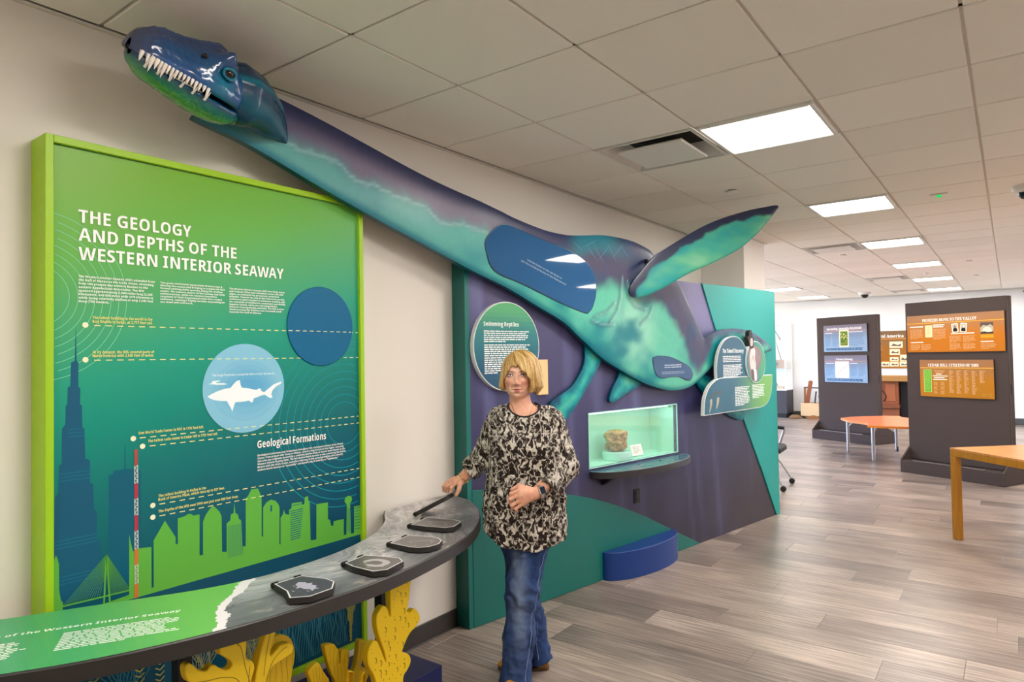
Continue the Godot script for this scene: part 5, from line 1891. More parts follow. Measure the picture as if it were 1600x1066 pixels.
func _reptile_head(t: Node3D, n1: FastNoiseLite, n2: FastNoiseLite) -> void:
	var B := Vector3(0.31, 2.545, 0.36)
	var S := Vector3(0.375, 2.585, 0.665)
	var ax := (S - B).normalized()
	var len := B.distance_to(S)
	var lean := Vector3(0.47, 0.87, 0.10)
	var up := (lean - ax * lean.dot(ax)).normalized()
	var sd := ax.cross(up).normalized()          # sd points to the viewer's side or away; near is +
	if sd.dot(Vector3(1, 0, -0.3)) < 0:
		sd = -sd
	# sections: t, half width, height above the mouth, depth of the jaw
	var sec := [[-0.30, 0.071, 0.109, 0.050], [-0.15, 0.097, 0.139, 0.071], [0.00, 0.109, 0.155, 0.079], [0.12, 0.115, 0.164, 0.080], [0.25, 0.109, 0.151, 0.077], [0.40, 0.096, 0.130, 0.071], [0.55, 0.087, 0.116, 0.065], [0.70, 0.082, 0.106, 0.060], [0.85, 0.081, 0.099, 0.055], [0.95, 0.072, 0.084, 0.048], [1.00, 0.052, 0.066, 0.036], [1.03, 0.012, 0.034, 0.018]]
	var at := func(e: float) -> Array:
		for i in sec.size() - 1:
			if e <= sec[i + 1][0]:
				var k: float = (e - sec[i][0]) / (sec[i + 1][0] - sec[i][0])
				k = k * k * (3.0 - 2.0 * k) * 0.5 + k * 0.5
				return [lerpf(sec[i][1], sec[i + 1][1], k), lerpf(sec[i][2], sec[i + 1][2], k), lerpf(sec[i][3], sec[i + 1][3], k)]
		return [0.01, 0.03, 0.015]
	var nf := noise(30.0, 81, 3)
	var nl := noise(9.0, 82, 2)
	var rows := []
	var cols := []
	var jrows := []
	var jcols := []
	var N := 72
	for i in 61:
		var e := lerpf(-0.3, 1.03, i / 60.0)
		var q: Array = at.call(e)
		var o := B + ax * (len * e)
		var row := []
		var cr := []
		var jr := []
		var jc := []
		for k in N:
			# upper skull: from the mouth edge on the near side, over the crown, to the far side and back along the palate
			var a := PI * k / (N * 0.72)
			var x := 0.0
			var y := 0.0
			if k <= N * 0.72:
				x = cos(a) * q[0]
				y = pow(sin(a), 0.8) * q[1]
				# brow ridges, crest, cheek
				var brow := exp(-pow((e - 0.13) / 0.12, 2.0)) * (exp(-pow((a - 0.78) / 0.26, 2.0)) + exp(-pow((a - PI + 0.78) / 0.26, 2.0)))
				var socket := exp(-pow((e - 0.11) / 0.08, 2.0)) * (exp(-pow((a - 0.50) / 0.15, 2.0)) + exp(-pow((a - PI + 0.50) / 0.15, 2.0)))
				var crest := exp(-pow((a - PI / 2) / 0.16, 2.0)) * smoothstep(1.0, 0.75, e) * 0.016
				var lip := exp(-pow((a - 0.12) / 0.12, 2.0)) * 0.012 + exp(-pow((a - PI + 0.12) / 0.12, 2.0)) * 0.012
				var dip := exp(-pow((a - 0.72) / 0.28, 2.0)) * exp(-pow((e - 0.52) / 0.12, 2.0)) * -0.016
				var r := 1.0 + (brow * 0.030 - socket * 0.022 + lip * 0.8 + dip) / 0.14
				x *= r
				y *= r
				y += crest + brow * 0.012
			else:
				var u := (k - N * 0.72) / (N * 0.28)
				x = lerpf(-q[0], q[0], u) * 0.92
				y = 0.012 * sin(u * PI)
			var p: Vector3 = o + sd * x + up * y
			var wr := nl.get_noise_3d(p.x * 1.0 + e * 2.0, y * 9.0, x * 9.0)
			p += (p - (o + up * 0.05)).normalized() * (nf.get_noise_3d(p.x, p.y, p.z) * 0.0025 + wr * 0.002)
			row.append(p)
			var h := clampf(y / q[1], 0.0, 1.0)
			var c := L("1f4f88").lerp(L("134a7c"), smoothstep(0.2, 0.7, h)).lerp(L("2d4672"), smoothstep(0.7, 1.0, h))
			c = c.lerp(L("0f7690"), 0.75 * exp(-pow((e - 0.13) / 0.14, 2.0)) * smoothstep(0.75, 0.35, h))
			c = c.lerp(L("454a6a"), 0.6 * smoothstep(0.72, 1.0, e))
			c = c.lerp(L("8f97b4"), 0.5 * exp(-pow((a - PI / 2) / 0.05, 2.0)) * smoothstep(0.95, 0.6, e))
			c = c.lerp(L("2b2f49"), 0.5 * smoothstep(0.15, 0.6, wr))
			c = c.lerp(L("15283c"), 0.8 if k > N * 0.72 else 0.0)
			cr.append(c)
			# lower jaw
			var b := -PI * k / (N * 0.72)
			var jx := 0.0
			var jy := 0.0
			var jw: float = q[0] * 0.94
			if k <= N * 0.72:
				jx = cos(b) * jw
				jy = -0.014 + 0.016 * smoothstep(0.8, 0.98, e) - pow(absf(sin(b)), 0.75) * q[2]
			else:
				var u := (k - N * 0.72) / (N * 0.28)
				jx = lerpf(-jw, jw, u) * 0.94
				jy = -0.016 + 0.018 * smoothstep(0.8, 0.98, e)
			var jp: Vector3 = o - ax * 0.012 + sd * jx + up * jy
			jp += up * nf.get_noise_3d(jp.x, jp.y, jp.z) * 0.003
			jr.append(jp)
			var jh := clampf(-jy / (q[2] + 0.014), 0.0, 1.0)
			var jcx := L("0d4668").lerp(L("0f6f60"), smoothstep(0.25, 0.5, jh)).lerp(L("3f9a4c"), smoothstep(0.5, 0.9, jh))
			jcx = jcx.lerp(L("7cae4c"), 0.7 * smoothstep(0.1, 0.5, nl.get_noise_3d(e * 4.0, jx * 14.0, jy * 20.0)) * smoothstep(0.4, 0.8, jh) * smoothstep(0.95, 0.4, e))
			jc.append(jcx.lerp(L("15181f"), 0.9 if k > N * 0.72 else 0.0))
		rows.append(row)
		cols.append(cr)
		jrows.append(jr)
		jcols.append(jc)
	var m := Mb.new()
	m.outward(rows, cols)
	var gloss := ink(0.16, 0.6)
	var bp := noise(0.12, 90, 3)
	var head := put("head", m, gloss, t)
	m = Mb.new()
	m.outward(jrows, jcols)
	put("lower_jaw", m, gloss, head)
	# teeth
	var rng := RandomNumberGenerator.new()
	rng.seed = 12
	var ivory := mat("efe6dc", 0.25)
	for side in [1.0, -1.0]:
		var count := 17
		for k in count:
			if side < 0.0 and (k > 14 or k % 2 == 0):
				continue
			var e := 0.27 + 0.71 * k / (count - 1.0)
			var q: Array = at.call(e)
			var big: float = 1.0 + (1.1 if k in [11, 13, 14, 16] else 0.0)
			var L0: float = rng.randf_range(0.022, 0.042) * (0.7 + 0.3 * big)
			var x: float = q[0] * 1.0 * side
			var inb := 0.0
			var root: Vector3 = B + ax * (len * e) + sd * x * 1.02 + up * 0.012
			var tip: Vector3 = root - up * L0 + sd * side * 0.012 + ax * 0.006
			_tooth(head, root, tip, 0.0062 * (0.75 + 0.25 * big), ivory)
			if k % 3 == 0:
				var e2 := e - 0.018
				var q2: Array = at.call(e2)
				var r2: Vector3 = B + ax * (len * e2) + sd * (q2[0] * 0.95 * side) - up * 0.03
				var t2: Vector3 = r2 + up * (rng.randf_range(0.028, 0.042) + (0.022 if e > 0.85 else 0.0)) + sd * side * 0.017
				_tooth(head, r2, t2, 0.005, ivory)
	# eye, nostrils
	for side in [1.0, -1.0]:
		var e := 0.105
		var q: Array = at.call(e)
		var c: Vector3 = B + ax * (len * e) + sd * (q[0] * 0.84 * side) + up * 0.093
		m = Mb.new()
		m.ball(Vector3.ZERO, Vector3(0.02, 0.02, 0.02), 20)
		var eye := put("eye", m, mat("2a1410", 0.05), head)
		eye.position = c
		m = Mb.new()
		var lid := []
		for j in 15:
			var an := TAU * j / 14.0
			lid.append(c + (ax * cos(an) * 0.026 + up * sin(an) * 0.017) + sd * side * (0.014 - 0.006 * absf(cos(an))))
		m.tube(lid, 0.006, 8, false)
		put("eyelid", m, mat("0f6f86", 0.18), head)
		m = Mb.new()
		m.ball(B + ax * (len * 0.38) + sd * (0.07 * side) + up * 0.105, Vector3(0.011, 0.009, 0.011), 12)
		put("nostril", m, mat("1a1012", 0.15), head)
	# gill frill that ties the head to the flat neck
	var fr := []
	var fc := []
	var stops := [[Vector3(0.34, 2.59, 0.36), 0.06, 0.075], [Vector3(0.32, 2.58, 0.25), 0.098, 0.12], [Vector3(0.28, 2.585, 0.15), 0.085, 0.112], [Vector3(0.235, 2.57, 0.06), 0.064, 0.092], [Vector3(0.205, 2.545, 0.0), 0.04, 0.06], [Vector3(0.19, 2.505, -0.045), 0.012, 0.018]]
	for i in stops.size() * 5 - 4:
		var a: Array = stops[i / 5]
		var b: Array = stops[mini(i / 5 + 1, stops.size() - 1)]
		var k := (i % 5) / 5.0
		var o: Vector3 = a[0].lerp(b[0], k)
		var row := []
		var cr := []
		for j in 33:
			var an := TAU * j / 32.0
			var w := lerpf(a[1], b[1], k)
			var h := lerpf(a[2], b[2], k)
			var fold := 1.0 + 0.10 * exp(-pow((an - 0.2) / 0.25, 2.0)) - 0.06 * exp(-pow((an - 0.7) / 0.25, 2.0))
			row.append(o + Vector3(0.92, 0, -0.3).normalized() * cos(an) * w * fold + Vector3.UP * sin(an) * h * fold)
			cr.append(L("0c3050").lerp(L("0d7486"), 0.7 * exp(-pow((an - 0.2) / 0.14, 2.0)) + 0.4 * exp(-pow((an - TAU + 0.6) / 0.4, 2.0))))
		fr.append(row)
		fc.append(cr)
	m = Mb.new()
	m.outward(fr, fc)
	put("throat_frill", m, ink(0.25, 0.5), t)

func _tooth(parent: Node, a: Vector3, b: Vector3, r: float, m: Material) -> void:
	var k := Mb.new()
	var d := (b - a)
	k.tube([a, a + d * 0.35, a + d * 0.7, b], [r, r * 0.85, r * 0.5, r * 0.06], 8)
	put("tooth", k, m, parent)


# ---------- the visitor ----------
# tapered capsules [a, b, radius at a, radius at b] joined with a smooth minimum
static func caps(p: Vector3, list: Array, k: float) -> float:
	var d := 1e9
	for c in list:
		var ab: Vector3 = c[1] - c[0]
		var h: float = clampf((p - c[0]).dot(ab) / maxf(ab.length_squared(), 1e-9), 0.0, 1.0)
		var e: float = (p - c[0] - ab * h).length() - lerpf(c[2], c[3], h)
		if d > 1e8:
			d = e
		else:
			var m := maxf(k - absf(d - e), 0.0) / k
			d = minf(d, e) - m * m * k * 0.25
	return d

# surface nets over a box; f gives the distance, tint the colour
func nets(m: Mb, box: AABB, cell: float, f: Callable, tint: Callable) -> void:
	var nx := int(box.size.x / cell) + 2
	var ny := int(box.size.y / cell) + 2
	var nz := int(box.size.z / cell) + 2
	var F := PackedFloat32Array()
	F.resize(nx * ny * nz)
	F.fill(1.0)
	var B := 4
	for bz in range(0, nz, B):
		for by in range(0, ny, B):
			for bx in range(0, nx, B):
				var mid := box.position + Vector3(bx + B * 0.5, by + B * 0.5, bz + B * 0.5) * cell
				var dm: float = f.call(mid)
				if absf(dm) > cell * B * 1.25:
					if dm < 0:
						for z in range(bz, mini(bz + B, nz)):
							for y in range(by, mini(by + B, ny)):
								for x in range(bx, mini(bx + B, nx)):
									F[(z * ny + y) * nx + x] = dm
					continue
				for z in range(bz, mini(bz + B, nz)):
					for y in range(by, mini(by + B, ny)):
						for x in range(bx, mini(bx + B, nx)):
							F[(z * ny + y) * nx + x] = f.call(box.position + Vector3(x, y, z) * cell)
	var ids := {}
	for z in nz - 1:
		for y in ny - 1:
			for x in nx - 1:
				var i := (z * ny + y) * nx + x
				var s := [F[i], F[i + 1], F[i + nx], F[i + nx + 1], F[i + nx * ny], F[i + nx * ny + 1], F[i + nx * ny + nx], F[i + nx * ny + nx + 1]]
				var neg := 0
				for q in s:
					if q < 0.0:
						neg += 1
				if neg == 0 or neg == 8:
					continue
				var sum := Vector3()
				var cnt := 0
				for a in 8:
					for bit in 3:
						if a & (1 << bit):
							continue
						var b := a | (1 << bit)
						if (s[a] < 0.0) != (s[b] < 0.0):
							var t: float = s[a] / (s[a] - s[b])
							var pa := Vector3(a & 1, (a >> 1) & 1, (a >> 2) & 1)
							pa[bit] += t
							sum += pa
							cnt += 1
				var p := box.position + (Vector3(x, y, z) + sum / cnt) * cell
				var g := Vector3(s[1] + s[3] + s[5] + s[7] - s[0] - s[2] - s[4] - s[6], s[2] + s[3] + s[6] + s[7] - s[0] - s[1] - s[4] - s[5], s[4] + s[5] + s[6] + s[7] - s[0] - s[1] - s[2] - s[3])
				m.col = tint.call(p)
				ids[i] = m.put(p, g)
	for i in ids:
		var x: int = i % nx
		var y: int = (i / nx) % ny
		var z: int = i / (nx * ny)
		var a := F[i]
		if y > 0 and z > 0 and x < nx - 1 and (a < 0.0) != (F[i + 1] < 0.0):
			_net_quad(m, ids, i, i - nx, i - nx - nx * ny, i - nx * ny)
		if x > 0 and z > 0 and (a < 0.0) != (F[i + nx] < 0.0):
			_net_quad(m, ids, i, i - 1, i - 1 - nx * ny, i - nx * ny)
		if x > 0 and y > 0 and (a < 0.0) != (F[i + nx * ny] < 0.0):
			_net_quad(m, ids, i, i - 1, i - 1 - nx, i - nx)

func _net_quad(m: Mb, ids: Dictionary, a: int, b: int, c: int, d: int) -> void:
	if ids.has(a) and ids.has(b) and ids.has(c) and ids.has(d):
		m.quad_i(ids[a], ids[b], ids[c], ids[d])

func visitor() -> void:
	var t := thing("person", "woman with blonde bob in animal-print tunic and jeans, lifting a flip plaque", "person", Vector3(0.78, 0, -1.06), 0.6413)
	var V := func(x, y, z): return Vector3(x, y, z)
	var fold := noise(7.0, 101, 2)
	var fine := noise(26.0, 102, 2)
	# --- skeleton, in the woman's own frame: x to her left, y up, z to where she looks
	var sh_r := Vector3(-0.198, 1.245, -0.015)
	var el_r := Vector3(-0.282, 1.075, -0.055)
	var cu_r := Vector3(-0.345, 0.998, -0.09)
	var wr_r := Vector3(-0.392, 0.950, -0.095)
	var sh_l := Vector3(0.058, 1.238, -0.015)
	var el_l := Vector3(0.122, 1.025, 0.03)
	var cu_l := Vector3(0.028, 0.938, 0.135)
	var wr_l := Vector3(-0.03, 0.928, 0.165)
	# --- blouse
	var torso := [[Vector3(-0.12, 1.290, -0.02), Vector3(-0.195, 1.250, -0.015), 0.045, 0.05], [Vector3(-0.05, 1.290, -0.02), Vector3(0.05, 1.243, -0.015), 0.045, 0.05], [Vector3(-0.165, 1.22, -0.005), Vector3(0.015, 1.22, -0.005), 0.088, 0.088], [Vector3(-0.15, 1.13, 0.0), Vector3(0.0, 1.13, 0.0), 0.105, 0.105], [Vector3(-0.14, 1.115, 0.05), Vector3(-0.01, 1.115, 0.05), 0.085, 0.085], [Vector3(-0.155, 1.0, 0.01), Vector3(0.0, 1.0, 0.01), 0.108, 0.108], [Vector3(-0.165, 0.88, 0.01), Vector3(0.012, 0.88, 0.01), 0.112, 0.112], [Vector3(-0.165, 0.76, 0.005), Vector3(0.015, 0.76, 0.005), 0.113, 0.113], [Vector3(-0.165, 0.62, 0.005), Vector3(0.018, 0.62, 0.005), 0.116, 0.116]]
	var cuff_r := (cu_r - el_r).normalized()
	var cuff_l := (cu_l - el_l).normalized()
	var cuts := true
	var sleeves := [[[sh_r, el_r, 0.060, 0.056], [el_r, cu_r + cuff_r * 0.06, 0.055, 0.056]], [[sh_l, el_l, 0.064, 0.062], [el_l, cu_l + cuff_l * 0.06, 0.062, 0.057]]]
	var ncut := Vector3(-0.074, 1.372, 0.055)
	var blouse_raw := func(p: Vector3) -> float:
		var d := caps(p, torso, 0.06)
		var s := caps(p, sleeves[0], 0.02)
		if cuts:
			s = maxf(s, (p - cu_r).dot(cuff_r) if p.x < -0.25 else s)
		var s2 := caps(p, sleeves[1], 0.02)
		if cuts and p.z > 0.02:
			s2 = maxf(s2, (p - cu_l).dot(cuff_l))
		s = minf(s, s2)
		var k := 0.035
		var h := maxf(k - absf(d - s), 0.0) / k
		d = minf(d, s) - h * h * k * 0.25
		d += fold.get_noise_3d(p.x * 2.4, p.y * 0.45, p.z * 2.4) * 0.016 * smoothstep(1.25, 0.8, p.y)
		d += fold.get_noise_3d(p.x * 3.2 + 9.0, p.y * 2.6, p.z * 3.0) * 0.007
		return d
	var blouse := func(p: Vector3) -> float:
		var d: float = blouse_raw.call(p)
		var hem := 0.642 + 1.5 * pow(p.x + 0.06, 2.0) + 0.004 * sin(p.x * 40.0)
		d = maxf(d, hem - p.y)
		d = maxf(d, 0.098 - ((p - ncut) * Vector3(1.0, 1.0, 0.9)).length())
		return d
	var white := func(_p): return Color(1, 1, 1)
	var m := Mb.new()
	nets(m, AABB(Vector3(-0.44, 0.6, -0.2), Vector3(0.68, 0.76, 0.45)), 0.0075, blouse, white)
	var w1 := noise(0.014, 111, 2)
	var w2 := noise(0.05, 112, 2)
	var cl := FastNoiseLite.new()
	cl.noise_type = FastNoiseLite.TYPE_CELLULAR
	cl.frequency = 0.032
	cl.seed = 5
	cl.cellular_return_type = FastNoiseLite.RETURN_DISTANCE2_SUB
	var st := noise(0.03, 114, 2)
	var prt := picture(512, 512, func(u, v):
		var x: float = u * 512.0
		var y: float = v * 512.0
		var wx := w1.get_noise_2d(x, y) * 22.0
		var wy := w1.get_noise_2d(x + 300.0, y + 80.0) * 22.0
		var zone := smoothstep(-0.12, 0.12, w1.get_noise_2d(x * 0.7 + 900.0, y * 0.7))
		var s := st.get_noise_2d((x + wx) * 1.25, (y + wy) * 0.34)
		var stripe := smoothstep(-0.07, 0.0, s)
		var c := cl.get_noise_2d(x + wx * 0.6, (y + wy * 0.6) * 0.8)        # -1 .. at cell borders
		var spot := smoothstep(-0.86, -0.76, c)
		var core := smoothstep(-0.42, -0.3, c)
		var dark := lerpf(stripe, spot, zone)
		var base := Color.html("d6cfc4").lerp(Color.html("a59a88"), clampf(w2.get_noise_2d(x, y) * 0.9 + 0.25, 0.0, 1.0))
		var ink_c := Color.html("1c1716").lerp(Color.html("3a2a24"), clampf(w2.get_noise_2d(x + 50.0, y) + 0.3, 0, 1))
		var o := base.lerp(ink_c, dark)
		return o.lerp(Color.html("7d6e60"), core * zone * 0.55))
	var cloth := StandardMaterial3D.new()
	cloth.albedo_texture = prt
	cloth.roughness = 0.8
	cloth.metallic_specular = 0.3
	cloth.uv1_triplanar = true
	cloth.uv1_scale = Vector3(2.5, 2.5, 2.5)
	cloth.uv1_triplanar_sharpness = 3.0
	put("tunic", m, cloth, t)
	# black neckline binding, found where the neck cut meets the cloth
	var nl := []
	for k in 41:
		var a := TAU * k / 40.0
		var best := Vector3.ZERO
		var prev := 1.0
		for j in 60:
			var el := lerpf(0.9, -1.5, j / 59.0)
			var p := ncut + Vector3(cos(el) * sin(a), sin(el), cos(el) * cos(a) / 0.9) * 0.0985
			var d: float = blouse_raw.call(p)
			if d < 0.0 and prev >= 0.0:
				best = p
				break
			prev = d
		if best != Vector3.ZERO:
			nl.append(best)
	m = Mb.new()
	if nl.size() > 8:
		m.tube(nl, 0.0042, 8, false)
		put("neckline_binding", m, mat("120f10", 0.7), t)
	# --- jeans
	var legs := [[Vector3(-0.14, 0.76, 0.0), Vector3(-0.01, 0.76, 0.0), 0.085, 0.085], [Vector3(-0.04, 0.70, 0.0), Vector3(-0.098, 0.45, 0.065), 0.09, 0.073], [Vector3(-0.098, 0.45, 0.065), Vector3(-0.118, 0.24, 0.075), 0.073, 0.066], [Vector3(-0.118, 0.24, 0.075), Vector3(-0.143, -0.01, 0.085), 0.066, 0.078]]
	var leg2 := [[Vector3(-0.125, 0.70, -0.02), Vector3(-0.092, 0.45, -0.06), 0.088, 0.07], [Vector3(-0.092, 0.45, -0.06), Vector3(-0.055, 0.24, -0.095), 0.07, 0.060], [Vector3(-0.055, 0.24, -0.095), Vector3(-0.012, 0.02, -0.10), 0.060, 0.066]]
	var jean := func(p: Vector3) -> float:
		var a := caps(p, legs, 0.05)
		var b := caps(p, leg2, 0.05)
		var k := 0.02 + 0.06 * smoothstep(0.55, 0.7, p.y)
		var h := maxf(k - absf(a - b), 0.0) / k
		var hem := 0.004 if a < b else 0.042 + 0.25 * (p.x + 0.0)
		var d := minf(a, b) - h * h * k * 0.25
		d += fold.get_noise_3d(p.x * 2.2, p.y * 2.6 + 5.0, p.z * 2.2) * 0.008
		d += 0.006 * sin(p.y * 70.0 + p.x * 60.0 + 4.0 * fold.get_noise_3d(p.x, p.y, p.z)) * exp(-pow((p.y - 0.43) / 0.07, 2.0))
		return maxf(maxf(d, hem - p.y), p.y - 0.80)
	var denim_noise := noise(160.0, 121, 2)
	var dn2 := noise(5.0, 122, 3)
	var jt := func(p: Vector3) -> Color:
		var c := L("2d416b")
		var fade := exp(-pow((p.x + 0.115) / 0.035, 2.0)) * smoothstep(0.12, 0.3, p.y) * smoothstep(0.75, 0.55, p.y) * smoothstep(0.0, 0.08, p.z)
		c = c.lerp(L("71809a"), clampf(fade * 0.75 + dn2.get_noise_3d(p.x * 2.0, p.y * 0.8, p.z * 2.0) * 0.25, 0.0, 1.0))
		c = c.lerp(L("1c2848"), 0.5 * smoothstep(0.0, 0.45, dn2.get_noise_3d(p.x * 3.0 + 4.0, p.y, p.z * 3.0)))
		var g := 1.0 + 0.13 * denim_noise.get_noise_3d(p.x, p.y * 0.3, p.z)
		return Color(c.r * g, c.g * g, c.b * g)
	m = Mb.new()
	nets(m, AABB(Vector3(-0.29, 0.0, -0.2), Vector3(0.46, 0.82, 0.39)), 0.007, jean, jt)
	put("jeans", m, ink(0.85, 0.3), t)
	for sm in [[Vector3(0.03, 0.64, 0.075), Vector3(0.0, 0.55, 0.095), Vector3(-0.035, 0.45, 0.105), Vector3(-0.06, 0.33, 0.118), Vector3(-0.075, 0.2, 0.127), Vector3(-0.098, 0.03, 0.145)], [Vector3(-0.035, 0.26, -0.04), Vector3(-0.035, 0.16, -0.042), Vector3(-0.022, 0.055, -0.038)]]:
		var line := []
		for i in sm.size() - 1:
			for j in 8:
				var p: Vector3 = sm[i].lerp(sm[i + 1], j / 8.0)
				for s in 8:      # settle on the cloth
					var d: float = jean.call(p)
					var g := Vector3(jean.call(p + Vector3(0.002, 0, 0)) - d, 0.0, jean.call(p + Vector3(0, 0, 0.002)) - d)
					p -= g.normalized() * d * 0.8
				line.append(p)
		m = Mb.new()
		m.tube(line, 0.0018, 6)
		put("side_seam", m, mat("7488a8", 0.8), t)
	# --- boots
	_boot(t, Vector3(-0.015, 0, -0.10), Vector3(-1.0, 0, 0.02))
	_boot(t, Vector3(-0.14, 0, 0.015), Vector3(-0.1, 0, 1.0))
	# --- body: neck, chest, arms, hands and head in one mesh
	var body := Mb.new()
	var tone := func(p: Vector3) -> Color:
		var c := L("e2ab90")
		c = c.lerp(L("cf8a70"), clampf(0.35 + fine.get_noise_3d(p.x * 1.5, p.y * 1.5, p.z * 1.5) * 0.8, 0.0, 0.7) * (0.75 if p.y < 1.0 else 0.4))
		return c
	var trunk := [[Vector3(-0.10, 1.41, -0.022), Vector3(-0.088, 1.30, -0.018), 0.049, 0.053], [Vector3(-0.165, 1.268, -0.02), Vector3(0.025, 1.265, -0.02), 0.040, 0.040], [Vector3(-0.15, 1.22, -0.005), Vector3(0.0, 1.22, -0.005), 0.076, 0.076], [Vector3(-0.14, 1.05, 0.0), Vector3(-0.01, 1.05, 0.0), 0.085, 0.085], [Vector3(-0.15, 0.85, 0.0), Vector3(0.0, 0.85, 0.0), 0.09, 0.09]]
	var arms := [[sh_r, el_r, 0.045, 0.04], [el_r, wr_r, 0.042, 0.026], [sh_l, el_l, 0.047, 0.042], [el_l, wr_l, 0.042, 0.028]]
	var skin_f := func(p: Vector3) -> float:
		return minf(caps(p, trunk, 0.05), caps(p, arms, 0.015))
	nets(body, AABB(Vector3(-0.44, 0.78, -0.17), Vector3(0.64, 0.65, 0.40)), 0.0075, skin_f, tone)
	# her right hand on the plaque, thumb beneath it
	var hr := [[wr_r, Vector3(-0.425, 0.934, -0.088), 0.023, 0.018], [wr_r, Vector3(-0.442, 0.938, -0.098), 0.023, 0.018], [wr_r, Vector3(-0.458, 0.936, -0.112), 0.023, 0.016]]
	var fr := [[Vector3(-0.425, 0.933, -0.075), Vector3(-0.444, 0.916, -0.058), Vector3(-0.446, 0.897, -0.060)], [Vector3(-0.441, 0.938, -0.09), Vector3(-0.463, 0.918, -0.075), Vector3(-0.462, 0.893, -0.079)], [Vector3(-0.457, 0.937, -0.105), Vector3(-0.478, 0.917, -0.094), Vector3(-0.476, 0.890, -0.098)], [Vector3(-0.470, 0.930, -0.12), Vector3(-0.488, 0.912, -0.112), Vector3(-0.487, 0.890, -0.115)]]
	var th_r := [[Vector3(-0.40, 0.938, -0.078), Vector3(-0.405, 0.908, -0.055), 0.014, 0.0105], [Vector3(-0.405, 0.908, -0.055), Vector3(-0.418, 0.880, -0.048), 0.0105, 0.0085]]
	_hand(body, hr, fr, th_r, tone, t)
	# her left hand, loosely closed in front of her waist
	var hl := [[wr_l, Vector3(-0.105, 0.945, 0.188), 0.024, 0.017], [wr_l, Vector3(-0.108, 0.925, 0.192), 0.025, 0.018], [wr_l, Vector3(-0.102, 0.902, 0.188), 0.024, 0.016], [wr_l, Vector3(-0.092, 0.885, 0.182), 0.022, 0.014]]
	var fl := [[Vector3(-0.105, 0.947, 0.192), Vector3(-0.145, 0.934, 0.196), Vector3(-0.150, 0.915, 0.182)], [Vector3(-0.108, 0.927, 0.197), Vector3(-0.150, 0.909, 0.200), Vector3(-0.152, 0.890, 0.184)], [Vector3(-0.103, 0.905, 0.194), Vector3(-0.142, 0.880, 0.196), Vector3(-0.140, 0.862, 0.182)], [Vector3(-0.094, 0.886, 0.186), Vector3(-0.124, 0.862, 0.188), Vector3(-0.120, 0.848, 0.176)]]
	var th_l := [[Vector3(-0.062, 0.948, 0.172), Vector3(-0.108, 0.962, 0.170), 0.014, 0.0115], [Vector3(-0.108, 0.962, 0.170), Vector3(-0.140, 0.948, 0.168), 0.011, 0.009]]
	_hand(body, hl, fl, th_l, tone, t)
	_face(body, t)
	put("body", body, ink(0.5, 0.4), t)
	_hair(t)
	# watch, bracelet, rings, necklace
	var wax := (wr_l - cu_l).normalized()
	var wc := wr_l.lerp(cu_l, 0.28)
	m = Mb.new()
	var wx := wax.cross(Vector3.UP).normalized()
	var wy := wx.cross(wax)
	var band := []
	for k in 3:
		band.append(m.ring(wc + wax * (k - 1) * 0.009, wx, wy, 0.0345 if k == 1 else 0.0335, 32))
	m.outward(band)
	put("watch_band", m, mat("b9b4b0", 0.3, 0.8), t)
	var face_n := (Vector3(-0.1, 0.25, 1.0) - wax * Vector3(-0.1, 0.25, 1.0).dot(wax)).normalized()
	m = Mb.new()
	var wb := Basis(wax, face_n.cross(wax), face_n)
	m.box(wc + face_n * 0.036, Vector3(0.031, 0.036, 0.010), 0.004, wb)
	put("watch_case", m, mat("c9c5c2", 0.25, 0.8), t)
	m = Mb.new()
	m.box(wc + face_n * 0.0412, Vector3(0.026, 0.031, 0.002), 0.001, wb)
	put("watch_face", m, mat("122238", 0.08), t)
	m = Mb.new()
	var bx := (wr_r - cu_r).normalized()
	var b1 := bx.cross(Vector3.UP).normalized()
	var ring := m.ring(wr_r.lerp(cu_r, 0.18), b1, b1.cross(bx), 0.031, 28)
	ring.append(ring[0])
	m.tube(ring, 0.0022, 8, false)
	put("bracelet", m, mat("d8b76a", 0.25, 0.9), t)
	m = Mb.new()
	var rd := (fl[2][1] - fl[2][0]).normalized() as Vector3
	var r1 := rd.cross(Vector3.BACK).normalized()
	ring = m.ring(fl[2][0].lerp(fl[2][1], 0.45), r1, r1.cross(rd), 0.0098, 20)
	ring.append(ring[0])
	m.tube(ring, 0.0018, 8, false)
	put("ring", m, mat("e0c37d", 0.2, 0.9), t)
	var chain := []
	for k in 25:
		var e := k / 24.0
		var p := Vector3(lerpf(-0.142, -0.022, e), 1.345 - 0.095 * sin(PI * e), 0.03 + 0.05 * sin(PI * e))
		for s in 8:
			var d: float = skin_f.call(p)
			p.z -= d * 0.8
		chain.append(p + Vector3(0, 0, 0.002))
	m = Mb.new()
	m.tube(chain, 0.0013, 6)
	put("necklace", m, mat("d9bd80", 0.25, 0.9), t)

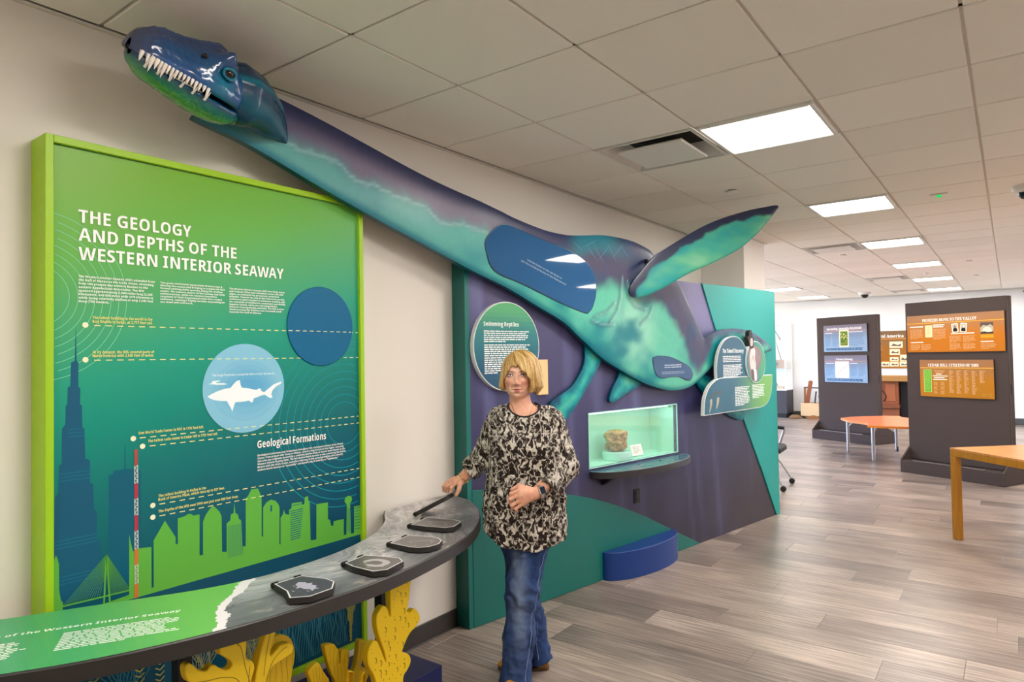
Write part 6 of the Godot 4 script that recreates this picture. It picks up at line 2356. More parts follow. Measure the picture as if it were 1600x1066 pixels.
func _boot(t: Node3D, heel: Vector3, dir: Vector3) -> void:
	dir = dir.normalized()
	var side := dir.cross(Vector3.UP)
	var rows := []
	# [along, half width, top, bottom]
	var sec := [[-0.045, 0.004, 0.07, 0.05], [-0.042, 0.022, 0.10, 0.035], [-0.03, 0.03, 0.14, 0.032], [0.0, 0.034, 0.16, 0.032], [0.03, 0.034, 0.15, 0.030], [0.06, 0.034, 0.105, 0.024], [0.10, 0.037, 0.08, 0.016], [0.14, 0.039, 0.062, 0.012], [0.175, 0.034, 0.05, 0.012], [0.20, 0.022, 0.04, 0.014], [0.212, 0.004, 0.028, 0.018]]
	for s in sec:
		var r := []
		for k in 24:
			var a := TAU * k / 24.0
			var y: float = lerpf(s[3], s[2], 0.5 + 0.5 * sin(a))
			r.append(heel + dir * s[0] + side * cos(a) * s[1] * (1.0 if sin(a) < 0 else pow(absf(cos(a)), 0.15)) + Vector3.UP * y)
		rows.append(r)
	var m := Mb.new()
	m.outward(rows)
	var b := put("boot", m, mat("b07a2a", 0.5), t)
	m = Mb.new()
	var sole := []
	for s in sec:
		sole.append(Vector2(s[0], s[1] + 0.003))
	for i in range(sec.size() - 1, -1, -1):
		sole.append(Vector2(sec[i][0], -sec[i][1] - 0.003))
	m.xf = Transform3D(Basis(dir, side, Vector3.UP), heel + Vector3.UP * 0.001)
	m.plate(PackedVector2Array(sole), 0.013, 0.002)
	put("sole", m, mat("4a2f16", 0.6), b)
	m = Mb.new()
	m.box(heel - dir * 0.012 + Vector3.UP * 0.019, Vector3(0.055, 0.036, 0.06), 0.004, Basis(dir, Vector3.UP, dir.cross(Vector3.UP)))
	put("heel", m, mat("8a5a20", 0.5), b)

func _hand(body: Mb, palm: Array, fingers: Array, thumb: Array, tone: Callable, t: Node3D) -> void:
	var chains := []
	for f in fingers:
		chains.append([[f[0], f[1], 0.0098, 0.0086], [f[1], f[2], 0.0086, 0.0072]])
	var box := AABB(palm[0][0], Vector3())
	for c in palm + thumb:
		box = box.expand(c[0]).expand(c[1])
	for f in fingers:
		box = box.expand(f[2]).expand(f[1])
	box = box.grow(0.036)
	var fn := func(p: Vector3) -> float:
		var d := caps(p, palm, 0.012)
		for c in chains:
			var e := caps(p, c, 0.003)
			var k := 0.005
			var h := maxf(k - absf(d - e), 0.0) / k
			d = minf(d, e) - h * h * k * 0.25
		var e := caps(p, thumb, 0.006)
		var h := maxf(0.008 - absf(d - e), 0.0) / 0.008
		return minf(d, e) - h * h * 0.002
	nets(body, box, 0.0026, fn, tone)
	for f in fingers:      # nails
		var m := Mb.new()
		var d: Vector3 = (f[2] - f[1]).normalized()
		var out: Vector3 = ((f[1] - f[0]).normalized() - d * 0.2)
		out = (out - d * out.dot(d)).normalized()
		m.ball(f[2] + out * 0.0052 + d * 0.001, Vector3(0.0042, 0.0042, 0.0042), 8)
		put("fingernail", m, mat("e9c9bd", 0.25), t)

func _face(m: Mb, t: Node3D) -> void:
	var c := Vector3(-0.104, 1.474, 0.0)
	var R := 120
	var K := 120
	var rot := Basis(Vector3.UP, -0.07) * Basis(Vector3.RIGHT, 0.02)
	var bump := func(x: float, y: float, cx: float, cy: float, sx: float, sy: float) -> float:
		return exp(-pow((x - cx) / sx, 2.0) - pow((y - cy) / sy, 2.0))
	var wr := noise(60.0, 131, 2)
	var rows := []
	var cols := []
	for i in R + 1:
		var el := -PI / 2 + PI * i / R
		var row := []
		var cr := []
		for k in K:
			var az := TAU * k / K
			var n := Vector3(cos(el) * sin(az), sin(el), cos(el) * cos(az))
			var p := Vector3(n.x * 0.0735, n.y * (0.106 if n.y > 0.0 else 0.112), n.z * 0.092)
			if el < 0.0:      # a full chin under a squarer jaw
				p.z *= pow(maxf(cos(el), 0.001), -0.38 if n.z > 0.0 else 0.0)
				p.x *= pow(maxf(cos(el), 0.001), -0.16)
			if p.y < 0.0:
				var j := -p.y / 0.112
				p.x *= 1.0 - 0.10 * pow(j, 2.0)
				p.y -= 0.006 * j
				if p.z < 0.0:
					p.z *= 1.0 - 0.45 * j
			var front := smoothstep(0.15, 0.75, n.z)
			var x := p.x
			var y := p.y
			p.z -= 0.010 * front * (1.0 - absf(n.y)) * 0.6
			if front > 0.0:
				var d := 0.0
				d += 0.011 * bump.call(x, y, 0.0, -0.004, 0.0085, 0.026)                  # bridge
				d += 0.021 * bump.call(x, y, 0.0, -0.036, 0.0105, 0.013)                  # tip
				d += 0.009 * (bump.call(x, y, 0.012, -0.041, 0.006, 0.007) + bump.call(x, y, -0.012, -0.041, 0.006, 0.007))
				d -= 0.0115 * (bump.call(x, y, 0.031, 0.002, 0.017, 0.012) + bump.call(x, y, -0.031, 0.002, 0.017, 0.012))
				d += 0.005 * (bump.call(x, y, 0.031, 0.021, 0.022, 0.008) + bump.call(x, y, -0.031, 0.021, 0.022, 0.008))
				d += 0.007 * (bump.call(x, y, 0.040, -0.030, 0.018, 0.016) + bump.call(x, y, -0.040, -0.030, 0.018, 0.016))
				d -= 0.0035 * (bump.call(x, y, 0.024 , -0.052, 0.006, 0.016) + bump.call(x, y, -0.024, -0.052, 0.006, 0.016))
				d += 0.0065 * bump.call(x, y, 0.0, -0.064, 0.020, 0.0045)                  # upper lip
				d += 0.0075 * bump.call(x, y, 0.0, -0.0765, 0.017, 0.005)                  # lower lip
				d -= 0.0055 * bump.call(x, y, 0.0, -0.0702, 0.024, 0.0022)
				d -= 0.0035 * bump.call(x, y, 0.0, -0.088, 0.02, 0.005)
				d += 0.009 * bump.call(x, y, 0.0, -0.102, 0.02, 0.013)                     # chin
				d += 0.006 * (bump.call(x, y, 0.038, -0.080, 0.014, 0.018) + bump.call(x, y, -0.038, -0.080, 0.014, 0.018))
				p.z += d * front
			row.append(c + rot * p)
			var col := L("f2c4ab")
			var mot := wr.get_noise_3d(p.x * 0.6, p.y * 0.6, p.z * 0.6)
			col = col.lerp(L("e2a188"), clampf(0.3 + mot * 0.6, 0.0, 0.6))
			if front > 0.0:
				var rosy: float = bump.call(x, y, 0.042, -0.036, 0.02, 0.016) + bump.call(x, y, -0.042, -0.036, 0.02, 0.016) + 0.8 * bump.call(x, y, 0.0, -0.038, 0.012, 0.012)
				col = col.lerp(L("d3775f"), 0.55 * clampf(rosy, 0, 1) * front)
				var lip: float = maxf(bump.call(x, y, 0.0, -0.0655, 0.021, 0.0052), bump.call(x, y, 0.0, -0.0765, 0.019, 0.0056))
				col = col.lerp(L("b85a58"), smoothstep(0.35, 0.75, lip))
				var gap: float = bump.call(x, y + 0.0003 + 2.6 * x * x, 0.0, -0.0700, 0.024, 0.0016)
				col = col.lerp(L("5c2220"), 0.85 * smoothstep(0.4, 0.9, gap))
				var nos: float = bump.call(x, y, 0.0085, -0.0465, 0.0042, 0.0026) + bump.call(x, y, -0.0085, -0.0465, 0.0042, 0.0026)
				col = col.lerp(L("54241e"), 0.8 * smoothstep(0.4, 0.9, nos))
				for s in [-1.0, 1.0]:
					var bx: float = x * s
					var by := 0.0195 + 0.004 * smoothstep(0.018, 0.036, bx) - 0.006 * smoothstep(0.036, 0.05, bx)
					var brow := smoothstep(0.0036, 0.0012, absf(y - by)) * smoothstep(0.011, 0.017, bx) * smoothstep(0.053, 0.045, bx)
					col = col.lerp(L("6b4a30"), 0.85 * brow)
					var sock: float = bump.call(bx, y, 0.031, 0.002, 0.017, 0.0085)
					col = col.lerp(L("a5654f"), 0.55 * smoothstep(0.25, 0.9, sock))
					var bag: float = bump.call(bx, y, 0.031, -0.0125, 0.014, 0.0035)
					col = col.lerp(L("c08b78"), 0.4 * bag)
					var crow: float = bump.call(bx, y - 0.55 * (bx - 0.024), 0.024, -0.056, 0.004, 0.014)
					col = col.lerp(L("a9654f"), 0.5 * crow)
			cr.append(col)
		rows.append(row)
		cols.append(cr)
	m.outward(rows, cols)
	# ears lie under the hair; eyes
	for s in [-1.0, 1.0]:
		var e: Vector3 = c + rot * Vector3(0.031 * s, 0.001, 0.0685)
		var b := Mb.new()
		b.ball(Vector3.ZERO, Vector3(0.0125, 0.0112, 0.0118), 20)
		var eye := put("eye", b, mat("e8dfd8", 0.15), t)
		eye.position = e
		b = Mb.new()
		b.ball(Vector3(0.0, 0.0005, 0.0072), Vector3(0.0056, 0.0056, 0.0052), 14)
		put("iris", b, mat("33281f", 0.08), eye)
		for w in [[0.0058, 0.0022, "4d2f25"], [-0.0062, 0.0014, "9a6455"]]:
			var lid := []
			for j in 11:
				var f := j / 10.0 * 2.0 - 1.0
				lid.append(e + rot * Vector3(f * 0.0145, w[0] * (1.0 - f * f * 0.9) + 0.001, 0.0105 - 0.0065 * f * f))
			b = Mb.new()
			b.tube(lid, w[1], 6)
			put("eyelid", b, mat(w[2], 0.6), t)

func _hair(t: Node3D) -> void:
	var strand := noise(1.0, 141, 2)
	var wave := noise(9.0, 142, 2)
	var hc := Vector3(-0.086, 1.484, -0.010)
	var f := func(p: Vector3) -> float:
		var q := p - hc
		var az := atan2(q.x, q.z)
		# crown and the bell of the bob
		var low := smoothstep(0.02, -0.07, q.y)
		var rx := 0.099 + 0.016 * low
		var rz := 0.119 + 0.002 * low
		var yy := q.y if q.y > -0.02 else -0.02 + (q.y + 0.02) * 0.42
		var e := Vector3(q.x / rx, yy / 0.113, q.z / rz).length()
		var d := (e - 1.0) * 0.10
		# the ends curl under
		var hemy := 1.385 - 0.012 * q.x / 0.1 + 0.010 * sin(az * 9.0) * 0.5
		d = maxf(d, (hemy - p.y) * 0.8)
		d += 0.010 * smoothstep(1.42, 1.385, p.y)
		# hollow for the face: a slanted window below the fringe, open downwards
		var w := p - Vector3(-0.108, 1.44, 0.10)
		var half := 0.060 - 0.004 * sin(p.y * 60.0)
		var fringe := 0.078 - 0.28 * w.x - 2.2 * w.x * w.x + 0.004 * sin(w.x * 190.0)
		var win := Vector2(w.x / half, maxf(w.y, 0.0) / fringe).length() - 1.0
		var cut := win * 0.055
		if p.z > -0.02:
			d = maxf(d, -cut)
		# hollow under the hair so that the neck shows
		if p.y < 1.40:
			d = maxf(d, 0.052 - Vector2(q.x, q.z).length())
		# strands
		var part := atan2(p.x + 0.125, p.z + 0.02)
		var s := strand.get_noise_3d(part * 17.0 + 3.0 * wave.get_noise_3d(p.x, p.y * 0.5, p.z), p.y * 5.0, 0.0)
		s += 1.3 * strand.get_noise_3d(part * 5.0, p.y * 7.0 + 2.0, 5.0)
		return d + s * 0.0035
	var tint := func(p: Vector3) -> Color:
		var q := p - hc
		var part := atan2(p.x + 0.125, p.z + 0.02)
		var s := strand.get_noise_3d(part * 22.0 + 3.0 * wave.get_noise_3d(p.x, p.y * 0.5, p.z), p.y * 4.0, 7.0)
		var c := L("b08340").lerp(L("e8c888"), smoothstep(-0.25, 0.45, s))
		return c.lerp(L("7d5526"), 0.6 * smoothstep(0.1, 0.5, -s))
	var m := Mb.new()
	nets(m, AABB(Vector3(-0.23, 1.355, -0.17), Vector3(0.29, 0.26, 0.29)), 0.0033, f, tint)
	var o := put("hair", m, ink(0.42, 0.5), t)
	o.name = "hair"


# ---------- the open gallery beyond ----------
func display_board(at: Vector3, dir: Vector3, label: String) -> Transform3D:
	var f := frame2(at, dir.normalized())
	var t := thing("display_board", label, "display board", at, f.basis.get_euler().y, "dark freestanding display boards")
	var dark := mat("4d4340", 0.75, 0.0, 0.2)
	var W := 1.22
	var m := Mb.new()
	m.box(Vector3(W / 2, 1.165, -0.225), Vector3(W - 0.02, 2.015, 0.1), 0.004)
	put("panel", m, dark, t)
	m = Mb.new()
	m.box(Vector3(W / 2, 0.076, -0.30), Vector3(W, 0.15, 0.6), 0.004)
	put("base", m, dark, t)
	for x in [0.0, W - 0.02]:
		m = Mb.new()
		m.xf = Transform3D(Basis(Vector3(0, 0, -1), Vector3(0, 1, 0), Vector3(1, 0, 0)), Vector3(x, 0, 0))
		m.plate(P([0.0, 0.15, 0.174, 0.31, 0.276, 0.31, 0.6, 0.15]), 0.02, 0.002)
		put("side_gusset", m, dark, t)
	m = Mb.new()
	m.box(Vector3(W * 0.47, 0.158, -0.04), Vector3(0.86, 0.012, 0.03), 0.003)
	put("rail", m, mat("7d7370", 0.35, 0.5), t)
	m = Mb.new()
	m.box(Vector3(W - 0.006, 1.1, -0.225), Vector3(0.006, 0.12, 0.035), 0.002)
	put("side_grip", m, mat("0d0c0c", 0.5), t)
	m = Mb.new()
	m.box(Vector3(W - 0.0095, 1.165, -0.195), Vector3(0.002, 1.9, 0.004), 0.0)
	put("panel_joint", m, mat("6a5c57", 0.6), t)
	return f

func sign_board(f: Transform3D, called: String, label: String, x: float, y: float, w: float, h: float, top: String, low: String, line: String, title: String, tx: float, tw: float, th: float, serif := true) -> Array:
	var o := f * Transform3D(Basis(), Vector3(x, y, -0.174))
	var t := thing(called, label, "sign", o.origin, f.basis.get_euler().y, "printed history signs")
	var m := Mb.new()
	m.box(Vector3(w / 2, h / 2, 0.011), Vector3(w, h, 0.02), 0.001)
	put("board", m, mat("2b211c", 0.5), t)
	var pr := Print.new(Transform3D(), 0.0214)
	var ct := L(top)
	var cb := L(low)
	pr.blend(0.0, 0.0, w, h, 2, 12, func(q: Vector2): return ct.lerp(cb, smoothstep(1.0, 0.35, q.y / h)))
	pr.rect(0.0, h * 0.775, w, h * 0.018, L(line))
	pr.text(title, tx, h * 0.82, tw, th, L("fdf8ee"), true, "Droid Serif" if serif else "Droid Sans", 6.0)
	return [t, pr]

func gallery() -> void:
	var rng := RandomNumberGenerator.new()
	rng.seed = 77
	var pale := L("d9a878")
	var white := L("f7efe2")
	# nearer board
	var f := display_board(Vector3(1.463, 0, -8.254), Vector3(0.889, 0, 0.458), "large dark freestanding display board with two brown signs, nearer of the two")
	var s := sign_board(f, "history_sign", "wide brown sign headed PIONEERS MOVE TO THE VALLEY on the nearer board", 0.045, 1.535, 1.15, 0.465, "a57a58", "bd7220", "f0b040", "PIONEERS MOVE TO THE VALLEY", 0.2, 0.65, 0.034)
	var pr: Print = s[1]
	pr.rect(0.04, 0.315, 0.17, 0.012, white)
	pr.rows(0.04, 0.285, 0.17, 0.0125, 10, pale, rng, 0.6, 0.4)
	pr.rect(0.045, 0.118, 0.16, 0.011, white)
	pr.rows(0.045, 0.092, 0.125, 0.0125, 6, pale, rng, 0.7, 0.4)
	pr.rows(0.18, 0.092, 0.13, 0.0125, 6, pale, rng, 0.7, 0.4)
	pr.rect(0.235, 0.185, 0.09, 0.15, L("f0d9a8"))
	pr.rows(0.252, 0.31, 0.055, 0.012, 9, L("cdb384"), rng, 0.8, 0.4)
	pr.rect(0.335, 0.33, 0.14, 0.011, white)
	pr.rect(0.335, 0.307, 0.125, 0.011, white)
	pr.rows(0.335, 0.28, 0.165, 0.0135, 10, pale, rng, 0.6, 0.4)
	for k in 2:      # two tilted portrait photographs
		var keep := pr.m.xf
		pr.m.xf = keep * Transform3D(Basis(Vector3.BACK, 0.10 if k == 0 else -0.10), Vector3(0.60 + 0.1 * k, 0.29, 0))
		pr.rect(-0.038, -0.055, 0.076, 0.11, L("f1e7d2"))
		pr.rect(-0.028, -0.044, 0.056, 0.088, L("b9ae9c"))
		pr.poly(smooth(P([-0.024, -0.042, -0.02, -0.012, -0.008, 0.0, 0.008, 0.0, 0.02, -0.012, 0.024, -0.042]), 3), L("2a2623"))
		pr.disc(0.0, 0.014, 0.012, 0.017, L("8d8173") if k == 0 else L("e1d6c4"), 16)
		pr.m.xf = keep
	pr.rect(0.55, 0.215, 0.27, 0.012, white)
	for k in 2:
		pr.rows(0.53 + 0.16 * k, 0.185, 0.145, 0.0135, 6, pale, rng, 0.6, 0.4)
		pr.rows(0.53 + 0.16 * k, 0.095, 0.145, 0.0135, 6, pale, rng, 0.6, 0.4)
	pr.rect(0.89, 0.205, 0.14, 0.135, L("b7aa98"))
	pr.poly([0.89, 0.34, 0.89, 0.28, 0.92, 0.31, 0.96, 0.30, 1.0, 0.315, 1.03, 0.29, 1.03, 0.34], L("5f564c"))
	pr.poly([0.91, 0.225, 0.92, 0.265, 0.95, 0.29, 0.985, 0.285, 1.01, 0.26, 1.015, 0.225], L("e4d8c2"))
	pr.poly([0.89, 0.205, 0.89, 0.225, 0.93, 0.235, 0.97, 0.222, 1.03, 0.23, 1.03, 0.205], L("47403a"))
	pr.rect(0.89, 0.155, 0.14, 0.042, L("dc9a2c"))
	pr.rect(0.89, 0.11, 0.14, 0.011, white)
	pr.rows(0.89, 0.085, 0.17, 0.0135, 5, pale, rng, 0.5, 0.4)
	put("printed_text", pr, ink(0.65, 0.25), s[0])
	s = sign_board(f, "history_sign", "brown sign headed CEDAR HILL CITIZENS OF 1881, lower on the nearer board", 0.197, 0.975, 0.868, 0.461, "9c6f4c", "b3761e", "f0b540", "CEDAR HILL CITIZENS OF 1881", 0.105, 0.6, 0.034)
	pr = s[1]
	pr.rect(0.048, 0.055, 0.097, 0.285, L("c3d66c"))
	pr.rect(0.054, 0.061, 0.085, 0.273, L("66ae35"))
	pr.rows(0.062, 0.315, 0.068, 0.0135, 18, L("a5cf70"), rng, 0.8, 0.3)
	for k in 4:
		pr.rows(0.175 + 0.012 * k, 0.325 - 0.011 * k, 0.15 - 0.024 * k, 0.011, 1, pale, rng, 0.95, 0.45)
	for k in 4:
		pr.rect([0.2, 0.16, 0.175, 0.165][k], 0.278 - 0.022 * k, [0.07, 0.185, 0.13, 0.17][k], 0.009, white)
	for k in 2:
		for j in 3:
			pr.rows(0.17 + 0.085 * k, 0.18 - 0.055 * j, 0.05, 0.011, 4, pale, rng, 0.9, 0.45)
	for k in 5:
		var lines: int = [24, 25, 24, 25, 13][k]
		for j in lines:
			pr.rows(0.36 + 0.088 * k, 0.325 - 0.0115 * j, rng.randf_range(0.03, 0.062), 0.0115, 1, pale, rng, 0.95, 0.5)
			pr.z -= pr.step
	pr.text("ers", 0.735, 0.03, 0.105, 0.05, L("b98a35"), false, "Droid Sans", 6.0)
	put("printed_text", pr, ink(0.65, 0.25), s[0])
	# farther board
	f = display_board(Vector3(-0.283, 0, -11.317), Vector3(0.876, 0, 0.482), "dark freestanding display board with two blue signs, farther back")
	var grey := "7b7480"
	s = sign_board(f, "history_sign", "blue sign with a green picture, upper on the farther display board", 0.18, 1.555, 0.87, 0.47, grey, "8ba4bf", "c98a5a", "Surrounding Communities Help Rebuild", 0.07, 0.7, 0.04)
	pr = s[1]
	pr.rect(0.03, 0.325, 0.15, 0.011, L("e8e6ee"))
	pr.rect(0.52, 0.335, 0.27, 0.011, L("e8e6ee"))
	for k in 3:
		pr.rows([0.03, 0.18, 0.52][k], 0.3, [0.13, 0.13, 0.3][k], 0.0165, 13, L("46688f"), rng, 0.6, 0.25)
	pr.rows(0.05, 0.05, 0.76, 0.022, 2, L("2e5072"), rng, 0.95, 0.7)
	pr.rect(0.325, 0.08, 0.19, 0.3, L("e9e3bd"))
	pr.rect(0.345, 0.105, 0.15, 0.25, L("5f7a2c"))
	for k in 40:
		pr.disc(rng.randf_range(0.36, 0.48), rng.randf_range(0.12, 0.34), rng.randf_range(0.006, 0.016), rng.randf_range(0.006, 0.016), L(["b9bf3a", "3d4a1c", "8f6d3c", "d6cf8a", "6d8f38"][rng.randi() % 5]), 9)
	put("printed_text", pr, ink(0.65, 0.25), s[0])
	s = sign_board(f, "history_sign", "blue sign with a pale square map, lower on the farther display board", 0.18, 1.02, 0.86, 0.47, grey, "8aa6c3", "c98a5a", "A Storm Is Brewing", 0.24, 0.34, 0.034)
	pr = s[1]
	pr.rect(0.03, 0.325, 0.17, 0.011, L("e8e6ee"))
	pr.rect(0.53, 0.325, 0.14, 0.011, L("e8e6ee"))
	for k in 3:
		pr.rows([0.03, 0.53, 0.69][k], 0.3, [0.17, 0.14, 0.14][k], 0.0165, 12, L("49709a"), rng, 0.6, 0.25)
	pr.rows(0.05, 0.045, 0.76, 0.022, 2, L("2e5072"), rng, 0.95, 0.7)
	pr.rect(0.225, 0.075, 0.28, 0.29, L("eadcd6"))
	pr.line(P([0.25, 0.11, 0.32, 0.19, 0.4, 0.25, 0.48, 0.3]), 0.005, L("8b7f80"))
	for k in 4:
		pr.line(P([0.24, 0.14 + 0.055 * k, 0.49, 0.13 + 0.06 * k]), 0.0018, L("cbb6b2"))
	put("printed_text", pr, ink(0.65, 0.25), s[0])
	# brown sign on the back wall
	var bw := frame2(Vector3(-0.15, 1.16, -15.42), Vector3(1, 0, 0))
	s = sign_board(bw, "history_sign", "brown sign with small old photographs on the back wall between the boards", 0.0, 0.0, 0.99, 0.845, "7c6248", "9a6226", "dd8f3a", "Rural America", 0.3, 0.58, 0.07)
	pr = s[1]
	pr.rows(0.2, 0.6, 0.25, 0.045, 9, pale, rng, 0.7, 0.3)
	for q in [[0.6, 0.46, 0.26, 0.14], [0.6, 0.3, 0.2, 0.13], [0.6, 0.16, 0.17, 0.09], [0.8, 0.13, 0.15, 0.17], [0.42, 0.04, 0.17, 0.1], [0.6, 0.04, 0.17, 0.1], [0.79, 0.04, 0.16, 0.1]]:
		pr.rect(q[0], q[1], q[2], q[3], L("e9dcba"))
		pr.poly([q[0] + q[2] * 0.1, q[1] + q[3] * 0.3, q[0] + q[2] * 0.3, q[1] + q[3] * 0.7, q[0] + q[2] * 0.6, q[1] + q[3] * 0.45, q[0] + q[2] * 0.9, q[1] + q[3] * 0.65, q[0] + q[2] * 0.85, q[1] + q[3] * 0.25], L("6c6256"))
	pr.rect(0.4, 0.15, 0.55, 0.012, L("dd8f3a"))
	put("printed_text", pr, ink(0.65, 0.25), s[0])
	_mantel()
	_tool_case(rng)
	_toolbox(rng)
	_tables()
	_office_chair()
	# teal banner at the far right edge
	var bn := thing("wall_banner", "tall blue-teal banner on the back wall at the picture's right edge", "banner", Vector3(2.9, 0.16, -15.58))
	var m := Mb.new()
	m.box(Vector3(0.4, 1.28, 0.0), Vector3(0.8, 2.56, 0.02), 0.003)
	put("cloth", m, mat("2f7f96", 0.7), bn)
	m = Mb.new()
	m.tube([Vector3(-0.02, 2.57, 0.005), Vector3(0.82, 2.57, 0.005)], 0.012, 10)
	put("rod", m, mat("55595c", 0.4, 0.6), bn)

func _mantel() -> void:
	var t := thing("wooden_mantel", "weathered wooden mantel with a carved reddish side panel against the back wall", "mantel", Vector3(0.3, 0, -15.59))
	var red := mat("8a4a2a", 0.55)
	var m := Mb.new()
	m.box(Vector3(0.35, 0.935, 0.16), Vector3(1.5, 0.13, 0.32), 0.012)
	put("beam", m, mat("a5783f", 0.7), t)
	m = Mb.new()
	m.box(Vector3(0.05, 0.61, 0.12), Vector3(0.56, 0.52, 0.22), 0.008)
	put("carved_panel", m, red, t)
	for x in [-0.12, 0.17]:
		m = Mb.new()
		m.box(Vector3(x, 0.62, 0.236), Vector3(0.2, 0.38, 0.012), 0.006)
		put("raised_field", m, mat("9c5833", 0.5), t)
	m = Mb.new()
	m.box(Vector3(0.05, 0.31, 0.15), Vector3(0.6, 0.08, 0.28), 0.01)
	put("ledge", m, mat("7e4526", 0.5), t)
	m = Mb.new()
	m.box(Vector3(0.05, 0.135, 0.12), Vector3(0.56, 0.27, 0.22), 0.008)
	put("plinth_panel", m, mat("94522f", 0.55), t)
	m = Mb.new()
	m.box(Vector3(0.72, 0.435, 0.09), Vector3(0.74, 0.87, 0.16), 0.01)
	put("black_drape", m, mat("171417", 0.9), t)
	var sc := []
	for k in 20:
		var e := k / 19.0
		sc.append(Vector3(0.03 + 0.05 * sin(e * 5.0), 0.42 + 0.34 * e, 0.255))
	m = Mb.new()
	m.tube(sc, 0.011, 8)
	put("iron_scroll", m, mat("1c1a1a", 0.4, 0.6), t)
	m = Mb.new()
	m.ball(Vector3(-0.02, 0.72, 0.26), Vector3(0.03, 0.03, 0.03), 12)
	put("white_knob", m, mat("e9e2d8", 0.3), t)

func _tool_case(rng: RandomNumberGenerator) -> void:
	var o := Vector3(-2.06, 0, -15.24)
	var t := thing("display_case", "tall glass display case on a dark grey base by the teal wall's edge", "display case", o)
	var m := Mb.new()
	m.box(Vector3(0, 0.05, -0.02), Vector3(0.78, 0.1, 0.56), 0.003)
	put("plinth", m, mat("26262a", 0.6), t)
	m = Mb.new()
	m.box(Vector3(0, 0.375, 0), Vector3(0.84, 0.55, 0.6), 0.004)
	put("cabinet", m, mat("3d3c42", 0.6), t)
	var wh := mat("f1f1ef", 0.5)
	m = Mb.new()
	m.box(Vector3(0, 0.665, 0), Vector3(0.84, 0.03, 0.6), 0.003)
	put("deck", m, wh, t)
	m = Mb.new()
	m.box(Vector3(0, 2.235, 0), Vector3(0.84, 0.03, 0.6), 0.003)
	put("top", m, wh, t)
	for x in [-0.405, 0.405]:
		for z in [-0.285, 0.285]:
			m = Mb.new()
			m.box(Vector3(x, 1.45, z), Vector3(0.03, 1.54, 0.03), 0.002)
			put("post", m, wh, t)
	m = Mb.new()
	m.box(Vector3(0, 1.45, -0.285), Vector3(0.78, 1.54, 0.012), 0.0)
	put("back_board", m, mat("eceeee", 0.6), t)
	m = Mb.new()
	m.box(Vector3(0, 1.17, -0.02), Vector3(0.78, 0.014, 0.5), 0.002)
	put("glass_shelf", m, mat("b9d2d3", 0.1), t)
	var gl := StandardMaterial3D.new()
	gl.transparency = BaseMaterial3D.TRANSPARENCY_ALPHA
	gl.albedo_color = Color(0.9, 0.97, 0.97, 0.08)
	gl.roughness = 0.02
	for q in [[Vector3(0, 1.45, 0.29), Vector3(0.78, 1.54, 0.006)], [Vector3(0.408, 1.45, 0), Vector3(0.006, 1.54, 0.54)], [Vector3(-0.408, 1.45, 0), Vector3(0.006, 1.54, 0.54)]]:
		m = Mb.new()
		m.box(q[0], q[1], 0.0)
		put("pane", m, gl, t)
	# old tools inside
	var wood := mat("a87843", 0.6)
	var iron := mat("35302d", 0.5, 0.4)
	var bx := thing("wooden_box", "long wooden box standing on the glass shelf inside the display case", "box", o + Vector3(0.08, 1.178, 0.02))
	for q in [[Vector3(0, 0.1, 0.11), Vector3(0.5, 0.2, 0.015)], [Vector3(0, 0.1, -0.11), Vector3(0.5, 0.2, 0.015)], [Vector3(-0.25, 0.1, 0), Vector3(0.015, 0.2, 0.2)], [Vector3(0.25, 0.1, 0), Vector3(0.015, 0.2, 0.2)], [Vector3(0, 0.01, 0), Vector3(0.48, 0.018, 0.2)]]:
		m = Mb.new()
		m.box(q[0], q[1], 0.002)
		put("side_board", m, wood, bx)
	for k in 2:
		m = Mb.new()
		m.box(Vector3(-0.12 + 0.22 * k, 0.1, 0.12), Vector3(0.05, 0.09, 0.006), 0.002)
		put("iron_strap", m, iron, bx)
	var hang := [["long dark scythe blade hanging on the case's back board", Vector3(-0.1, 1.55, -0.25), 0.5, 0.18], ["slim iron rod hanging at the left inside the display case", Vector3(-0.22, 1.5, -0.25), 0.42, -0.12], ["slanted iron bar hanging at the right inside the display case", Vector3(0.16, 1.42, -0.25), 0.4, -0.25], ["curved iron hook high on the case's back board", Vector3(0.12, 1.95, -0.25), 0.22, -0.5]]
	for q in hang:
		var h := thing("hand_tool", q[0], "tool", o + q[1], 0.0, "old tools in the display case")
		m = Mb.new()
		var d := Vector3(sin(q[3]), cos(q[3]), 0)
		m.tube([Vector3.ZERO, d * q[2] * 0.5, d * q[2]], [0.012, 0.01, 0.006], 8)
		put("shaft", m, iron, h)
		m = Mb.new()
		m.tube([-d * 0.1, Vector3.ZERO], [0.016, 0.014], 8)
		put("handle", m, mat("6e4a2a", 0.6), h)
	for k in 2:
		var pl := thing("wood_plane", ["wooden hand plane lying on the display case's floor, left one", "pale wooden hand plane lying on the case's floor, right one"][k], "tool", o + Vector3(-0.14 + 0.32 * k, 0.681, 0.05), 0.2 - 0.4 * k, "old tools in the display case")
		m = Mb.new()
		m.plate(P([-0.14, 0.0, 0.14, 0.0, 0.14, 0.06, 0.05, 0.075, -0.14, 0.06]), 0.06, 0.004)
		put("stock", m, wood if k == 0 else mat("c79f66", 0.6), pl)
		m = Mb.new()
		m.bar(Vector3(0.0, 0.05, 0.03), Vector3(-0.05, 0.15, 0.03), 0.03, 0.012)
		put("blade", m, iron, pl)
	var vi := thing("bench_vise", "old iron and wood clamp standing on the case's floor at the back", "tool", o + Vector3(-0.16, 0.681, -0.15), 0.0, "old tools in the display case")
	m = Mb.new()
	m.box(Vector3(0, 0.015, 0), Vector3(0.2, 0.03, 0.12), 0.003)
	put("foot", m, wood, vi)
	m = Mb.new()
	m.tube([Vector3(0, 0.03, 0), Vector3(0, 0.36, 0)], 0.016, 8)
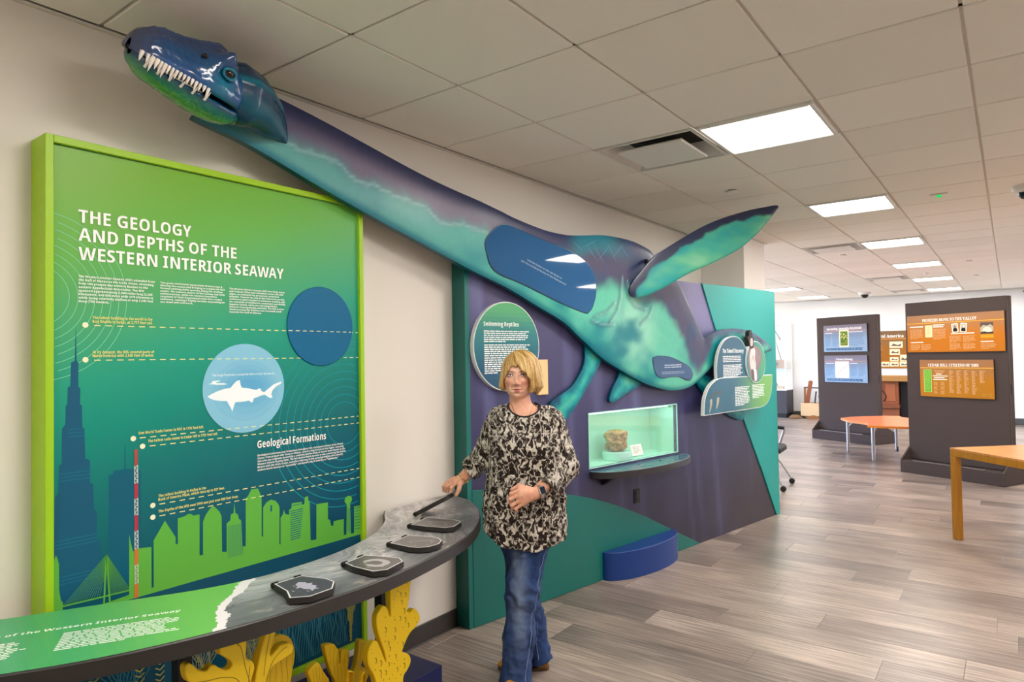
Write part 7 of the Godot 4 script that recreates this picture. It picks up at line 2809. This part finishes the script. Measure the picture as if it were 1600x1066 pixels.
	put("screw", m, iron, vi)
	m = Mb.new()
	m.tube([Vector3(-0.1, 0.34, 0), Vector3(0.16, 0.36, 0)], 0.014, 8)
	put("crossbar", m, mat("6e4a2a", 0.6), vi)

func _toolbox(rng: RandomNumberGenerator) -> void:
	var o := Vector3(-1.04, 0, -15.2)
	var t := thing("wooden_toolbox", "pale open wooden toolbox of old tools on the floor by the back wall", "toolbox", o)
	var pale := mat("d9b98c", 0.7)
	var m := Mb.new()
	for q in [[Vector3(0, 0.21, 0.17), Vector3(0.62, 0.3, 0.02)], [Vector3(0, 0.21, -0.17), Vector3(0.62, 0.3, 0.02)], [Vector3(-0.31, 0.21, 0), Vector3(0.02, 0.3, 0.32)], [Vector3(0.31, 0.21, 0), Vector3(0.02, 0.3, 0.32)], [Vector3(0, 0.07, 0), Vector3(0.6, 0.02, 0.32)]]:
		m = Mb.new()
		m.box(q[0], q[1], 0.003)
		put("side_board", m, pale, t)
	for x in [-0.18, 0.18]:
		m = Mb.new()
		m.box(Vector3(x, 0.03, 0), Vector3(0.07, 0.058, 0.34), 0.004)
		put("runner", m, mat("8a5a2f", 0.6), t)
	m = Mb.new()
	m.tube([Vector3(-0.25, 0.72, 0), Vector3(0.34, 0.7, 0)], 0.014, 8)
	put("carry_bar", m, mat("2a2624", 0.5), t)
	for x in [-0.25, 0.3]:
		m = Mb.new()
		m.bar(Vector3(x, 0.3, 0), Vector3(x, 0.73, 0), 0.05, 0.02, Vector3.BACK)
		put("upright", m, mat("8a5a2f", 0.6), t)
	var items := [["reddish board leaning out of the toolbox at its left", Vector3(-0.24, 0.08, 0.06), Vector3(-0.12, 0.84, 0.0), 0.09, 0.02, "8a4b25"], ["dark iron bar in the toolbox beside the leaning board", Vector3(-0.06, 0.08, 0.05), Vector3(0.0, 0.62, 0.02), 0.03, 0.03, "2c2a2b"], ["pale tool handle slanting out of the toolbox", Vector3(0.02, 0.08, 0.08), Vector3(0.14, 0.6, 0.06), 0.035, 0.03, "e3d5bd"], ["brown saw handle in the toolbox at its right", Vector3(0.2, 0.08, 0.06), Vector3(0.1, 0.52, 0.08), 0.08, 0.025, "9b6533"]]
	for q in items:
		var h := thing("old_tool", q[0], "tool", o, 0.0, "old tools in the toolbox")
		m = Mb.new()
		m.bar(q[1], q[2], q[3], q[4], Vector3.BACK, 0.004)
		put("shaft", m, mat(q[5], 0.6), h)
		m = Mb.new()
		m.ball(q[2], Vector3(q[3] * 0.6, q[3] * 0.5, q[4] * 0.8), 10)
		put("grip", m, mat(q[5], 0.5), h)
	var bl := thing("wood_block", "two-step block of brown wood lying on the floor before the toolbox", "block", o + Vector3(0.1, 0, 0.3))
	m = Mb.new()
	m.plate(smooth(P([-0.2, 0.0, 0.2, 0.0, 0.2, 0.05, 0.1, 0.07, 0.0, 0.05, -0.08, 0.09, -0.2, 0.07]), 2), 0.08, 0.004)
	put("block", m, mat("8f5b2d", 0.6), bl)
	bl = thing("coiled_rope", "small heap of brown rope on the floor left of the toolbox", "rope", o + Vector3(-0.42, 0, 0.25))
	m = Mb.new()
	var r := []
	for k in 80:
		var a := k * 0.42
		r.append(Vector3(cos(a) * (0.13 - k * 0.0007), 0.018 + k * 0.0007, sin(a) * (0.10 - k * 0.0006)))
	m.tube(r, 0.017, 8)
	put("coil", m, mat("7a5a35", 0.8), bl)

func _tables() -> void:
	# low activity table with a curved orange top
	var t := thing("activity_table", "low orange curved activity table on grey metal legs before the farther board", "table")
	var top := P([0.50, 9.72, 0.545, 9.60])
	top.append_array(smooth(P([0.70, 9.30, 0.86, 9.16, 0.98, 9.02, 1.02, 8.72]), 5, false))
	top.append_array(smooth(P([1.2, 8.70, 1.42, 8.74, 1.64, 8.84, 1.80, 8.98]), 4, false))
	top.append_array(smooth(P([1.92, 9.3, 1.86, 9.75, 1.6, 10.15]), 4, false))
	top.append_array(smooth(P([1.42, 10.12, 1.28, 10.22, 1.22, 10.42]), 4, false))
	top.append_array(smooth(P([1.0, 10.36, 0.76, 10.16, 0.60, 9.95]), 4, false))
	var f := Transform3D(Basis(Vector3(1, 0, 0), Vector3(0, 0, -1), Vector3(0, 1, 0)), Vector3(0, 0.5, 0))
	var m := Mb.new()
	m.xf = f
	m.plate(top, 0.03, 0.003)
	put("edge_band", m, mat("d8791c", 0.45), t)
	m = Mb.new()
	m.xf = f
	m.poly(Geometry2D.offset_polygon(top, -0.005)[0], 0.0304)
	put("laminate_top", m, mat("e8895c", 0.25), t)
	for q in [Vector3(0.60, 0, -9.70), Vector3(1.05, 0, -8.98), Vector3(1.18, 0, -10.28), Vector3(1.70, 0, -9.30)]:
		m = Mb.new()
		m.tube([q + Vector3.UP * 0.002, q + Vector3.UP * 0.03, q + Vector3.UP * 0.5], [0.016, 0.022, 0.024], 14)
		put("leg", m, mat("b3b1b2", 0.3, 0.7), t)
		m = Mb.new()
		var d: Vector3 = (Vector3(1.2, 0, -9.5) - q).normalized()
		m.bar(q + Vector3.UP * 0.40, q + d * 0.11 + Vector3.UP * 0.498, 0.02, 0.02)
		put("brace", m, mat("b3b1b2", 0.3, 0.7), t)
	for q in [Vector3(1.18, 0, -10.25), Vector3(1.70, 0, -9.27)]:
		m = Mb.new()
		m.xf = Transform3D(Basis(Vector3.FORWARD, PI / 2), q + Vector3(0.02, 0.036, 0.03))
		m.lathe([Vector2(0, -0.012), Vector2(0.03, -0.012), Vector2(0.035, -0.006), Vector2(0.035, 0.006), Vector2(0.03, 0.012), Vector2(0, 0.012)], 20)
		put("caster", m, mat("161616", 0.4), t)
	# amber wooden table at the right edge
	var c := Vector3(2.215, 0, -4.96)
	var a := Vector3(0.70, 0, 0.714).normalized()
	var fr := frame2(c, a)
	var g1 := noise(0.02, 201, 3)
	var tex := picture(256, 256, func(u, v):
		var n := g1.get_noise_2d(u * 256.0 * 3.0, v * 256.0 * 0.5)
		var k := 0.92 + 0.09 * n
		return Color(k, k * 0.97, k * 0.94))
	var wm := StandardMaterial3D.new()
	wm.albedo_color = Color.html("c78a1e")
	wm.albedo_texture = tex
	wm.roughness = 0.4
	wm.uv1_triplanar = true
	wm.uv1_scale = Vector3(1.5, 1.5, 1.5)
	var tm := wm.duplicate()
	tm.albedo_color = Color.html("e2a566")
	tm.roughness = 0.3
	var w := thing("wooden_table", "amber wooden table with square legs, cut by the picture's right edge", "table", c, fr.basis.get_euler().y)
	m = Mb.new()
	m.box(Vector3(0.65, 0.742, -0.6), Vector3(1.3, 0.016, 1.2), 0.002)
	put("table_top", m, tm, w)
	for q in [[Vector3(0.65, 0.708, -0.0275), Vector3(1.3, 0.052, 0.055)], [Vector3(0.65, 0.708, -1.1725), Vector3(1.3, 0.052, 0.055)], [Vector3(0.0275, 0.708, -0.6), Vector3(0.055, 0.052, 1.09)], [Vector3(1.2725, 0.708, -0.6), Vector3(0.055, 0.052, 1.09)]]:
		m = Mb.new()
		m.box(q[0], q[1], 0.003)
		put("apron", m, wm, w)
	for x in [0.0275, 1.2725]:
		for z in [-0.0275, -1.1725]:
			m = Mb.new()
			m.box(Vector3(x, 0.3415, z), Vector3(0.056, 0.681, 0.056), 0.003)
			put("leg", m, wm, w)

func _office_chair() -> void:
	var t := thing("office_chair", "black nesting office chair on chrome legs half hidden behind the teal wall", "chair", Vector3(0.26, 0, -6.42), 0.08)
	var black := mat("17171a", 0.6)
	var chrome := mat("b8b6b8", 0.25, 0.8)
	var m := Mb.new()
	var seat := smooth(P([-0.23, -0.22, 0.2, -0.23, 0.24, -0.1, 0.24, 0.1, 0.2, 0.23, -0.23, 0.22]), 4)
	m.xf = Transform3D(Basis(Vector3(1, 0, 0), Vector3(0, 0, -1), Vector3(0, 1, 0)), Vector3(0, 0.415, 0))
	m.plate(seat, 0.065, 0.02)
	put("seat", m, black, t)
	m = Mb.new()
	var rows := []
	for i in 13:
		var y := 0.5 + 0.42 * i / 12.0
		var row := []
		for k in 24:
			var an := TAU * k / 24.0
			var w := 0.21 * (1.0 - 0.25 * pow(absf(i / 6.0 - 1.0), 4.0))
			row.append(Vector3(-0.24 - 0.05 * (y - 0.5) / 0.42 - 0.03 * sin(PI * i / 12.0) + 0.016 * cos(an) + 0.04 * pow(sin(an), 2.0), y, sin(an) * w))
		rows.append(row)
	m.outward(rows)
	put("backrest", m, black, t)
	for z in [-0.26, 0.26]:
		m = Mb.new()
		m.tube([Vector3(-0.24, 0.64, z), Vector3(0.1, 0.665, z), Vector3(0.21, 0.655, z)], [0.018, 0.02, 0.02], 10)
		put("armrest", m, black, t)
		m = Mb.new()
		m.tube([Vector3(0.21, 0.655, z), Vector3(0.2, 0.6, z), Vector3(0.14, 0.42, z), Vector3(0.1, 0.39, z * 0.9)], 0.014, 10)
		put("arm_post", m, chrome, t)
		m = Mb.new()
		m.tube([Vector3(0.02, 0.40, z * 0.85), Vector3(0.16, 0.25, z * 1.0), Vector3(0.27, 0.07, z * 1.05)], 0.012, 10)
		put("leg", m, chrome, t)
		m = Mb.new()
		m.tube([Vector3(0.06, 0.40, z * 0.85), Vector3(-0.12, 0.25, z * 0.95), Vector3(-0.24, 0.07, z * 1.0)], 0.012, 10)
		put("leg", m, chrome, t)
		for x in [0.27, -0.24]:
			m = Mb.new()
			m.xf = Transform3D(Basis(Vector3.RIGHT, PI / 2), Vector3(x + 0.01, 0.033, z * (1.05 if x > 0 else 1.0)))
			m.lathe([Vector2(0, -0.02), Vector2(0.026, -0.02), Vector2(0.032, -0.014), Vector2(0.032, -0.004), Vector2(0.026, 0.0), Vector2(0.032, 0.004), Vector2(0.032, 0.014), Vector2(0.026, 0.02), Vector2(0, 0.02)], 18)
			put("caster", m, mat("1b1a1a", 0.4), t)
	m = Mb.new()
	m.tube([Vector3(0.05, 0.40, -0.24), Vector3(0.05, 0.40, 0.24)], 0.014, 10)
	put("cross_tube", m, chrome, t)
